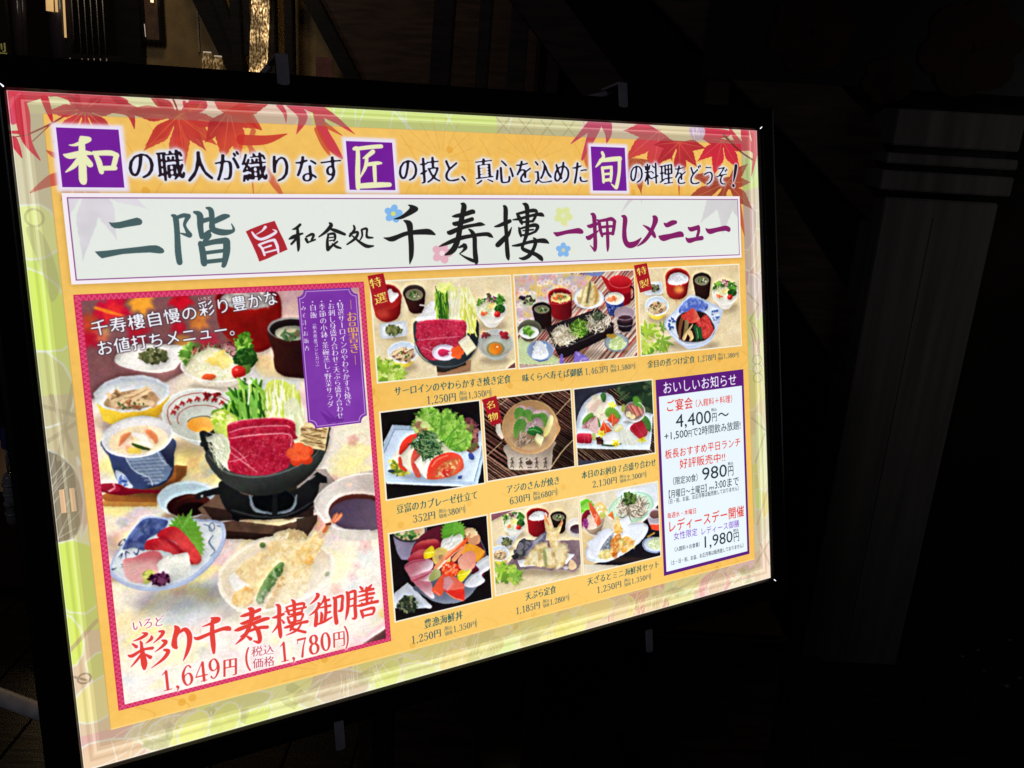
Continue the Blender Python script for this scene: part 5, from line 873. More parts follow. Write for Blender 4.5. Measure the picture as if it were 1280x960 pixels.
# ------------------------------------------------------------------ the nine small photographs
PHOTOS = [(757, 428, 1164, 686), (1174, 428, 1586, 688), (1599, 426, 2005, 688), (757, 762, 1045, 993), (1053, 762, 1341, 990), (1350, 763, 1636, 991), (756, 1082, 1045, 1320), (1056, 1081, 1345, 1316), (1351, 1081, 1640, 1318)]
LAST = [None]
def develop(x0, y0, x1, y1, soft=.9, grain=.035, seed=0, con=1.02, sat=.98, gam=1.08):
    """turn a drawn picture into a printed photograph: soft edges, fine uneven tone"""
    a = IMG[y0:y1, x0:x1]; h, w = a.shape[:2]
    yy, xx = np.mgrid[0:h, 0:w]                            # edges wander a little, as they do in a half-tone
    dx = 1.2*fbm(h, w, 9, 80+seed, x0, y0)+.4*fbm(h, w, 3.2, 81+seed, x0, y0); dy = 1.2*fbm(h, w, 9, 82+seed, x0, y0)+.4*fbm(h, w, 3.2, 83+seed, x0, y0)
    fx = np.clip(xx+dx, 0, w-1.001); fy = np.clip(yy+dy, 0, h-1.001); ix, iy = fx.astype(int), fy.astype(int); ux, uy = (fx-ix)[..., None], (fy-iy)[..., None]
    ix1, iy1 = np.minimum(ix+1, w-1), np.minimum(iy+1, h-1)
    a = ((a[iy, ix]*(1-ux)+a[iy, ix1]*ux)*(1-uy)+(a[iy1, ix]*(1-ux)+a[iy1, ix1]*ux)*uy).astype(np.float32)
    b = blur(a, soft); g = blur(a, 7); G = blur(a.mean(2), 5)
    b = b+(b-g)*.16
    ly, lx = np.gradient(G); relief = np.clip((lx*.5+ly)*-5.0, -.13, .13)      # things catch the studio light on their upper edges
    t = 1+relief+grain*fbm(h, w, 4.2, 60+seed, x0, y0)*1.6+.045*fbm(h, w, 26, 70+seed, x0, y0)
    hue = np.stack([fbm(h, w, 11, 90+seed+q, x0, y0) for q in range(3)], 2)*.025
    b = b*t[..., None]+hue; m = b.mean(2, keepdims=True); b = m+(b-m)*sat; b = np.clip((b-.56)*con+.56, 0, 1)**gam; IMG[y0:y1, x0:x1] = b*np.array([1.0, .985, .965], np.float32) if gam > 1.1 else b
def finish():
    if LAST[0] is not None:
        x0, y0, x1, y1 = PHOTOS[LAST[0]]; develop(x0+2, y0+2, x1-2, y1-2, seed=LAST[0])
    LAST[0] = None
def open_photo(i, col, mix=None):
    finish(); LAST[0] = i; CLIP[0] = None
    x0, y0, x1, y1 = PHOTOS[i]; D.rect(x0-2, y0-2, x1+2, y1+2, (246, 238, 214)); D.rect(x0+2, y0+2, x1-2, y1-2, col, mix=mix); D.clip([(x0+2, y0+2), (x1-2, y0+2), (x1-2, y1-2), (x0+2, y1-2)])
WOOD = ((226, 204, 160), ((240, 226, 192), 70, 21, .9))
def wood_lines(v, box, ang=-28, n=30, seed=3):
    x0, y0, x1, y1 = box; v.strands([(x0, y0), (x1, y0), (x1, y1), (x0, y1)], n, 420, 14, [(214, 186, 136), (238, 222, 188)], ang=ang, spread=4, curl=.05, alpha=.25, seed=seed, soft=5)
def noodles(v, pts, cols, n, seed, L=90, w=7): v.blob(pts, tuple(int(c*.62) for c in cols[0])); v.strands(spline(pts, True), n, L, w, cols, seed=seed, curl=1.2)
def paint_small():
    # 1 beef sukiyaki set
    open_photo(0, *WOOD); v = View(460, 340, 6.4); wood_lines(v, (0, 60, 1200, 880))
    v.poly([(1110, 775), (1200, 700), (1200, 790)], (110, 60, 62))
    pot(v, 150, 200, 122, 104, 158, 310, 104, 90, (176, 40, 36), (128, 20, 24), (170, 36, 36), 10, ((120, 22, 26), (170, 40, 36))); v.oval(120, 330, 50, 36, (226, 100, 80), alpha=.5, soft=14); v.blob([(160, 150), (185, 135), (205, 160), (240, 165), (246, 190), (200, 240), (180, 238), (165, 200)], (240, 238, 236))
    soup(v, 372, 168, 90, 68, 390, 290, 62, 44, 31, (74, 34, 30), (56, 44, 42))
    shade(v, 210, 520, 110, 24, .3); v.poly([(92, 420), (130, 405), (290, 388), (312, 400), (322, 490), (300, 510), (120, 535), (100, 520)], (206, 212, 220)); v.poly([(112, 425), (285, 402), (305, 485), (118, 515)], (226, 230, 234)); v.line([(112, 435), (275, 405)], 4, (120, 120, 140), alpha=.6)
    v.bits(v.ell(205, 465, 58, 38), 60, 11, [(90, 100, 60), (60, 74, 40), (150, 150, 100), (120, 126, 80)], seed=32, jag=.6)
    kobachi(v, 282, 640, 128, 92, 33); 
    v.bits([(80, 700), (160, 720), (300, 800), (270, 850), (90, 880)], 50, 26, [(150, 190, 60), (190, 216, 90), (120, 160, 50), (210, 226, 130)], seed=34, jag=.7); maple(v, 140, 790, 110, -80, (156, 196, 64), seed=35); maple(v, 240, 820, 90, 30, (176, 206, 84), seed=36)
    salad(v, 990, 300, 122, 108, 37)
    shade(v, 1010, 700, 120, 34, .35); pot(v, 1022, 570, 142, 118, 1030, 650, 84, 54, (196, 200, 196), (160, 168, 168), (206, 208, 204), 8, ((190, 196, 190), (182, 184, 168))); v.bits([(910, 500), (1000, 470), (1000, 490), (930, 520)], 14, 12, [(150, 50, 60), (120, 60, 60)], seed=38); v.bits([(1050, 480), (1110, 480), (1130, 540), (1090, 520)], 20, 13, [(176, 46, 60), (150, 40, 56)], seed=39); v.ring(1022, 590, 108, 84, 4, (150, 110, 110), 0, 20, 330, alpha=.5)
    v.oval(1022, 610, 74, 56, (150, 142, 100), soft=2); v.oval(1020, 614, 52, 46, (240, 156, 50), grad=((226, 120, 30), (980, 640), (1040, 590))); v.oval(1036, 596, 10, 7, (255, 230, 190))
    # pan and stand
    v.poly([(550, 760), (830, 700), (820, 790), (560, 840)], (176, 130, 96)); v.poly([(550, 750), (600, 760), (780, 710), (790, 740), (620, 800), (555, 800)], (50, 40, 36))
    v.poly(spline([(365, 470), (400, 380), (640, 330), (860, 370), (890, 480), (870, 600), (800, 700), (700, 760), (600, 770), (480, 710), (400, 620)], True), (52, 60, 64), grad=((38, 44, 48), (500, 700), (840, 420))); v.ring(628, 545, 256, 212, 8, (100, 106, 108), 0, 0, 175, alpha=.8)
    v.poly(spline([(380, 380), (440, 320), (500, 240), (560, 250), (580, 400), (440, 400)], True), (238, 238, 236)); v.strands([(390, 380), (500, 250), (560, 260), (560, 390)], 80, 60, 5, [(250, 250, 250), (225, 225, 225)], seed=40)
    v.pen([[(420, 265, 6), (450, 268, 7)], [(395, 350, 3), (420, 370, 5)]], (245, 245, 245))
    v.poly(spline([(540, 210), (600, 110), (660, 130), (780, 120), (850, 200), (870, 320), (860, 470), (820, 490), (760, 460), (640, 380), (560, 370)], True), (214, 218, 100), mix=((236, 234, 150), 12, 41, 1.2)); v.strands([(700, 150), (850, 200), (850, 470), (780, 470), (700, 380)], 70, 150, 12, [(226, 228, 120), (240, 238, 170), (206, 210, 84), (250, 248, 214)], ang=80, spread=12, seed=42, curl=.2)
    v.strands([(640, 180), (740, 180), (740, 380), (640, 370)], 30, 200, 14, [(246, 244, 226), (226, 222, 190), (238, 236, 200)], ang=95, spread=6, seed=43, curl=.1); v.strands([(535, 170), (650, 170), (640, 370), (560, 370)], 60, 140, 11, [(120, 168, 50), (60, 110, 36), (160, 200, 70), (44, 90, 34)], ang=88, spread=12, seed=44, curl=.2); v.bits(v.ell(620, 130, 70, 30), 30, 16, [(206, 222, 110), (230, 236, 150)], seed=45, jag=.7)
    marbled(v, [(405, 400), (560, 378), (700, 380), (785, 400), (780, 500), (760, 560), (560, 580), (400, 540), (388, 470)], seed=46, n=110, L=60, w=4); marbled(v, [(400, 548), (560, 530), (760, 520), (770, 560), (720, 600), (640, 690), (540, 705), (470, 690), (410, 610)], base=(190, 36, 66), seed=47, n=110, L=60, w=4)
    v.pen([[(400, 545, 3), (560, 528, 4), (740, 515, 3)], [(400, 390, 3), (560, 376, 4), (760, 392, 3)], [(430, 600, 3), (520, 640, 5), (560, 690, 3)]], (240, 160, 170), alpha=.7, soft=2)
    v.oval(612, 642, 98, 66, (232, 220, 236)); v.ring(612, 642, 88, 58, 8, (210, 196, 226), alpha=.7); v.poly(spline([(560, 640), (590, 612), (660, 630), (690, 640), (620, 670), (580, 672)], True), (206, 50, 96)); v.poly([(640, 640), (700, 620), (700, 690), (660, 680)], (232, 220, 236))
    v.fill([v.ell(716+30*math.cos(math.radians(a)), 640+32*math.sin(math.radians(a)), 25, 24) for a in range(0, 360, 72)]+[v.ell(716, 640, 28, 30)], (236, 98, 44)); v.poly([(722, 560), (800, 502), (870, 596), (790, 660)], (242, 234, 200)); v.poly([(722, 560), (800, 502), (820, 520), (745, 585)], (252, 246, 222)); v.poly([(790, 660), (870, 596), (870, 606), (790, 670)], (206, 192, 150))
    # 2 buckwheat noodle set
    open_photo(1, (200, 170, 160)); v = View(640, 335, 8); r = rnd(8)
    v.poly([(0, 60), (1280, 0), (1280, 960), (0, 960)], (190, 160, 146))
    g = [[] for _ in range(5)]
    for i in range(64):
        x = -300+i*30+r.uniform(-5, 5); g[r.randint(5)].append([(x-100, 960, r.uniform(4, 8)), (x+760, -60, r.uniform(3, 6))])
    for st, c in zip(g, ((176, 50, 50), (226, 206, 180), (120, 40, 44), (206, 140, 110), (236, 226, 210))): v.pen(st, c, n=1)
    v.poly(spline([(20, 70), (400, 50), (760, 70), (800, 100), (720, 200), (640, 300), (560, 340), (400, 420), (200, 520), (20, 560)], True), (206, 184, 190), mix=((226, 196, 120), 16, 51, 1.5)); ptn = r.uniform(0, 1, (130, 2))
    for a, b in ptn:
        x = 40+a*720; y = 70+b*460
        if x/760+(y-70)/520 > 1.15: continue
        c = [(236, 206, 130), (206, 176, 206), (226, 170, 180), (240, 232, 226), (176, 186, 206)][r.randint(5)]; flower(v, x, y, 36, c, (210, 150, 90), alpha=.75, rot=r.uniform(0, 72), soft=3)
    v.poly([(700, 50), (930, 36), (890, 80), (800, 80)], (120, 136, 186)); v.poly([(60, 700), (180, 740), (480, 900), (460, 960), (60, 960)], (206, 220, 170)); [v.line([(60, 700+q*30), (470, 960+q*24)], 3, (170, 186, 130), alpha=.6) for q in range(8)]
    v.poly([(80, 290), (130, 262), (240, 262), (260, 330), (220, 370), (110, 400)], (206, 206, 190)); v.bits(v.ell(165, 320, 55, 42), 30, 14, [(130, 150, 90), (200, 206, 160), (70, 60, 50)], seed=52); v.bits(v.ell(110, 300, 24, 20), 10, 12, [(50, 30, 50)], seed=53)
    shade(v, 240, 620, 120, 26, .5); shade(v, 520, 510, 120, 30, .5)
    pot(v, 482, 275, 118, 76, 500, 460, 100, 60, (150, 24, 34), (96, 16, 26), (176, 34, 44), 12, ((120, 20, 28), (140, 26, 36))); heap(v, [(390, 300), (420, 260), (500, 248), (585, 280), (570, 320), (480, 340), (410, 330)], [(240, 222, 150), (226, 200, 110), (252, 240, 190)], 70, 40, 6, 54); v.bits(v.ell(470, 290, 50, 20), 8, 14, [(232, 120, 70)], seed=55); v.bits(v.ell(500, 295, 60, 22), 10, 8, [(90, 140, 60)], seed=56)
    v.pen([[(370, 340, 4), (380, 420, 4)], [(372, 345, 2), (480, 362, 3), (590, 330, 2)]], (226, 90, 96), alpha=.7, soft=2)
    soup(v, 300, 400, 98, 62, 318, 560, 80, 50, 57, (36, 28, 32), (22, 20, 24))
    pot(v, 180, 610, 118, 96, 170, 680, 76, 50, (86, 90, 70), (64, 66, 52), (110, 112, 92), 8, ((96, 96, 78), (70, 72, 58))); v.oval(172, 640, 100, 64, (236, 238, 236)); v.bits(v.ell(165, 625, 42, 42), 30, 16, [(130, 190, 70), (160, 210, 100), (90, 150, 50)], seed=58)
    # lacquer box of three kinds of noodles
    shade(v, 700, 860, 300, 50, .4); v.poly([(340, 590), (860, 400), (1020, 560), (1020, 660), (520, 900), (460, 860)], (34, 26, 30)); v.poly([(360, 600), (860, 410), (1000, 560), (480, 790)], (44, 36, 40)); v.pen([[(340, 590, 3), (470, 800, 3), (1020, 570, 4)]], (96, 88, 92), alpha=.8); v.pen([[(860, 400, 3), (1020, 555, 3)]], (80, 70, 74))
    v.blob([(400, 640), (480, 570), (560, 590), (640, 680), (600, 730), (490, 775), (430, 720)], (170, 158, 130)); v.strands(v.ell(522, 672, 112, 88, -20), 130, 90, 8, [(230, 220, 196), (200, 188, 160), (244, 238, 220), (170, 158, 132)], seed=59, curl=1.2)
    v.strands(v.ell(685, 600, 92, 78, -20), 120, 80, 8, [(130, 180, 60), (90, 140, 40), (170, 206, 96), (60, 100, 30)], seed=60, curl=1.2); v.strands(v.ell(860, 535, 110, 84, -20), 130, 90, 8, [(216, 206, 186), (180, 168, 146), (236, 230, 214), (140, 128, 112)], seed=61, curl=1.2); v.strands(v.ell(870, 480, 62, 40), 60, 50, 4, [(50, 66, 44), (36, 48, 34), (80, 96, 66)], seed=62)
    # tempura dish
    shade(v, 780, 390, 150, 24, .4); v.oval(770, 300, 155, 106, (214, 216, 226)); v.oval(770, 296, 140, 92, (236, 236, 238)); batter(v, [(650, 300), (720, 200), (780, 130), (830, 160), (870, 250), (870, 330), (800, 380), (720, 380)], 63, (224, 206, 150), (196, 166, 100), (244, 236, 206), 60, 14); v.pen([[(785, 140, 12), (770, 240, 12), (750, 340, 10)]], (70, 76, 60), alpha=.7, soft=3); v.pen([[(830, 180, 16), (850, 260, 18), (840, 330, 14)]], (206, 150, 80), alpha=.8, soft=3); v.pen([[(700, 220, 12), (680, 270, 16)], [(740, 200, 10), (720, 300, 14), (700, 360, 10)]], (240, 232, 196), alpha=.8, soft=2)
    # red pourer
    v.poly([(890, 76), (920, 80), (990, 140), (990, 230), (960, 210)], (180, 30, 40)); v.poly(spline([(975, 130), (1000, 90), (1080, 70), (1160, 90), (1200, 140), (1190, 240), (1190, 330), (1140, 370), (1080, 370), (1000, 260)], True), (176, 22, 34)); v.oval(1085, 130, 112, 60, (206, 40, 50), 4, grad=((170, 20, 32), (1085, 80), (1085, 200))); v.ring(1085, 134, 110, 62, 5, (236, 120, 120), 4, 15, 170); v.ring(1190, 250, 34, 66, 18, (60, 20, 26), 0, 260, 450); v.poly([(1120, 260), (1190, 240), (1180, 350), (1130, 370)], (120, 14, 26), soft=6)
    # custard cup, glass of dip, radish, onion
    pot(v, 1028, 302, 96, 64, 1035, 430, 74, 50, (64, 80, 150), (40, 52, 104), (226, 232, 240), 10, ((240, 230, 206), (246, 236, 210))); v.bits(v.ell(1015, 312, 45, 28), 12, 15, [(236, 120, 70), (246, 160, 110)], seed=64); v.bits([(960, 380), (1100, 380), (1080, 470), (980, 470)], 40, 7, [(110, 130, 190), (30, 40, 90)], seed=65)
    v.poly([(1030, 440), (1060, 620), (1100, 650), (1180, 640), (1210, 600), (1230, 440)], (176, 160, 160), alpha=.9); v.oval(1128, 450, 102, 68, (170, 150, 160)); v.poly([(1050, 520), (1070, 610), (1110, 640), (1180, 630), (1205, 590), (1215, 510)], (40, 28, 36)); v.oval(1135, 506, 74, 36, (70, 44, 56)); v.ring(1130, 540, 96, 40, 5, (216, 210, 214), 0, 0, 180, alpha=.8); v.ring(1128, 450, 102, 68, 5, (214, 204, 208), alpha=.8); v.ring(1140, 620, 60, 26, 5, (206, 190, 196), 0, 0, 180, alpha=.6)
    pot(v, 286, 820, 134, 100, 292, 880, 84, 54, (90, 110, 160), (70, 88, 140), (150, 170, 206), 10, ((130, 150, 186), (150, 168, 200))); v.blob([(200, 880), (230, 790), (245, 730), (290, 725), (330, 770), (370, 860), (320, 905), (240, 905)], (232, 236, 242)); v.bits(v.ell(285, 810, 60, 80), 60, 12, [(248, 250, 252), (222, 226, 232)], seed=66)
    shade(v, 1060, 830, 110, 20, .4); v.oval(1048, 742, 122, 92, (120, 136, 150)); v.oval(1048, 738, 110, 80, (160, 176, 180)); v.bits(v.ell(1000, 680, 50, 18), 10, 16, [(206, 160, 60)], seed=67); heap(v, [(970, 770), (1000, 710), (1060, 680), (1120, 720), (1140, 770), (1080, 810), (1000, 810)], [(206, 220, 160), (236, 240, 206), (170, 196, 120)], 70, 36, 7, 68)
    v.pen([[(500, 870, 16), (500, 940, 24)], [(640, 850, 20), (660, 880, 40), (640, 940, 26)], [(700, 880, 24), (730, 910, 34)], [(740, 930, 16), (770, 920, 10)]], (134, 112, 200), tex=(.2, 8, 4)); v.pen([[(640, 840, 6), (670, 860, 14)], [(690, 905, 6), (740, 900, 10)]], (170, 150, 224))
    # 3 simmered bream set
    open_photo(2, *WOOD); v = View(785, 325, 8); wood_lines(v, (60, 60, 1140, 940), seed=5)
    shade(v, 260, 335, 100, 24, .35); v.poly([(150, 230), (340, 208), (356, 320), (330, 345), (170, 352)], (220, 224, 230)); v.poly([(180, 240), (330, 222), (340, 310), (190, 325)], (206, 214, 228)); v.bits(v.ell(272, 280, 34, 34), 30, 12, [(90, 90, 60), (60, 60, 44), (130, 130, 90)], seed=71)
    pot(v, 496, 170, 122, 92, 492, 310, 104, 84, (186, 44, 38), (120, 20, 26), (190, 44, 40), 14, ((130, 24, 28), (160, 36, 34))); v.blob([(400, 200), (440, 140), (520, 122), (600, 165), (590, 220), (500, 248), (420, 240)], (226, 230, 232)); v.bits(v.ell(500, 190, 90, 52), 90, 9, [(248, 250, 252), (214, 218, 222), (238, 240, 242)], seed=72); v.oval(510, 290, 50, 34, (255, 180, 90), soft=14, alpha=.9); v.poly([(470, 400), (500, 380), (490, 450)], (240, 150, 70), alpha=.6, soft=6)
    soup(v, 740, 190, 92, 68, 745, 340, 70, 60, 73, (50, 28, 24), (34, 28, 26))
    salad(v, 972, 330, 128, 118, 74); kobachi(v, 290, 455, 126, 104, 75)
    v.bits([(120, 690), (230, 640), (300, 640), (420, 880), (300, 930), (130, 950)], 50, 28, [(150, 190, 60), (196, 216, 90), (110, 160, 60), (220, 230, 140)], seed=76, jag=.7); maple(v, 190, 720, 150, -50, (170, 200, 70), seed=77); maple(v, 340, 800, 150, 60, (140, 180, 70), seed=78); maple(v, 190, 850, 120, 150, (186, 210, 90), seed=79); maple(v, 340, 670, 100, -20, (120, 160, 60), seed=80)
    shade(v, 660, 840, 260, 50, .35); v.poly(spline([(365, 620), (470, 500), (580, 380), (630, 345), (720, 370), (930, 480), (935, 560), (880, 720), (800, 830), (640, 885), (540, 850), (420, 740)], True), (196, 208, 232)); v.poly([(380, 625), (480, 510), (600, 370), (640, 356), (910, 490), (918, 560), (850, 700), (780, 790), (640, 820), (530, 790), (430, 710)], (216, 226, 238))
    v.poly(spline([(520, 470), (600, 385), (660, 370), (790, 430), (790, 490), (700, 540), (600, 510), (520, 530)], True), (80, 104, 190), mix=((150, 170, 220), 9, 81, 1.6)); v.bits([(840, 500), (910, 500), (900, 620), (850, 600)], 12, 10, [(80, 110, 180)], seed=82); v.bits([(390, 610), (460, 560), (480, 700), (420, 690)], 14, 10, [(60, 90, 160)], seed=83)
    v.blob([(480, 620), (560, 520), (760, 520), (860, 650), (850, 730), (760, 800), (620, 815), (520, 780)], (44, 26, 26), soft=4)
    for P_, c_, g_ in (([(530, 565), (600, 510), (660, 480), (720, 580), (700, 610), (620, 630)], (206, 50, 44), ((226, 150, 110), (620, 560), (710, 560))), ([(680, 640), (720, 590), (790, 545), (860, 690), (850, 740), (760, 785), (730, 700)], (166, 24, 36), ((196, 50, 50), (700, 640), (840, 640)))): v.poly(spline(P_, True, 3), c_, grad=g_, mix=((226, 90, 80), 6, 84, .8))
    v.pen([[(540, 590, 18), (520, 680, 18), (520, 780, 10)]], (130, 80, 50)); v.pen([[(590, 620, 24), (580, 700, 22), (560, 770, 12)]], (150, 130, 90)); v.pen([[(650, 640, 4), (600, 710, 12), (560, 780, 20)], [(620, 720, 24), (640, 770, 20), (620, 800, 10)]], (226, 196, 140)); v.pen([[(680, 670, 26), (700, 740, 26), (690, 800, 14)], [(720, 680, 16), (735, 780, 14)]], (36, 90, 50)); v.pen([[(690, 680, 5), (705, 780, 5)]], (110, 160, 100))
    v.pen([[(380, 640, 4), (440, 740, 6), (560, 830, 7), (650, 840, 7), (800, 790, 6), (900, 640, 5)]], (236, 240, 248))
    # 4 tofu and tomato
    open_photo(3, (24, 20, 22)); v = View(470, 500, 8)
    v.poly([(170, 250), (200, 246), (1060, 300), (1080, 330), (1080, 560), (1020, 850), (960, 862), (100, 820), (60, 700), (80, 420)], (186, 206, 232)); v.poly([(190, 285), (1050, 345), (1060, 520), (985, 810), (100, 800), (80, 540)], (208, 224, 242), grad=((216, 232, 246), (300, 300), (700, 840))); v.pen([[(190, 285, 4), (85, 525, 4)], [(190, 288, 3), (380, 300, 3)], [(1060, 350, 3), (1058, 520, 4), (985, 805, 4)]], (96, 110, 140), alpha=.75, soft=1)
    v.pen([[(170, 250, 8), (80, 430, 6)], [(110, 826, 8), (600, 846, 8), (1000, 856, 8)]], (224, 236, 248), soft=2)
    shade(v, 560, 760, 320, 50, .4, 0, (90, 100, 120))
    v.blob([(880, 210), (950, 175), (1000, 240), (1000, 340), (1010, 480), (960, 520), (900, 480)], (120, 60, 66)); v.bits([(890, 210), (1000, 220), (1010, 500), (930, 510)], 60, 22, [(150, 90, 90), (96, 40, 60), (180, 120, 110), (110, 110, 60)], seed=91, jag=.7)
    v.poly(spline([(370, 240), (400, 190), (460, 160), (460, 90), (560, 70), (620, 100), (660, 150), (720, 90), (740, 160), (800, 210), (850, 160), (880, 200), (880, 290), (950, 340), (930, 440), (880, 510), (760, 500), (640, 400), (480, 330), (400, 330)], True), (130, 186, 70), mix=((90, 150, 50), 16, 92, 1.2)); lf = [(380, 240), (480, 90), (620, 100), (860, 180), (940, 340), (900, 500), (760, 490), (600, 340), (420, 330)]
    v.bits(lf, 120, 30, [(130, 190, 60), (170, 214, 100), (90, 150, 50), (150, 200, 80)], alpha=.7, seed=93, jag=.7, soft=2); v.strands(lf, 60, 120, 8, [(196, 226, 130), (80, 140, 46), (176, 214, 110)], ang=-60, spread=60, seed=94, curl=.9, alpha=.8); v.bits([(370, 230), (420, 200), (560, 270), (540, 330), (400, 320)], 30, 24, [(214, 224, 150), (190, 210, 110), (160, 110, 90)], seed=95, jag=.7, alpha=.9); v.pen([[(640, 350, 8), (660, 200, 12), (640, 120, 4)], [(700, 400, 8), (780, 300, 10), (860, 220, 3)], [(740, 470, 6), (860, 420, 6), (920, 360, 3)]], (86, 146, 50), alpha=.8, soft=3)
    for i in range(40): u = i/40; q = spline([(370, 240), (460, 90), (560, 72), (640, 140), (720, 92), (800, 210), (860, 160), (890, 290), (950, 350), (930, 440), (890, 505)], False, 4)[i]; v.oval(q[0], q[1], 16, 13, [(150, 206, 80), (120, 180, 60), (180, 220, 110)][i % 3])
    v.bits([(110, 620), (160, 590), (240, 660), (330, 720), (270, 745), (160, 720)], 60, 18, [(214, 206, 60), (170, 170, 50), (230, 222, 110), (110, 130, 50)], seed=96, jag=.6); v.oval(155, 708, 34, 16, (50, 70, 80)); v.oval(955, 560, 28, 40, (70, 90, 170), -30); v.poly([(820, 760), (865, 750), (860, 780), (820, 790)], (60, 80, 160))
    v.poly(spline([(160, 560), (230, 500), (300, 540), (260, 640), (190, 600)], True), (236, 232, 216)); v.poly(spline([(232, 520), (250, 440), (320, 360), (410, 335), (400, 380), (330, 460), (250, 545)], True), (226, 60, 44)); v.poly([(250, 560), (360, 450), (450, 430), (380, 560), (400, 720), (300, 690)], (236, 230, 206)); v.poly(spline([(350, 600), (380, 500), (450, 480), (450, 560), (430, 680), (450, 760), (410, 770), (370, 700)], True), (206, 60, 54), mix=((226, 110, 90), 10, 97, 1)); v.pen([[(240, 580, 16), (250, 660, 20), (300, 700, 14)]], (220, 70, 50))
    v.poly([(385, 620), (620, 380), (760, 510), (600, 560), (510, 785), (470, 760)], (238, 236, 216), grad=((214, 210, 180), (460, 560), (640, 430))); v.poly([(385, 620), (470, 530), (540, 600), (510, 785)], (248, 246, 232))
    v.strands([(370, 430), (450, 320), (560, 320), (650, 440), (640, 520), (540, 600), (470, 560)], 170, 90, 13, [(50, 90, 50), (90, 130, 80), (34, 66, 40), (130, 160, 110)], seed=98, curl=1)
    v.poly(spline([(510, 770), (520, 680), (560, 600), (650, 540), (760, 520), (850, 560), (880, 640), (860, 700), (760, 760), (620, 790), (530, 790)], True), (226, 54, 38), grad=((240, 100, 70), (560, 560), (700, 760))); v.poly(spline([(590, 760), (620, 680), (700, 610), (780, 590), (820, 640), (780, 740), (680, 770)], True), (226, 150, 90), mix=((210, 80, 56), 8, 99, 1.2)); v.bits(v.ell(680, 730, 60, 34), 16, 12, [(206, 50, 50), (240, 190, 150)], seed=100); v.bits(v.ell(790, 620, 50, 60), 16, 12, [(240, 200, 130), (220, 110, 70)], seed=101); v.pen([[(560, 660, 6), (620, 590, 8), (720, 550, 5)]], (255, 170, 140), alpha=.7, soft=3)
    # 5 grilled minced fish in an earthen dish
    open_photo(4, (40, 26, 22)); v = View(595, 485, 9.143); reeds(v, (80, 0, 1160, 960), 35, 62, [(150, 106, 92), (120, 78, 68), (176, 132, 112), (96, 60, 52)], seed=6, w=12)
    v.poly([(880, 500), (1130, 480), (1130, 960), (820, 960), (820, 700)], (20, 14, 12), alpha=.62, soft=40); v.pen([[(130, 770, 5), (300, 610, 5)], [(720, 120, 4), (780, 50, 4)], [(920, 300, 5), (1090, 110, 5)], [(820, 960, 6), (980, 730, 7), (1110, 590, 6)], [(270, 190, 4), (370, 110, 4)]], (196, 170, 130))
    v.poly(spline([(350, 640), (360, 800), (370, 900), (420, 930), (640, 935), (830, 925), (865, 880), (880, 700), (880, 600)], True), (206, 192, 176), grad=((176, 160, 146), (600, 800), (880, 800))); v.pen([[(260, 400, 24), (262, 480, 34), (300, 560, 20)]], (222, 212, 196)); shade(v, 620, 950, 260, 20, .6)
    bk = (60, 50, 44)
    for x in (410, 510, 690, 790):
        rr = rnd(x); v.pen([[(x-18, 800+rr.uniform(0, 20), 3), (x+20, 795, 5)], [(x, 790, 4), (x+4, 850, 6), (x-6, 880, 3)], [(x-20, 850, 3), (x+24, 846, 4)], [(x-14, 905, 4), (x+8, 885, 5), (x+24, 915, 3)], [(x+14, 820, 3), (x+18, 870, 3)]], bk, alpha=.85)
    v.oval(608, 850, 40, 26, (90, 76, 66)); v.pen([[(575, 815, 3), (590, 800, 5)], [(610, 810, 3), (625, 825, 4)], [(590, 905, 4), (640, 905, 4)]], bk)
    shade(v, 630, 660, 330, 110, .35); v.oval(622, 444, 326, 312, (186, 144, 96), -18, grad=((206, 166, 118), (400, 300), (860, 640))); v.oval(622, 426, 300, 278, (176, 136, 92), -18, grad=((206, 172, 130), (520, 160), (640, 620))); v.ring(622, 440, 318, 302, 10, (222, 188, 142), -18, 10, 150, alpha=.8, soft=3); v.ring(616, 430, 308, 288, 7, (214, 182, 136), -18, 150, 370, alpha=.8, soft=2)
    v.pen([[(920, 400, 16), (950, 450, 20), (930, 520, 14)]], (196, 150, 100), soft=3)
    shade(v, 620, 560, 210, 80, .45)
    for (x, y, L, W, ro, mt) in ((500, 290, 90, 66, 100, (196, 160, 160)), (600, 300, 80, 60, 60, (176, 150, 150)), (700, 330, 70, 60, -30, (196, 168, 172)), (770, 350, 90, 60, 70, (186, 160, 160)), (500, 450, 125, 76, 110, (176, 156, 140)), (680, 440, 90, 76, 10, (176, 146, 150))):
        v.oval(x+20, y-30, L*.8, W, mt, ro, tex=(.15, 9, 3)); serrated(v, x, y+10, L, W, ro, (76, 130, 54), veins=(140, 180, 100), grad=((110, 160, 70), (x-40, y-60), (x+30, y+60)), tooth=.14, n=20)
    v.poly(spline([(560, 460), (620, 420), (720, 440), (770, 500), (700, 540), (600, 520)], True), (46, 104, 50)); v.pen([[(580, 480, 5), (660, 470, 8), (740, 500, 5)]], (90, 160, 80)); v.blob([(560, 470), (600, 400), (680, 372), (750, 400), (750, 450), (690, 430), (620, 440), (580, 500)], (176, 150, 150), tex=(.2, 8, 3)); v.bits(v.ell(650, 410, 60, 26, -20), 30, 9, [(200, 176, 176), (150, 124, 124)], seed=103)
    v.blob([(470, 600), (500, 500), (540, 490), (580, 560), (650, 590), (640, 620), (480, 670)], (150, 128, 108)); v.strands([(470, 620), (510, 490), (580, 560), (650, 600), (480, 670)], 50, 80, 12, [(196, 176, 150), (110, 90, 76), (170, 148, 126)], ang=-60, spread=50, seed=104)
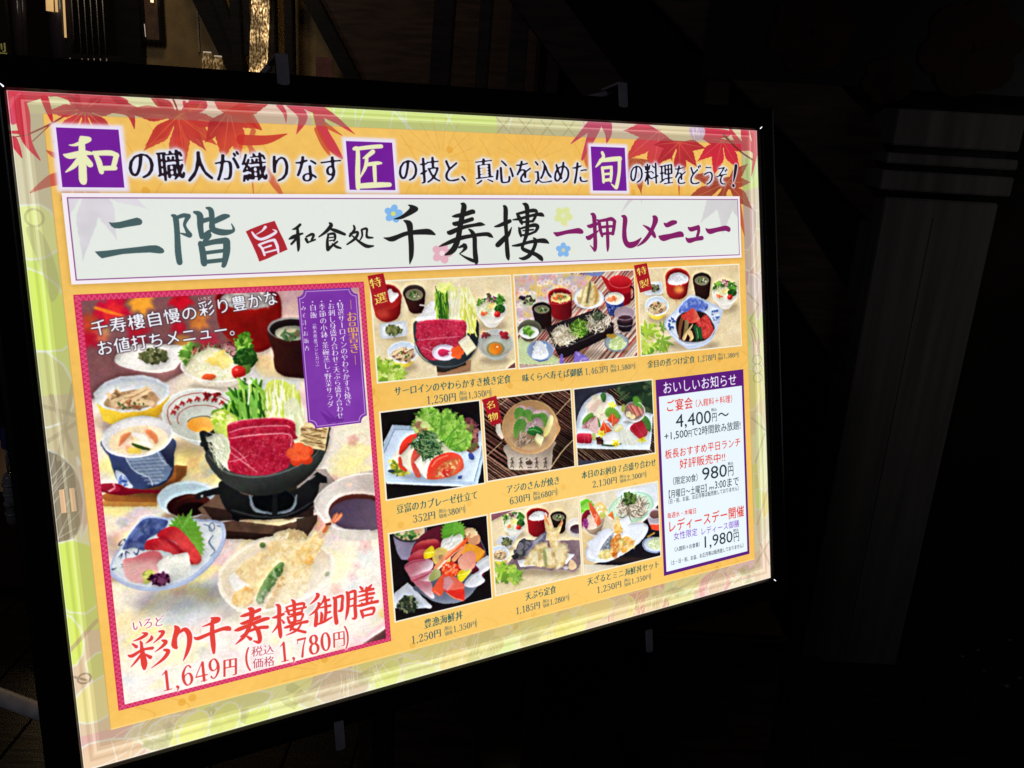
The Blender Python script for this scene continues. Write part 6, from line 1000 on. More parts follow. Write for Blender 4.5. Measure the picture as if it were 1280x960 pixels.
    v.poly(spline([(770, 540), (790, 460), (830, 350), (855, 300), (885, 330), (880, 400), (840, 500), (800, 550)], True), (224, 212, 130), grad=((240, 234, 180), (780, 520), (880, 340))); v.poly([(665, 590), (700, 510), (780, 560), (740, 665)], (240, 236, 190)); v.poly([(665, 590), (740, 665), (740, 640), (672, 575)], (206, 196, 140))
    # 6 seven kinds of sashimi
    open_photo(5, (40, 40, 52), ((70, 72, 90), 60, 4, .8)); v = View(700, 470, 9.143); 
    old = CLIP[0].copy(); v.clip([(540, 150), (1200, 40), (1200, 960), (180, 960), (180, 780)]); CLIP[0] *= old; reeds(v, (180, 40, 1120, 960), 38, 56, [(120, 90, 76), (90, 64, 54), (160, 128, 108)], seed=7, w=10); CLIP[0] = old
    v.bits([(640, 110), (1060, 50), (1080, 420), (960, 400), (760, 290), (660, 210)], 90, 44, [(60, 84, 56), (40, 62, 44), (84, 108, 70), (30, 46, 38)], seed=105, jag=.7, alpha=.85, soft=4); v.pen([[(660, 300, 4), (800, 180, 5)], [(700, 110, 3), (900, 60, 4)]], (150, 130, 110), alpha=.5)
    shade(v, 640, 830, 460, 50, .6); v.poly(spline([(190, 520), (260, 330), (360, 230), (480, 184), (600, 220), (645, 320), (700, 380), (1040, 420), (1060, 480), (1030, 820), (980, 838), (220, 820), (190, 790)], True, 4), (206, 216, 228)); v.poly([(200, 600), (360, 260), (480, 200), (590, 240), (640, 330), (1020, 440), (1000, 780), (230, 770)], (222, 232, 240), soft=4); v.pen([[(200, 770, 14), (600, 790, 14), (1010, 790, 14)]], (226, 236, 246), soft=3)
    v.bits([(360, 280), (440, 240), (540, 280), (560, 350), (540, 430), (480, 520), (400, 480), (345, 420)], 40, 46, [(232, 226, 200), (214, 206, 176), (240, 226, 210), (226, 196, 180)], seed=106, alpha=.85, soft=3, jag=.2); v.bits(v.ell(470, 430, 60, 50), 8, 30, [(240, 234, 206)], seed=107, jag=.2)
    serrated(v, 500, 240, 60, 34, 80, (70, 120, 60)); v.fill([v.ell(598+34*math.cos(math.radians(a)), 335+34*math.sin(math.radians(a)), 20, 16, a) for a in range(0, 360, 72)], (236, 232, 96)); v.oval(598, 335, 30, 30, (240, 236, 110))
    serrated(v, 610, 430, 110, 70, 30, (110, 160, 60), tooth=.2, veins=(160, 200, 100)); v.poly([(540, 500), (600, 415), (640, 470), (600, 540)], (226, 84, 44)); v.poly([(590, 560), (620, 490), (670, 470), (680, 510), (610, 575)], (232, 110, 76)); v.poly([(455, 610), (500, 505), (540, 560), (600, 620), (520, 655)], (230, 84, 40)); v.pen([[(500, 520, 3), (530, 640, 4)], [(600, 430, 3), (600, 530, 4)]], (250, 180, 120)); v.poly([(520, 530), (560, 530), (600, 590), (590, 600)], (190, 150, 150))
    serrated(v, 330, 500, 100, 60, -60, (100, 150, 60)); serrated(v, 420, 520, 80, 40, 60, (90, 140, 60))
    for i in range(6): v.poly(spline([(250+i*30, 590-i*22), (300+i*24, 520-i*16), (360+i*16, 540), (440, 620), (420, 650), (330, 600)], True), [(206, 150, 150), (186, 110, 120), (226, 190, 186)][i % 3]); v.pen([[(250+i*30, 590-i*22, 3), (350, 540+i*6, 5), (430, 630, 3)]], (236, 216, 212), alpha=.8)
    v.poly(spline([(195, 680), (220, 650), (340, 650), (370, 680), (365, 750), (330, 765), (200, 755)], True, 4), (176, 26, 50), grad=((206, 60, 84), (260, 740), (280, 650))); v.pen([[(220, 652, 4), (340, 652, 5)], [(280, 655, 2), (285, 755, 3)], [(325, 655, 2), (335, 755, 3)]], (226, 110, 130), alpha=.7)
    v.oval(392, 690, 28, 46, (190, 196, 120), -14); v.poly([(410, 700), (480, 680), (500, 770), (430, 776)], (64, 24, 30), soft=2); v.bits(v.ell(455, 735, 40, 34), 24, 12, [(90, 40, 44), (50, 20, 26), (130, 80, 60)], seed=108); v.pen([[(480, 780, 8), (600, 790, 10), (700, 770, 6)]], (60, 90, 50))
    v.blob([(500, 690), (540, 640), (620, 640), (660, 700), (620, 750), (530, 745)], (236, 236, 236), soft=2); v.oval(665, 590, 62, 52, (226, 220, 160)); v.oval(665, 586, 46, 38, (240, 236, 200)); v.oval(700, 620, 50, 34, (230, 220, 150)); v.blob([(660, 700), (700, 610), (800, 600), (880, 650), (910, 740), (860, 785), (740, 780), (690, 750)], (222, 224, 214), soft=2); v.strands(v.ell(780, 700, 100, 70), 14, 110, 5, [(240, 240, 236), (200, 206, 196)], ang=75, spread=14, seed=109, curl=.4)
    for (x, y) in ((475, 655), (640, 765), (940, 720)): v.fill([v.ell(x+30*math.cos(math.radians(a)), y+26*math.sin(math.radians(a)), 22, 13, a) for a in range(20, 380, 72)], (240, 226, 60)); v.oval(x, y, 16, 14, (226, 190, 40))
    serrated(v, 980, 540, 110, 60, 60, (70, 124, 56), veins=(130, 170, 100)); v.poly(spline([(800, 590), (900, 505), (950, 520), (1005, 650), (920, 710), (880, 690)], True, 4), (170, 26, 48), grad=((196, 56, 70), (840, 560), (960, 680))); v.pen([[(810, 596, 4), (900, 700, 4)], [(860, 545, 2), (950, 680, 3)]], (214, 90, 100), alpha=.7)
    shade(v, 850, 520, 130, 20, .4); v.oval(850, 400, 126, 116, (196, 186, 186), -8); v.oval(850, 392, 112, 100, (150, 120, 110), -8); serrated(v, 890, 300, 90, 44, 60, (96, 160, 60), tooth=.2); v.oval(700, 370, 46, 38, (216, 216, 220)); v.oval(725, 360, 22, 46, (170, 180, 80), 10)
    for i in range(6): v.pen([[(780+i*24, 330+i*4, 9), (830+i*20, 400, 14), (850+i*18, 460-i*6, 8)]], [(206, 130, 110), (180, 90, 84), (226, 160, 140)][i % 3])
    v.oval(785, 430, 32, 34, (236, 226, 180)); v.oval(830, 460, 34, 30, (240, 226, 170)); v.ring(850, 402, 122, 112, 9, (230, 226, 226), -8, -60, 170); v.ring(850, 410, 122, 112, 6, (206, 200, 200), -8, 20, 150)
    # 7 seafood bowl
    open_photo(6, (26, 20, 22)); v = View(480, 640, 8)
    v.poly([(90, 230), (130, 400), (170, 470), (240, 480), (430, 300), (430, 150), (90, 200)], (150, 140, 166), grad=((110, 100, 124), (140, 400), (420, 300))); v.oval(250, 190, 172, 112, (54, 50, 54)); v.oval(250, 180, 160, 100, (196, 176, 140)); v.bits(v.ell(240, 200, 110, 60), 60, 17, [(60, 110, 50), (40, 80, 40), (190, 170, 130), (100, 140, 70)], seed=111); v.oval(180, 210, 26, 20, (206, 190, 160)); v.oval(330, 190, 30, 22, (206, 160, 130))
    v.poly([(100, 810), (240, 700), (480, 940), (470, 960), (100, 960)], (206, 210, 220)); v.poly([(120, 840), (240, 735), (420, 960), (120, 960)], (186, 192, 204)); v.bits(v.ell(240, 920, 95, 80), 90, 17, [(90, 100, 70), (60, 70, 50), (130, 136, 100), (40, 50, 40)], seed=112, jag=.6)
    v.oval(640, 500, 385, 372, (96, 30, 48)); v.poly(spline([(300, 740), (380, 820), (500, 890), (640, 915), (800, 880), (920, 760), (960, 640), (640, 600)], True), (126, 132, 150), grad=((90, 96, 112), (640, 900), (640, 700))); v.ring(650, 500, 378, 390, 8, (110, 110, 130), 0, 270, 360)
    serrated(v, 690, 230, 170, 130, 100, (90, 160, 50), veins=(150, 200, 90), tooth=.18, n=26, grad=((120, 186, 66), (560, 160), (820, 260)))
    v.poly(spline([(810, 170), (880, 160), (960, 240), (950, 310), (880, 330), (830, 280)], True), (206, 150, 110)); v.bits(v.ell(870, 200, 50, 36), 20, 16, [(240, 222, 190), (230, 200, 150)], seed=113)
    v.poly(spline([(570, 350), (590, 270), (700, 240), (760, 215), (790, 250), (760, 320), (720, 380), (620, 380)], True), (226, 226, 220)); v.strands(v.ell(680, 310, 100, 60, -20), 40, 90, 10, [(246, 246, 242), (206, 206, 196)], ang=-50, spread=30, seed=114)
    for P_, c_, g_ in (([(275, 400), (320, 320), (400, 280), (520, 270), (570, 340), (480, 370), (380, 370)], (150, 36, 50), ((206, 90, 90), (400, 340), (400, 280))), ([(240, 490), (290, 410), (380, 370), (480, 380), (470, 460), (380, 470)], (160, 44, 60), ((196, 90, 96), (340, 470), (340, 390)))): v.poly(spline(P_, True), c_, grad=g_)
    for P_ in ([(205, 545), (260, 490), (380, 470), (480, 480), (490, 550), (420, 600), (280, 650), (240, 620)], [(260, 650), (300, 640), (430, 590), (500, 580), (480, 680), (400, 720), (290, 700)], [(290, 690), (400, 690), (470, 700), (490, 790), (500, 860), (430, 830)]):
        v.poly(spline(P_, True), (226, 206, 212), grad=((186, 110, 126), (P_[3][0], P_[3][1]+60), (P_[2][0], P_[2][1]-30)), tex=(.06, 12, 5))
    v.pen([[(210, 545, 5), (280, 500, 9), (420, 478, 6)], [(280, 690, 8), (400, 640, 8), (480, 590, 5)]], (176, 60, 86), alpha=.8, soft=2)
    v.oval(575, 450, 92, 100, (222, 200, 100), -20); v.oval(578, 446, 72, 78, (210, 184, 110), -20); v.oval(570, 450, 26, 30, (170, 140, 100), -20)
    v.poly(spline([(740, 400), (840, 310), (1010, 390), (940, 500), (850, 440)], True, 3), (238, 164, 50)); v.poly([(940, 500), (1010, 392), (1000, 430), (950, 520)], (196, 110, 30)); v.poly(spline([(740, 480), (800, 410), (880, 385), (920, 450), (910, 540), (840, 590), (760, 560)], True), (238, 176, 150), grad=((226, 150, 130), (760, 560), (900, 420)))
    v.poly(spline([(800, 720), (860, 640), (950, 580), (920, 520), (1000, 450), (1060, 440), (1060, 560), (980, 620), (1010, 690), (930, 740), (850, 750)], True), (214, 216, 222), tex=(.08, 14, 5)); v.pen([[(840, 720, 3), (900, 640, 5), (980, 600, 3)], [(950, 530, 3), (1040, 470, 5)]], (236, 238, 242)); v.poly(spline([(820, 570), (880, 580), (830, 640), (790, 680)], True), (200, 190, 150))
    v.pen([[(520, 560, 26), (620, 450, 30), (720, 370, 26), (800, 290, 16)], [(700, 470, 26), (760, 400, 24), (810, 310, 14)]], (238, 160, 116)); v.pen([[(540, 570, 10), (630, 470, 12), (730, 380, 8)]], (248, 216, 190)); v.pen([[(620, 470, 8), (760, 340, 12), (830, 270, 16)], [(790, 330, 12), (835, 275, 10)]], (232, 96, 50))
    v.poly(spline([(480, 780), (500, 740), (590, 610), (640, 640), (600, 780), (570, 838), (520, 820)], True), (232, 92, 60), tex=(.08, 12, 4)); v.poly(spline([(600, 770), (620, 660), (700, 640), (800, 720), (800, 760), (760, 770), (680, 780)], True), (226, 110, 90)); v.poly(spline([(600, 770), (690, 780), (800, 770), (805, 870), (790, 884), (700, 860)], True, 4), (222, 50, 40), tex=(.08, 12, 4)); v.poly([(600, 650), (650, 640), (700, 700), (640, 790), (590, 760)], (206, 150, 160), alpha=.85, soft=3); v.pen([[(620, 800, 3), (700, 855, 5), (790, 880, 4)], [(500, 780, 3), (560, 830, 5)]], (246, 150, 120))
    v.blob([(575, 570), (620, 510), (680, 495), (750, 540), (740, 620), (660, 640), (590, 610)], (226, 60, 30)); v.bits(v.ell(665, 570, 84, 70), 110, 13, [(240, 90, 50), (220, 50, 24), (250, 140, 90)], seed=115, stretch=1, jag=.05); v.bits(v.ell(665, 560, 70, 50), 26, 4, [(255, 220, 190)], seed=116)
    v.blob([(448, 655), (480, 600), (520, 566), (565, 590), (560, 640), (500, 685), (460, 685)], (150, 156, 90), grad=((176, 180, 120), (460, 660), (560, 600)))
    for P_ in ([(400, 400), (440, 360), (480, 335), (505, 370), (500, 430), (440, 465), (400, 460)], [(735, 620), (770, 575), (830, 590), (870, 570), (830, 640), (780, 695), (745, 670)]): v.poly(spline(P_, True, 3), (240, 226, 40), mix=((226, 196, 30), 8, 117, .8)); v.pen([[(P_[0][0]+10, P_[0][1]+10, 4), (P_[3][0]-10, P_[3][1]+30, 6)]], (250, 244, 120))
    # 8 tempura set
    open_photo(7, *WOOD); v = View(600, 610, 8); wood_lines(v, (100, 80, 1030, 940), seed=8, ang=-35)
    v.poly([(100, 250), (420, 200), (330, 220), (110, 330)], (150, 96, 110)); salad(v, 345, 355, 116, 96, 121)
    pot(v, 578, 260, 110, 64, 570, 420, 84, 66, (160, 26, 36), (106, 14, 26), (166, 30, 38), 14, ((110, 18, 26), (150, 28, 36))); rice(v, [(490, 290), (540, 240), (600, 230), (670, 250), (660, 300), (570, 322), (510, 318)], 122, 18, 9)
    soup(v, 785, 280, 80, 52, 800, 400, 56, 50, 123, (40, 26, 24), (28, 24, 22)); pot(v, 960, 380, 104, 86, 960, 440, 64, 50, (226, 220, 212), (206, 198, 190), (240, 236, 230), 8, ((226, 220, 212), (210, 200, 194))); v.oval(970, 405, 68, 44, (110, 84, 110), grad=((66, 36, 44), (970, 440), (970, 370)))
    shade(v, 270, 600, 90, 20, .35); v.poly([(155, 545), (205, 470), (378, 478), (300, 600)], (206, 208, 214)); v.poly([(185, 540), (220, 485), (350, 492), (290, 580)], (186, 192, 202)); v.bits(v.ell(266, 530, 46, 36), 50, 12, [(90, 100, 60), (60, 70, 44), (140, 144, 96)], seed=124)
    kobachi(v, 200, 650, 96, 84, 125)
    shade(v, 620, 820, 380, 50, .4); v.poly(spline([(260, 790), (330, 680), (400, 530), (460, 515), (700, 520), (840, 520), (1010, 530), (1020, 700), (980, 800), (930, 830), (850, 810), (700, 820), (560, 800), (400, 815), (300, 820)], True, 4), (116, 96, 104), mix=((146, 122, 130), 20, 126, 1)); v.bits([(350, 680), (400, 530), (500, 530), (480, 650), (400, 680)], 40, 24, [(50, 50, 54), (80, 78, 84), (120, 118, 124)], seed=127); v.pen([[(260, 795, 4), (400, 822, 5), (560, 806, 5), (720, 826, 5), (850, 816, 5), (930, 835, 5), (1000, 780, 4)]], (176, 156, 150))
    v.poly([(375, 720), (560, 680), (850, 650), (945, 660), (870, 750), (600, 770), (400, 785)], (226, 228, 236)); v.poly([(840, 640), (950, 660), (860, 760)], (240, 242, 248))
    v.poly(spline([(465, 650), (500, 560), (600, 470), (660, 430), (665, 470), (640, 540), (540, 600), (490, 660)], True), (96, 92, 120), mix=((150, 146, 166), 9, 128, 1.4)); v.pen([[(480, 640, 8), (560, 540, 12), (655, 450, 8)]], (190, 186, 196), alpha=.6, soft=3)
    batter(v, [(450, 770), (500, 650), (580, 560), (660, 550), (700, 620), (760, 560), (840, 560), (860, 650), (850, 740), (780, 790), (640, 780), (540, 760)], 129, (222, 204, 156), (190, 164, 104), (244, 236, 208), 150, 22); v.pen([[(640, 600, 12), (650, 680, 18), (660, 770, 14)]], (120, 140, 80), alpha=.7, soft=5); v.pen([[(560, 640, 14), (570, 740, 16)]], (230, 220, 190), alpha=.8, soft=4)
    v.pen([[(660, 290, 18), (680, 380, 30), (720, 480, 36), (740, 560, 40)], [(820, 340, 12), (780, 420, 26), (740, 500, 36)]], (236, 210, 150), tex=(.1, 14, 3)); v.pen([[(650, 265, 8), (660, 310, 14), (690, 360, 8)], [(825, 320, 6), (805, 370, 12)]], (236, 150, 100)); v.bits(v.ell(735, 480, 50, 90), 50, 15, [(246, 232, 196), (226, 196, 130)], seed=130, alpha=.6)
    v.pen([[(690, 650, 22), (700, 740, 24)], [(790, 620, 26), (800, 720, 30)]], (238, 222, 180), alpha=.8, soft=5); v.poly(spline([(885, 790), (910, 710), (960, 750), (965, 790), (920, 815)], True), (232, 200, 160)); v.oval(860, 795, 26, 16, (206, 206, 212))
    v.bits([(150, 780), (260, 760), (400, 840), (400, 930), (160, 950)], 40, 26, [(140, 184, 60), (186, 210, 90), (110, 156, 56)], seed=131, jag=.7); maple(v, 200, 820, 120, -80, (160, 200, 70), seed=132); maple(v, 340, 890, 120, -30, (140, 186, 76), seed=133)
    # 9 chilled noodles, tempura and a small seafood bowl
    open_photo(8, (236, 230, 216), ((222, 208, 176), 60, 22, .8)); v = View(700, 600, 9.143)
    v.poly([(240, 560), (480, 700), (700, 960), (240, 960)], (226, 200, 150)); v.poly([(1000, 420), (1150, 240), (1160, 880), (700, 970), (380, 960), (560, 900)], (30, 26, 34)); v.poly([(640, 120), (1110, 20), (1130, 260), (1000, 440), (700, 400)], (226, 232, 240), soft=10)
    v.oval(815, 310, 268, 170, (176, 220, 190), -18); v.oval(815, 300, 240, 146, (206, 236, 214), -18); v.strands(v.ell(830, 300, 160, 120, -10), 190, 110, 11, [(214, 202, 182), (170, 156, 136), (236, 228, 212), (134, 118, 100)], seed=141, curl=1.3); v.bits(v.ell(800, 210, 66, 60), 60, 16, [(70, 100, 50), (50, 76, 40), (110, 136, 70)], seed=142, jag=.6)
    pot(v, 375, 430, 140, 120, 390, 540, 90, 80, (196, 170, 146), (150, 128, 108), (214, 190, 166), 10, ((196, 170, 150), (180, 150, 130))); v.bits([(250, 290), (330, 250), (350, 330), (260, 380)], 30, 30, [(110, 200, 50), (150, 220, 90)], seed=143, jag=.6); v.poly(spline([(250, 420), (300, 340), (350, 350), (330, 420), (270, 500), (250, 540)], True), (130, 30, 50)); v.poly(spline([(300, 460), (340, 390), (400, 480), (420, 540), (320, 560)], True), (240, 214, 200)); v.bits(v.ell(290, 490, 30, 50), 14, 14, [(180, 80, 160), (150, 50, 130)], seed=144)
    v.blob([(400, 300), (450, 245), (520, 290), (530, 360), (450, 380)], (240, 210, 130)); v.bits(v.ell(470, 360, 60, 60), 24, 26, [(250, 240, 200), (240, 200, 120), (236, 236, 226), (200, 206, 110)], seed=145); v.pen([[(340, 250, 8), (370, 330, 28), (410, 410, 38), (440, 480, 36)]], (232, 100, 60)); v.pen([[(345, 350, 6), (380, 430, 8), (420, 510, 6)]], (250, 220, 200)); v.bits(v.ell(410, 420, 30, 60), 16, 8, [(246, 160, 130)], seed=146)
    v.oval(1085, 430, 80, 112, (196, 186, 196), alpha=.9); v.oval(1090, 390, 62, 50, (120, 84, 80)); v.poly([(1030, 500), (1050, 560), (1150, 576), (1150, 500)], (226, 80, 50)); v.ring(1085, 380, 76, 60, 6, (226, 222, 230)); v.ring(1090, 460, 74, 40, 6, (226, 222, 230), 0, 0, 180)
    v.oval(1070, 735, 130, 92, (176, 190, 216), 8); v.oval(1075, 730, 112, 76, (206, 216, 230), 8); v.ring(1072, 733, 120, 84, 5, (100, 120, 180), 8); v.blob([(1010, 720), (1060, 660), (1150, 650), (1150, 770), (1060, 790)], (214, 228, 190)); v.strands(v.ell(1085, 720, 60, 56), 40, 50, 8, [(236, 244, 216), (190, 210, 150)], seed=147); v.poly([(990, 640), (1080, 585), (1090, 600), (1010, 655)], (206, 160, 70))
    shade(v, 650, 900, 340, 30, .5); v.poly(spline([(290, 820), (330, 750), (480, 620), (700, 520), (900, 480), (990, 500), (1005, 580), (900, 720), (700, 860), (540, 930), (400, 935), (310, 900)], True), (206, 210, 222)); v.poly(spline([(310, 820), (350, 760), (490, 640), (700, 540), (900, 500), (975, 515), (985, 580), (890, 700), (690, 835), (540, 900), (410, 905), (330, 880)], True), (232, 236, 244)); v.poly([(305, 710), (420, 640), (430, 590), (560, 540), (640, 640), (600, 880), (400, 890)], (224, 228, 240)); v.poly([(640, 480), (780, 400), (810, 470), (740, 580), (680, 600)], (240, 244, 252))
    v.poly(spline([(455, 800), (500, 720), (590, 610), (615, 600), (600, 720), (540, 860), (480, 850)], True), (110, 116, 128), mix=((176, 180, 190), 8, 148, 1.3)); batter(v, [(450, 880), (470, 820), (560, 790), (600, 860), (540, 900)], 149, (236, 222, 150), (206, 186, 100), (248, 242, 206), 30, 16); batter(v, [(590, 850), (580, 740), (620, 640), (690, 610), (700, 700), (680, 800), (620, 870)], 150, (222, 140, 50), (196, 104, 30), (240, 186, 110), 50, 16); batter(v, [(620, 600), (630, 480), (660, 410), (700, 520), (720, 590), (690, 600)], 151, (240, 206, 120), (226, 160, 60), (250, 236, 190), 40, 14); batter(v, [(700, 800), (690, 700), (740, 640), (800, 650), (850, 730), (790, 790), (730, 830)], 152, (236, 196, 110), (226, 150, 56), (248, 230, 170), 60, 18); v.pen([[(600, 480, 10), (620, 440, 12)]], (240, 220, 180)); v.poly([(550, 400), (600, 345), (622, 440), (600, 470)], (236, 130, 50)); v.pen([[(560, 415, 8), (605, 450, 10)]], (250, 240, 230)); v.pen([[(710, 660, 10), (740, 740, 12)]], (170, 180, 90), alpha=.6, soft=4)
    D.clip(None); finish()
def paint_badges():
    v = View(460, 340, 6.4); badge(v, [(0, 30), (126, 8), (180, 248), (52, 292)], ((14, 95), (112, 75), 88), ((48, 220), (156, 198), 92), '特選')
    v = View(785, 325, 8); badge(v, [(62, 52), (190, 28), (242, 292), (122, 325)], ((88, 118), (188, 96), 88), ((112, 245), (216, 222), 88), '特製')
    v = View(595, 485, 9.143); badge(v, [(68, 130), (235, 84), (300, 395), (178, 428)], ((118, 204), (228, 172), 100), ((138, 342), (256, 308), 104), '名物')
# ------------------------------------------------------------------ builders
def at(x, y, Y):
    """the point at distance Y in front of the camera that lies behind a measured pixel"""
    d = ROT @ Vector(((x-640)/FOCAL, -(y-480)/FOCAL, -1)); return CAM + d*(Y/d.y)
def atz(x, y, z):
    d = ROT @ Vector(((x-640)/FOCAL, -(y-480)/FOCAL, -1)); return CAM + d*((z-CAM.z)/d.z)
def srgb(c): return tuple(((v/255)/12.92 if v <= 10 else ((v/255+.055)/1.055)**2.4) for v in c)
def mat(name, col, rough=.6, spec=.4, metal=0, noise_=None, bump=None, stretch=(1, 1, 1), emit=None, coat=0, trans=0):
    m = bpy.data.materials.new(name); m.use_nodes = True; nt = m.node_tree; N = nt.nodes; L = nt.links; b = N['Principled BSDF']
    b.inputs['Roughness'].default_value = rough; b.inputs['Specular IOR Level'].default_value = spec; b.inputs['Metallic'].default_value = metal
    b.inputs['Coat Weight'].default_value = coat; b.inputs['Transmission Weight'].default_value = trans
    tc = N.new('ShaderNodeTexCoord'); mp = N.new('ShaderNodeMapping'); mp.inputs['Scale'].default_value = stretch; L.new(tc.outputs['Object'], mp.inputs['Vector'])
    sc, amt = noise_ or (30, .25)
    n = N.new('ShaderNodeTexNoise'); n.inputs['Scale'].default_value = sc; n.inputs['Detail'].default_value = 6; L.new(mp.outputs['Vector'], n.inputs['Vector'])
    r = N.new('ShaderNodeValToRGB'); r.color_ramp.elements[0].position = .3; r.color_ramp.elements[1].position = .7
    r.color_ramp.elements[0].color = (*[c*(1-amt) for c in col], 1); r.color_ramp.elements[1].color = (*[min(1, c*(1+amt)) for c in col], 1)
    L.new(n.outputs['Fac'], r.inputs['Fac']); L.new(r.outputs['Color'], b.inputs['Base Color'])
    if bump:
        bp = N.new('ShaderNodeBump'); bp.inputs['Strength'].default_value = bump; bp.inputs['Distance'].default_value = .002; L.new(n.outputs['Fac'], bp.inputs['Height']); L.new(bp.outputs['Normal'], b.inputs['Normal'])
    if emit:
        b.inputs['Emission Strength'].default_value = emit[1]; b.inputs['Emission Color'].default_value = (*emit[0], 1)
    return m
def link(name, me, m, parent=None, kind=None, label=None, cat=None, group=None):
    if m: me.materials.append(m)
    o = bpy.data.objects.new(name, me); S.collection.objects.link(o)
    if parent is not None:
        o.parent = parent; me.transform(Matrix.Translation(-parent.location) if parent.type == 'EMPTY' else Matrix.Identity(4))
    if kind: o['kind'] = kind
    if label: o['label'] = label
    if cat: o['category'] = cat
    if group: o['group'] = group
    return o
def thing(name, label, cat, loc, group=None):
    o = bpy.data.objects.new(name, None); S.collection.objects.link(o); o.location = loc; o.empty_display_size = .05
    o['label'] = label; o['category'] = cat
    if group: o['group'] = group
    return o
def mesh(name, verts, faces, bevel=0, seg=2, smooth=False):
    me = bpy.data.meshes.new(name); me.from_pydata([tuple(v) for v in verts], [], faces)
    bm = bmesh.new(); bm.from_mesh(me); bmesh.ops.recalc_face_normals(bm, faces=bm.faces)
    if bevel: bmesh.ops.bevel(bm, geom=bm.edges[:], offset=bevel, segments=seg, affect='EDGES', clamp_overlap=True)
    bm.to_mesh(me); bm.free()
    if smooth:
        for p in me.polygons: p.use_smooth = True
    return me
BOXF = [(0, 1, 2, 3), (7, 6, 5, 4), (0, 4, 5, 1), (1, 5, 6, 2), (2, 6, 7, 3), (3, 7, 4, 0)]
def box(name, lo, hi, bevel=.002, f=None):
    (a, b, c), (d, e, g) = lo, hi; v = [(a, b, c), (d, b, c), (d, e, c), (a, e, c), (a, b, g), (d, b, g), (d, e, g), (a, e, g)]
    if f: v = [f(*p) for p in v]
    return mesh(name, v, BOXF, bevel)
def beam(name, a, b, w, d, bevel=.003, up=(0, 1, 0)):
    """a straight timber from a to b: w across, d deep (towards up)"""
    a, b = Vector(a), Vector(b); t = (b-a).normalized(); u = Vector(up); u = (u-t*u.dot(t)).normalized(); s = t.cross(u)
    v = [p+s*i*w/2+u*j*d/2 for p in (a, b) for i, j in ((-1, -1), (1, -1), (1, 1), (-1, 1))]
    return mesh(name, v, BOXF, bevel)
def tube(name, pts, r, n=14, caps=True):
    pts = [Vector(p) for p in pts]; V = []; F = []; rr = r if isinstance(r, (list, tuple)) else [r]*len(pts)
    for i, p in enumerate(pts):
        t = (pts[min(i+1, len(pts)-1)]-pts[max(i-1, 0)]).normalized(); u = t.orthogonal().normalized() if abs(t.z) > .9 else Vector((0, 0, 1)).cross(t).normalized(); w = t.cross(u)
        V += [p+(u*math.cos(2*math.pi*k/n)+w*math.sin(2*math.pi*k/n))*rr[i] for k in range(n)]
    for i in range(len(pts)-1):
        for k in range(n): F.append((i*n+k, i*n+(k+1) % n, (i+1)*n+(k+1) % n, (i+1)*n+k))
    if caps: F += [tuple(range(n))[::-1], tuple(range((len(pts)-1)*n, len(pts)*n))]
    return mesh(name, V, F, smooth=True)

# ------------------------------------------------------------------ the setting
dark = mat('soot_black_wall', (.014, .009, .007), .85, .15, noise_=(3, .4), bump=.2)
floor_m = mat('dark_board_floor', (.020, .013, .010), .32, .4, noise_=(6, .5), bump=.3, stretch=(1, 9, 1))
timber = mat('dark_timber', (.0075, .0050, .0042), .6, .25, noise_=(8, .5), bump=.4, stretch=(1, 1, 8))
brown = mat('brown_timber', (.050, .027, .018), .6, .3, noise_=(9, .5), bump=.4, stretch=(1, 1, 7))
tan = mat('tan_plaster', (.36, .25, .12), .8, .2, noise_=(14, .22), bump=.3)
stone = mat('grey_painted_wood', (.120, .108, .098), .8, .2, noise_=(3.2, .30), bump=.6, stretch=(9, 9, .5))
black = mat('satin_black_metal', (.008, .008, .009), .38, .35, noise_=(60, .2))
gold_gleam = mat('glowing_gold_reflection', (.5, .35, .15), .6, .3, noise_=(40, .3), emit=((1.0, .62, .24), .6))  # gold reflections painted as emission

link('floor', box('floor', (-6, -3, -.2), (5, 6.5, 0), 0), floor_m, kind='structure')
# floorboards that can be told apart by their gaps
for i in range(26):
    x = -3.2+i*.16
    link('floor_board', box('floor_board', (x, .9, .004), (x+.155, 4.4, .016), .002), floor_m, kind='structure')
link('wall', box('wall', (.02, 2.34, 0), (4.2, 2.5, 3.6), 0), dark, kind='structure')
link('back_wall', box('back_wall', (-5.5, 4.0, 0), (.02, 4.15, 3.6), 0), dark, kind='structure')
link('side_wall', box('side_wall', (.02, 2.5, 0), (.12, 4.0, 3.6), 0), dark, kind='structure')
link('ceiling', box('ceiling', (-5.5, 1.2, 3.0), (4.2, 4.2, 3.1), 0), dark, kind='structure')

# pillar with its capital of stacked boards
pl = thing('pillar', 'broad grey painted wooden pillar with two thin boards under its block capital', 'pillar', (1.02, 2.25, 0))
x0, x1 = .896, 1.180
link('shaft', box('shaft', (x0, 2.20, 0), (x1, 2.339, 1.345), .004), stone, pl)
for i, q in enumerate((.128,)): link('groove', box('groove', (x0+q, 2.1993, .02), (x0+q+.0012, 2.1999, 1.30-.1*(i % 2)), 0), timber, pl)
zt = [at(1170, y, 2.18).z for y in (138, 184, 194, 207, 216, 240)]
link('capital', box('capital', (x0-.012, 2.185, zt[1]), (x1+.012, 2.339, zt[0]), .003), stone, pl)
link('recess', box('recess', (x0+.006, 2.21, zt[5]-.006), (x1-.006, 2.338, zt[1]+.004), .001), timber, pl)
link('trim_board', box('trim_board', (x0-.024, 2.172, zt[3]), (x1+.010, 2.337, zt[2]), .003), stone, pl)
link('trim_board', box('trim_board', (x0-.034, 2.160, zt[5]), (x1+.002, 2.336, zt[4]), .003), stone, pl)

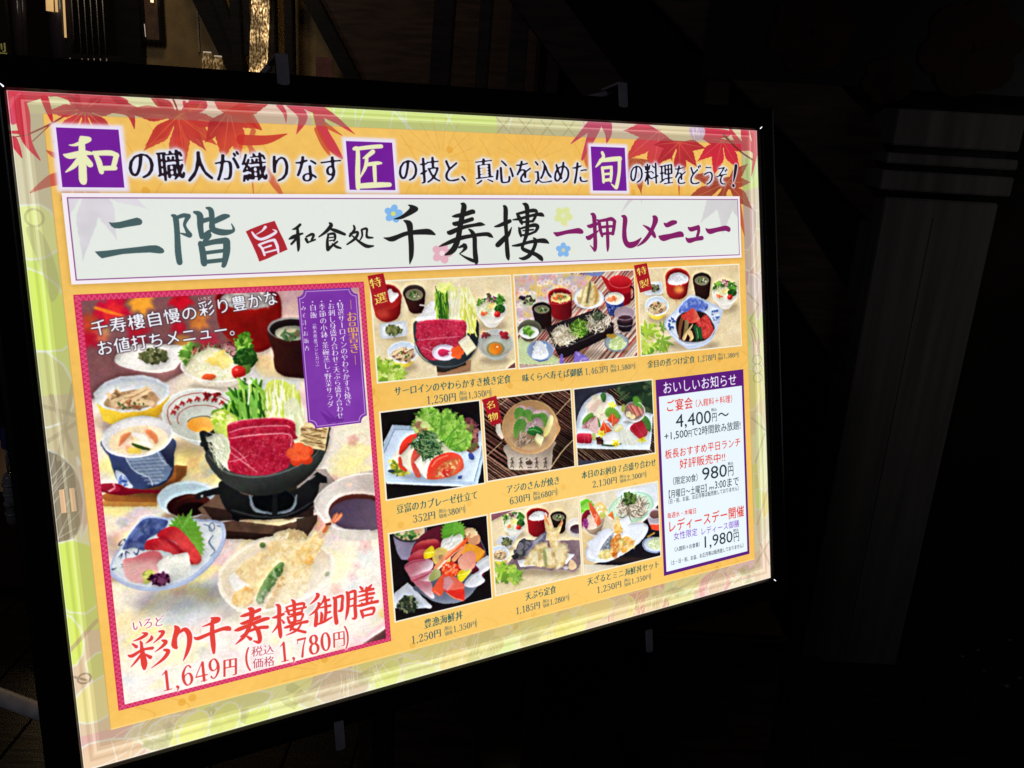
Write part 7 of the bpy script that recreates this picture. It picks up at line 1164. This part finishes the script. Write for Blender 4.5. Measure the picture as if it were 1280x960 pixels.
# head beam and braces on the dark front wall
def wall_beam(name, a, b, w, Y, m, label, cat='beam', d=.05):
    o = link(name, beam(name, at(*a, Y), at(*b, Y), w, d), m); o['label'] = label; o['category'] = cat; return o
wall_beam('diagonal_brace', (820, -60), (1120, 250), .17, 2.29, brown, 'wide dark diagonal timber running down to the top left of the grey pillar')
wall_beam('diagonal_brace', (940, 240), (1120, 520), .13, 2.28, brown, 'dark diagonal timber low on the wall right beside the sign')
wall_beam('diagonal_brace', (640, -40), (760, 120), .10, 2.27, brown, 'dark diagonal timber above the top right hook of the sign')
for i, (x, w) in enumerate(((560, .05), (612, .03), (655, .045), (700, .03), (905, .06))):
    wall_beam('wall_post', (x, -40), (x-26, 330), w, 2.3, brown, ['slim dark upright above the middle of the sign', 'thinnest dark upright above the sign, second of the row', 'third dark upright above the sign, broader than its neighbours', 'last slim dark upright before the top right hook', 'lone dark upright above the sign corner beside the long diagonal'][i], 'post')
# painted panel with dim red flowers
red = mat('dim_red_paint', (.030, .004, .004), .7, .2, noise_=(20, .5)); panel_m = mat('black_lacquer_panel', (.008, .005, .005), .5, .3)
pp = thing('painted_panel', 'black wall panel painted with large dim red flowers over the grey pillar', 'mural', (1.2, 2.27, 1.7))
link('board', box('board', (.42, 2.262, 1.60), (1.7, 2.268, 2.15), 0), panel_m, pp)
def petals(name, cx, cz, R, Y, n=6):
    V = []; F = []
    for k in range(n):
        a = 2*math.pi*k/n+.3; c = (cx+R*.55*math.cos(a), cz+R*.55*math.sin(a)); b = len(V)
        pts = [(c[0]+R*.48*math.cos(t)*1.1, c[1]+R*.42*math.sin(t)) for t in np.linspace(0, 2*math.pi, 14, endpoint=False)]
        V += [(x, Y-.0007*k, z) for x, z in pts]+[(x, Y+.004, z) for x, z in pts]; F += [tuple(range(b, b+14))]
        F += [(b+i, b+(i+1) % 14, b+14+(i+1) % 14, b+14+i) for i in range(14)]
    return mesh(name, V, F)
for (px, py, R) in ((1015, 40, .10), (1215, 60, .12), (1110, 100, .06)):
    p = at(px, py, 2.26); link('painted_flower', petals('painted_flower', p.x, p.z, R, 2.2585), red, pp)

# ------------------------------------------------------------------ the lit room at the back left
Yb = 3.7
p0, p1 = at(168, 0, Yb), at(470, 0, Yb)
link('room_wall', box('room_wall', (p0.x-.02, Yb, 0), (.018, Yb+.1, 2.6), 0), tan, kind='structure')
def slanted(x, y, z):
    a_ = at(448, 110, Yb); b2 = at(374, -30, Yb); t = (z-a_.z)/(b2.z-a_.z); return (x if x > .01 else a_.x+(b2.x-a_.x)*t, y, z)
link('shade_panel', box('shade_panel', (0, Yb-.06, at(448, 110, Yb).z-.3), (.018, Yb-.03, 2.4), 0, f=slanted), brown, kind='structure')  # dark panel standing in for the dimly lit wall right of the brace
wall_beam('slanting_brace', (236, -40), (306, 104), .075, Yb-.06, timber, 'broad dark slanting brace against the tan wall, left of the gold lamp', 'brace')
wall_beam('slanting_brace', (262, -30), (300, 66), .04, Yb-.09, timber, 'narrow dark slanting brace just right of the broad one', 'brace')
wall_beam('room_post', (293, -40), (301, 110), .040, Yb-.11, timber, 'dark upright post where the two slanting braces meet', 'post')
wall_beam('room_post', (308, -40), (312, 70), .026, Yb-.12, timber, 'thin dark post touching the left side of the gold lamp', 'post')
wall_beam('room_post', (338, -40), (342, 110), .036, Yb-.10, timber, 'dark post touching the right side of the gold lamp', 'post')
wall_beam('room_post', (361, -40), (364, 120), .034, Yb-.10, timber, 'dark post right of the first hook on the sign', 'post')
wall_beam('slanting_brace', (374, -30), (448, 110), .055, Yb-.10, timber, 'long dark slanting brace in the brown shade right of the small card', 'brace')
wall_beam('room_post', (160, -40), (166, 110), .10, Yb-.03, timber, 'dark post at the left edge of the tan wall', 'post')
wall_beam('light_line', (246, 2), (249, 66), .006, Yb-.01, mat('pale_light_line', (.5, .42, .3), .5), 'thin line of light running down the tan wall', 'strip', d=.01)  # a line of light on the wall, built as a pale strip
# gold glittering lamp column
gm = bpy.data.materials.new('hammered_gold_glow'); gm.use_nodes = True; nt = gm.node_tree; b = nt.nodes['Principled BSDF']
tc = nt.nodes.new('ShaderNodeTexCoord'); mp = nt.nodes.new('ShaderNodeMapping'); mp.inputs['Scale'].default_value = (1, 1, .5); n1 = nt.nodes.new('ShaderNodeTexNoise'); n1.inputs['Scale'].default_value = 150; n1.inputs['Detail'].default_value = 3
cr = nt.nodes.new('ShaderNodeValToRGB'); e = cr.color_ramp.elements; e[0].position = .42; e[0].color = (.02, .010, .003, 1); e[1].position = .66; e[1].color = (1, .72, .36, 1); k = e.new(.52); k.color = (.30, .17, .06, 1)
n2 = nt.nodes.new('ShaderNodeTexNoise'); n2.inputs['Scale'].default_value = 14; n2.inputs['Detail'].default_value = 0; mth = nt.nodes.new('ShaderNodeMath'); mth.operation = 'MULTIPLY_ADD'; mth.inputs[1].default_value = 9; mth.inputs[2].default_value = -3.2; mth.use_clamp = False; mx = nt.nodes.new('ShaderNodeMath'); mx.operation = 'MAXIMUM'; mx.inputs[1].default_value = .35
for a_, b_ in ((tc.outputs['Object'], mp.inputs['Vector']), (mp.outputs['Vector'], n1.inputs['Vector']), (tc.outputs['Object'], n2.inputs['Vector']), (n1.outputs['Fac'], cr.inputs['Fac']), (cr.outputs['Color'], b.inputs['Emission Color']), (n2.outputs['Fac'], mth.inputs[0]), (mth.outputs[0], mx.inputs[0]), (mx.outputs[0], b.inputs['Emission Strength'])): nt.links.new(a_, b_)
b.inputs['Base Color'].default_value = (.3, .2, .08, 1); b.inputs['Roughness'].default_value = .3
a, c = at(313, 96, Yb-.14), at(332, -40, Yb-.14)
gl = thing('column_lamp', 'tall glittering gold lamp column between two dark posts', 'lamp', (a.x+.03, Yb-.12, a.z))
lean = at(326, -40, Yb-.14).x-at(321, 96, Yb-.14).x
link('shade', box('shade', (0, -.02, 0), (1, .02, 1), 0, f=lambda x, y, z: (a.x+x*(at(332, 90, Yb-.14).x-a.x)+lean*z, Yb-.14+y, a.z+z*(c.z-a.z))), gm, gl)
link('cap_board', box('cap_board', (a.x-.01, Yb-.17, a.z-.03), (a.x+.08, Yb-.11, a.z-.002), .002), timber, gl)
# framed picture with a lamp's reflection in its glass
a, c = at(181, 53, Yb-.03), at(198, -60, Yb-.03)
fp = thing('picture_frame', 'dark framed brown picture hanging on the tan wall', 'picture', (a.x, Yb-.03, a.z))
link('print', box('print', (a.x+.008, Yb-.03, a.z+.01), (c.x-.010, Yb-.02, c.z), 0), mat('brown_print', (.16, .085, .05), .5, .5, noise_=(30, .3)), fp)
link('edge', box('edge', (c.x-.012, Yb-.045, a.z), (c.x+.002, Yb-.01, c.z), .002), timber, fp)
link('edge', box('edge', (a.x-.002, Yb-.045, a.z), (a.x+.008, Yb-.01, c.z), .002), timber, fp)
link('edge', box('edge', (a.x, Yb-.044, a.z), (c.x, Yb-.012, a.z+.012), .002), timber, fp)
glint = mat('lamp_reflection_glow', (.8, .6, .3), .4, emit=((1.0, .78, .42), 1.6)); g2 = mat('pale_glow', (.6, .55, .5), .4, emit=((1, .86, .66), .35))
def lit(name, px, w, m, label, cat='lamp', Y=Yb-.06):
    """a small glowing tube standing in for a reflection, between two measured points"""
    o = link(name, tube(name, [at(px[0], px[1], Y), at(px[2], px[3], Y)], w, 8), m); o['label'] = label; o['category'] = cat; return o
lit('lamp_reflection', (190, -8, 190, 3), .006, glint, 'tiny bright yellow lamp reflection on the framed picture')
lit('lamp_reflection', (180.5, 30, 182, 46), .0016, g2, 'short faint light line on the left edge of the framed picture')
# two small glass jars, their glints put in as a dim glow
for (x, y0_, y1_, w, lb) in ((259, 66, 92, .020, 'left, straighter one of two small glinting glass jars behind the sign'), (272.5, 71, 94, .019, 'right, tapering one of two small glinting glass jars behind the sign')):
    jt, jb = at(x, y0_, Yb-.2), at(x, y1_, Yb-.2); j = thing('glass_jar', lb, 'jar', (jb.x, jb.y, jb.z), 'glinting glass jars')
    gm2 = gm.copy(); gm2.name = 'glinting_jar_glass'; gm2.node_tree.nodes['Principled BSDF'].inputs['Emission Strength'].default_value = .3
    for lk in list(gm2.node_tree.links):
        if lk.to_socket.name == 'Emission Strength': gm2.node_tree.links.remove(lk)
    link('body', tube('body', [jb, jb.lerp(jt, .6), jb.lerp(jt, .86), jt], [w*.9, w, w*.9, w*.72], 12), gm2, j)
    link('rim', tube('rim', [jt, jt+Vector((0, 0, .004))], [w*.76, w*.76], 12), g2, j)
a = at(406, 82, Yb-.12); cd = link('menu_card', box('menu_card', (a.x-.034, Yb-.13, a.z-.045), (a.x+.034, Yb-.125, a.z+.03), .001), mat('dull_red_card', (.20, .07, .07), .6)); cd['label'] = 'small dull red card standing behind the top edge of the sign'; cd['category'] = 'card'
link('shelf', box('shelf', (p0.x, Yb-.28, at(270, 99, Yb-.2).z-.03), (p1.x, Yb-.02, at(270, 99, Yb-.2).z-.006), .003), brown, kind='structure')
# far left: round posts, gold reflections made as glowing strips, rods
Yl = 3.3
purple = mat('polished_dark_post', (.040, .030, .040), .22, .5, noise_=(12, .3))
def post(px0, px1, r, label, m=purple):
    o = link('round_post', tube('round_post', [at(*px0, Yl), at(*px1, Yl)], r, 20), m); o['label'] = label; o['category'] = 'post'; return o
post((18, -60), (27, 110), .022, 'slim polished round post near the left edge of the picture'); post((72, -60), (80, 110), .040, 'thick polished round post with a gold reflection above, left of the thin rods'); post((25, -60), (33, 110), .012, 'thinnest polished round post touching the slim one')
lit('gold_reflection', (61, -20, 62.5, 14), .0125, gold_gleam, 'broad gold reflection over the thick post', 'lamp', Yl-.05); lit('gold_reflection', (69, -20, 71, 15), .0045, gold_gleam, 'narrow gold reflection beside the broad one', 'lamp', Yl-.05); lit('gold_reflection', (78.5, -20, 82, 47), .0038, gold_gleam, 'long thin gold reflection left of the rods', 'lamp', Yl-.05)
rods = mat('grey_metal_rod', (.42, .39, .34), .4, .5, .4, emit=None)
RL = ['short leftmost of the thin grey rods', 'second thin grey rod from the left', 'third thin grey rod from the left', 'fourth thin grey rod, in the middle of the row', 'fifth thin grey rod, next to the last', 'last thin grey rod, next to the dark wall']
for i, (xt, xb, yb) in enumerate(((88.5, 92.6, 50), (96.3, 101.8, 67), (104.2, 109.6, 67), (111.8, 117, 68), (119.6, 124.8, 69), (127.2, 132.4, 69))):
    rd = thing('metal_rod', RL[i], 'rod', at(xb, yb, Yl-.3), 'thin grey rods')
    link('rod', tube('rod', [at(xt-1.8, -40, Yl-.3), at(xb, yb, Yl-.3)], .0017, 8), rods, rd)
    yo = 73 if i else 72; link('lower_rod', tube('lower_rod', [at(xb+(.6 if i else -5), yo, Yl-.3), at(xb+(1.4 if i else -4.5), yo+9, Yl-.3)], .0022, 8), rods, rd)
link('rail', box('rail', (at(84, 70, Yl-.3).x, Yl-.29, at(84, 70.5, Yl-.3).z-.008), (at(150, 70, Yl-.3).x, Yl-.27, at(110, 70, Yl-.3).z+.006), .001), timber, kind='structure')
def words(name, s, p, h, m, label, rot=0.):
    cu = bpy.data.curves.new(name, 'FONT'); cu.body = s; cu.size = h; cu.extrude = .001; cu.resolution_u = 3
    o = bpy.data.objects.new(name, cu); S.collection.objects.link(o); bpy.context.view_layer.update()
    me = bpy.data.meshes.new_from_object(o.evaluated_get(bpy.context.evaluated_depsgraph_get())); bpy.data.objects.remove(o); bpy.data.curves.remove(cu)
    me.transform(Matrix.Translation(p) @ Matrix.Rotation(math.pi/2, 4, 'X') @ Matrix.Rotation(rot, 4, 'Z')); return me
sg = thing('hanging_sign', 'dark signboard with dull yellow-green characters cut by the left edge', 'sign', at(0, 60, Yl-.2))
p = at(-6, 72, Yl-.2); link('board', box('board', (p.x-.2, Yl-.19, p.z-.05), (at(11, 72, Yl-.2).x, Yl-.17, p.z+.4), .002), timber, sg)
link('lettering', words('lettering', '製', p+Vector((-.006, -.012, .0)), .058, mat('yellow_green_paint', (.5, .46, .16), .6), ''), mat('yellow_green_paint', (.55, .5, .18), .6, emit=((.5, .45, .12), .12)), sg)

# hanging plastic piece, red base, white pipe at the lower left
clear = mat('cloudy_clear_plastic', (.22, .22, .23), .25, .6, noise_=(60, .5)); blue = mat('blue_plastic', (.04, .05, .16), .4)
Yh = 1.5; q = at(13, 622, Yh); hp = thing('plastic_hanger', 'cloudy clear plastic piece hanging from a blue clip left of the sign', 'hanger', at(6, 535, Yh))
link('body', tube('body', [at(17, 656, Yh), at(16.5, 650, Yh), at(14, 622, Yh), at(11, 597, Yh), at(10.5, 592, Yh)], [.006, .0115, .012, .0115, .007], 14), clear, hp)
for k in range(4): link('rib', tube('rib', [at(15.5-k*1.3, 642-k*12, Yh), at(15.3-k*1.3, 640-k*12, Yh)], .0135, 14), clear, hp)
link('cord', tube('cord', [at(10.5, 592, Yh), at(7, 560, Yh)], .0025, 8), clear, hp); link('clip', beam('clip', at(6.5, 562, Yh), at(5, 534, Yh), .014, .008), blue, hp)
r1_ = link('red_bench', box('red_bench', (-3.0, 2.3, .02), (-.95, 2.7, .34), .01), mat('dark_red_lacquer', (.045, .008, .006), .45, .3)); r1_['label'] = 'low dark red bench on the floor behind the left side of the sign'; r1_['category'] = 'bench'
w1 = link('white_pipe', tube('white_pipe', [atz(-220, 792, .12), atz(2, 872, .12), atz(90, 905, .12), atz(250, 964, .12)], .0195, 18), mat('white_plastic_pipe', (.8, .74, .72), .5)); w1['label'] = 'pale pipe lying just above the floor behind the lower left corner of the sign'; w1['category'] = 'pipe'
# low dark furniture seen under the sign
cb = thing('low_cabinet', 'low dark brown cabinet with panelled front under the right half of the sign', 'cabinet', (.35, 1.75, 0))
link('body', box('body', (-.30, 1.60, .02), (.62, 1.95, .46), .01), brown, cb)
for i in range(3): link('door', box('door', (-.285+i*.305, 1.588, .06), (.005+i*.305, 1.6, .43), .004), brown, cb)
pt = thing('round_stool', 'dark round seat pad standing in front of the low cabinet', 'stool', (.12, 1.42, 0)); link('seat', tube('seat', [(.12, 1.42, .22), (.12, 1.42, .27), (.12, 1.42, .28)], [.15, .15, .14], 30), black, pt); link('leg', tube('leg', [(.12, 1.42, 0), (.12, 1.42, .22)], .03, 12), black, pt)
# glints of small pebbles at the lower right
wet = mat('wet_pebble', (.05, .05, .05), .15, .6)
for i, (x, y, r_) in enumerate(((1258, 857, .012), (1230, 838, .006), (1274, 847, .008), (1203, 820, .007), (1222, 812, .006), (1262, 800, .006))):
    p = at(x, y, 1.9); 
    st = thing('pebble', 'small dark wet pebble on the black ledge by the right edge, %s' % ['the biggest', 'left of the biggest', 'above the biggest', 'farthest left', 'small upper one', 'topmost'][i], 'pebble', (p.x, p.y, p.z), 'wet pebbles')
    link('stone', tube('stone', [p+Vector((0, 0, -.5*r_)), p, p+Vector((0, 0, .5*r_))], [r_*.6, r_, r_*.4], 9), wet, st)
zl = at(1262, 870, 1.9).z-.012; lg = link('ledge', box('ledge', (1.22, 1.82, zl-.4), (1.9, 2.15, zl), .004), dark, kind='structure')

# ------------------------------------------------------------------ the backlit menu sign
TL = Vector((-0.43255575, 0.74755512, 1.4916970)); SX = Vector((0.86642651, 0.49930463, 0.0)); SY = Vector((0.11823460, -0.20516852, -0.97155878)); SN = SY.cross(SX).normalized()
if SN.y > 0: SN = -SN
def L3(x, y, z=0.): return TL+SX*x+SY*y+SN*z                 # metres right, down and out from the sheet's top left
W_, H_ = SHEET_W, SHEET_H
base = Vector((*(L3(W_/2, H_/2, -.06)).xy, 0))
sign = thing('menu_sign', 'black framed backlit menu board with food photos and Japanese lettering on an orange sheet', 'menu board', base)

# paint the sheet and turn it into an image
PAINTERS = (paint_ground, paint_orange, paint_leaves, paint_bevel, paint_header, paint_banner, paint_small, paint_main, paint_captions, paint_notice, paint_badges)
for fn in PAINTERS: fn()
IMG[:] = np.clip(IMG*(1+.005*fbm(CH, CW, 7, 99)[..., None]), 0, 1)
img = bpy.data.images.new('menu_print', CW, CH); img.pixels.foreach_set(np.dstack([IMG[::-1], np.ones((CH, CW, 1), np.float32)]).ravel()); img.pack()
pm = bpy.data.materials.new('backlit_print'); pm.use_nodes = True; nt = pm.node_tree; b = nt.nodes['Principled BSDF']
ti = nt.nodes.new('ShaderNodeTexImage'); ti.image = img; ti.interpolation = 'Linear'; ti.extension = 'EXTEND'
nt.links.new(ti.outputs['Color'], b.inputs['Emission Color']); 
uvn = nt.nodes.new('ShaderNodeUVMap'); sp = nt.nodes.new('ShaderNodeSeparateXYZ'); mr = nt.nodes.new('ShaderNodeMapRange'); mr.inputs['To Min'].default_value = 1.03; mr.inputs['To Max'].default_value = .92   # the tubes are brighter low down
nz = nt.nodes.new('ShaderNodeTexNoise'); nz.inputs['Scale'].default_value = 2.2; nz.inputs['Detail'].default_value = 1; ma = nt.nodes.new('ShaderNodeMath'); ma.operation = 'MULTIPLY_ADD'; ma.inputs[1].default_value = .10
for a_, b_ in ((uvn.outputs[0], sp.inputs[0]), (sp.outputs['Y'], mr.inputs['Value']), (uvn.outputs[0], nz.inputs['Vector']), (nz.outputs['Fac'], ma.inputs[0]), (mr.outputs[0], ma.inputs[2]), (ma.outputs[0], b.inputs['Emission Strength'])): nt.links.new(a_, b_)
b.inputs['Base Color'].default_value = (.0, .0, .0, 1); b.inputs['Roughness'].default_value = .5; b.inputs['Specular IOR Level'].default_value = .0
def sheet_part(name, pts, z, parent=None, label=None):
    """a flat printed piece: outline in print dots, lying z metres in front of the sheet"""
    V = [L3(x/RES, y/RES, z) for x, y in pts]; me = bpy.data.meshes.new(name); me.from_pydata([tuple(v) for v in V], [], [tuple(range(len(V)))])
    uv = me.uv_layers.new(name='UVMap')
    for lp in me.loops: x, y = pts[lp.vertex_index]; uv.data[lp.index].uv = (x/CW, 1-y/CH)
    me.transform(Matrix.Translation(-base)); me.materials.append(pm); o = bpy.data.objects.new(name, me); S.collection.objects.link(o); o.parent = parent or sign
    if label: o['label'] = label
    return o
R4 = lambda a, b_, c, d: [(a, b_), (c, b_), (c, d), (a, d)]
poster = sheet_part('poster', R4(0, 0, CW, CH), 0)
for i, r in enumerate(((75, 63, 217, 208), (712, 70, 854, 209), (1442, 61, 1583, 206))): sheet_part('character_tile', R4(*r), .0003, poster, ['purple tile with the character 和', 'purple tile with the character 匠', 'purple tile with the character 旬'][i])
sheet_part('title_banner', R4(82, 210, 2018, 405), .0003, poster, 'pale banner with 二階 和食処 千寿樓 一押しメニュー')
big = sheet_part('large_food_photo', R4(83, 427, 741, 1368), .0003, poster, 'large photo of a set meal with beef hot pot, red border')
sheet_part('dish_list', R4(569, 440, 722, 783), .0006, poster, 'purple plaque headed お品書き with the dishes in columns')
FOOD = ['beef sukiyaki set on pale wood', 'buckwheat noodles in a long black box on striped cloth', 'simmered red fish set on pale wood', 'tofu and tomato slices with lettuce', 'green wrapped fish in a round clay dish', 'seven kinds of sashimi on a white plate', 'seafood rice bowl on black', 'tempura set with red rice bowl', 'noodles on a green plate with tempura']
for r, t in zip(PHOTOS, FOOD): sheet_part('food_photo', R4(*r), .0003, poster, 'photo of '+t)
sheet_part('price_notice', R4(1649, 766, 2009, 1384), .0003, poster, 'white notice with a purple border headed おいしいお知らせ')
for v, q, t in ((View(460, 340, 6.4), [(0, 30), (126, 8), (180, 248), (52, 292)], '特選'), (View(785, 325, 8), [(62, 52), (190, 28), (242, 292), (122, 325)], '特製'), (View(595, 485, 9.143), [(68, 130), (235, 84), (300, 395), (178, 428)], '名物')):
    sheet_part('badge', [tuple(p) for p in v.P(q)], .0006, poster, 'tilted red badge reading '+t)

# frame rails, mitred, with a raised inner lip
PROF = [(-.0005, -.0035), (-.0005, .0015), (.0012, .0045), (.0045, .0058), (.0058, .0052), (.0068, .0036), (.024, .0036), (.0280, .0022), (.0292, -.002), (.0292, -.030), (.002, -.030), (.002, -.0035)]
def rail(a, b_, oa, ob):
    """a, b_: inner corners (x, y); oa, ob: outward diagonal at each corner"""
    V = []; n = len(PROF)
    for c, o in ((a, oa), (b_, ob)): V += [L3(c[0]+o[0]*d, c[1]+o[1]*d, z) for d, z in PROF]
    F = [(i, (i+1) % n, n+(i+1) % n, n+i) for i in range(n)]+[tuple(range(n)), tuple(range(n, 2*n))[::-1]]
    return mesh('frame_rail', V, F)
c4 = [(0, 0), (W_, 0), (W_, H_), (0, H_)]; o4 = [(-1, -1), (1, -1), (1, 1), (-1, 1)]
rail_m = [mat('black_anodised_rail', (.0062, .0060, .0064), .34, .42, noise_=(80, .2), bump=.05) for _ in range(1)][0]
for i in range(4):
    j = (i+1) % 4; link('frame_rail', rail(c4[i], c4[j], o4[i], o4[j]), rail_m, sign)
leak = mat('light_leak', (.8, .8, .9), .4, emit=((.88, .90, 1.0), 2.2))
for (c, o) in zip(c4, o4):                                    # lamp light escaping through the open mitre of the lip
    d = Vector((o[0], o[1])); s = Vector((-o[1], o[0]))*.00035
    V = []
    for dd, z in ((.0001, .0024), (.0016, .0052), (.0034, .0060)):
        for sg in (1, -1): V.append(L3(c[0]+d.x*dd+s.x*sg*(1 if dd < .003 else .5), c[1]+d.y*dd+s.y*sg*(1 if dd < .003 else .5), z))
    V += [v-SN*.002 for v in V]; link('corner_gap', mesh('corner_gap', V, [(0, 1, 3, 2), (2, 3, 5, 4), (6, 8, 9, 7), (8, 10, 11, 9), (0, 6, 7, 1), (4, 5, 11, 10)]), leak, sign)
link('back_box', box('back_box', (-.028, -.028, -.052), (W_+.028, H_+.028, -.0305), .002, f=L3), black, sign)
# clear hooks gripping the frame
hook = mat('smoky_clear_plastic', (.36, .33, .37), .3, .55, noise_=(40, .25)); hook2 = mat('pale_smoky_plastic', (.26, .24, .26), .35, .5, noise_=(40, .25))
def hookpart(px, py0, py1, w, arm=None):
    a, b_ = sheet([(px, py0), (px, py1)])/RES; cx = (a[0]+b_[0])/2; n = 7
    V = []; F = []
    for z in (.0062, .0042):
        for k in range(n+1): t = math.pi*k/n; V.append(L3(cx-w/2*math.cos(t), b_[1]-w*.18+w*.18*math.sin(t), z))
        V += [L3(cx+w/2, a[1], z+.0005), L3(cx-w/2, a[1], z+.0005)]
    m_ = n+3; F = [tuple(range(m_)), tuple(range(m_, 2*m_))[::-1]]+[(i, (i+1) % m_, m_+(i+1) % m_, m_+i) for i in range(m_)]
    h = link('hook', mesh('hook', V, F), hook, sign)
    up = -1 if py1 < 500 else 1
    ey = a[1] if up < 0 else b_[1]
    v0, v1 = (a[1]-.001, a[1]+.002) if up < 0 else (b_[1]-.004, b_[1]-.001)
    if up > 0: return h
    tb = box('tab', (cx-w/2, v0, -.010 if up > 0 else -.030), (cx+w/2, v1, .0045), .0006, f=L3)
    link('tab', tb, hook2, h).matrix_basis = Matrix.Identity(4); tb.transform(Matrix.Translation(-base))
    if arm:
        p, q = sheet([arm[:2], arm[2:]])/RES; ar = beam('arm', L3(p[0], p[1], -.02), L3(q[0], q[1], -.03), .006, .009, .001); ar.transform(Matrix.Translation(-base)); link('arm', ar, hook2, h); bo = tube('bolt', [L3(q[0], q[1], -.034), L3(q[0], q[1], -.024)], .004, 10); bo.transform(Matrix.Translation(-base)); link('bolt', bo, hook2, h)
    return h
hookpart(352.5, 70, 108.5, .0115, (345, 76, 331, 92)); hookpart(776, 105, 136, .0115, (771, 112, 746, 117)); hookpart(422.5, 899, 935, .0095); hookpart(808.5, 785, 813, .0095)
# stand: two uprights, a cross bar and splayed feet
for x in (W_*.36, W_*.60):
    t = L3(x, H_+.02, -.05); link('upright', beam('upright', t, Vector((t.x-SN.x*.02, t.y-SN.y*.02, .03)), .022, .022, .002), black, sign)
for s in (-1, 1): f0 = base+SX*s*.16; link('foot', beam('foot', f0-SN*.24+Vector((0, 0, .016)), f0+SN*.20+Vector((0, 0, .016)), .04, .03, .003, up=(0, 0, 1)), black, sign)
link('cross_bar', beam('cross_bar', base-SX*.2+Vector((0, 0, .036)), base+SX*.2+Vector((0, 0, .036)), .03, .03, .003, up=(0, 0, 1)), black, sign)
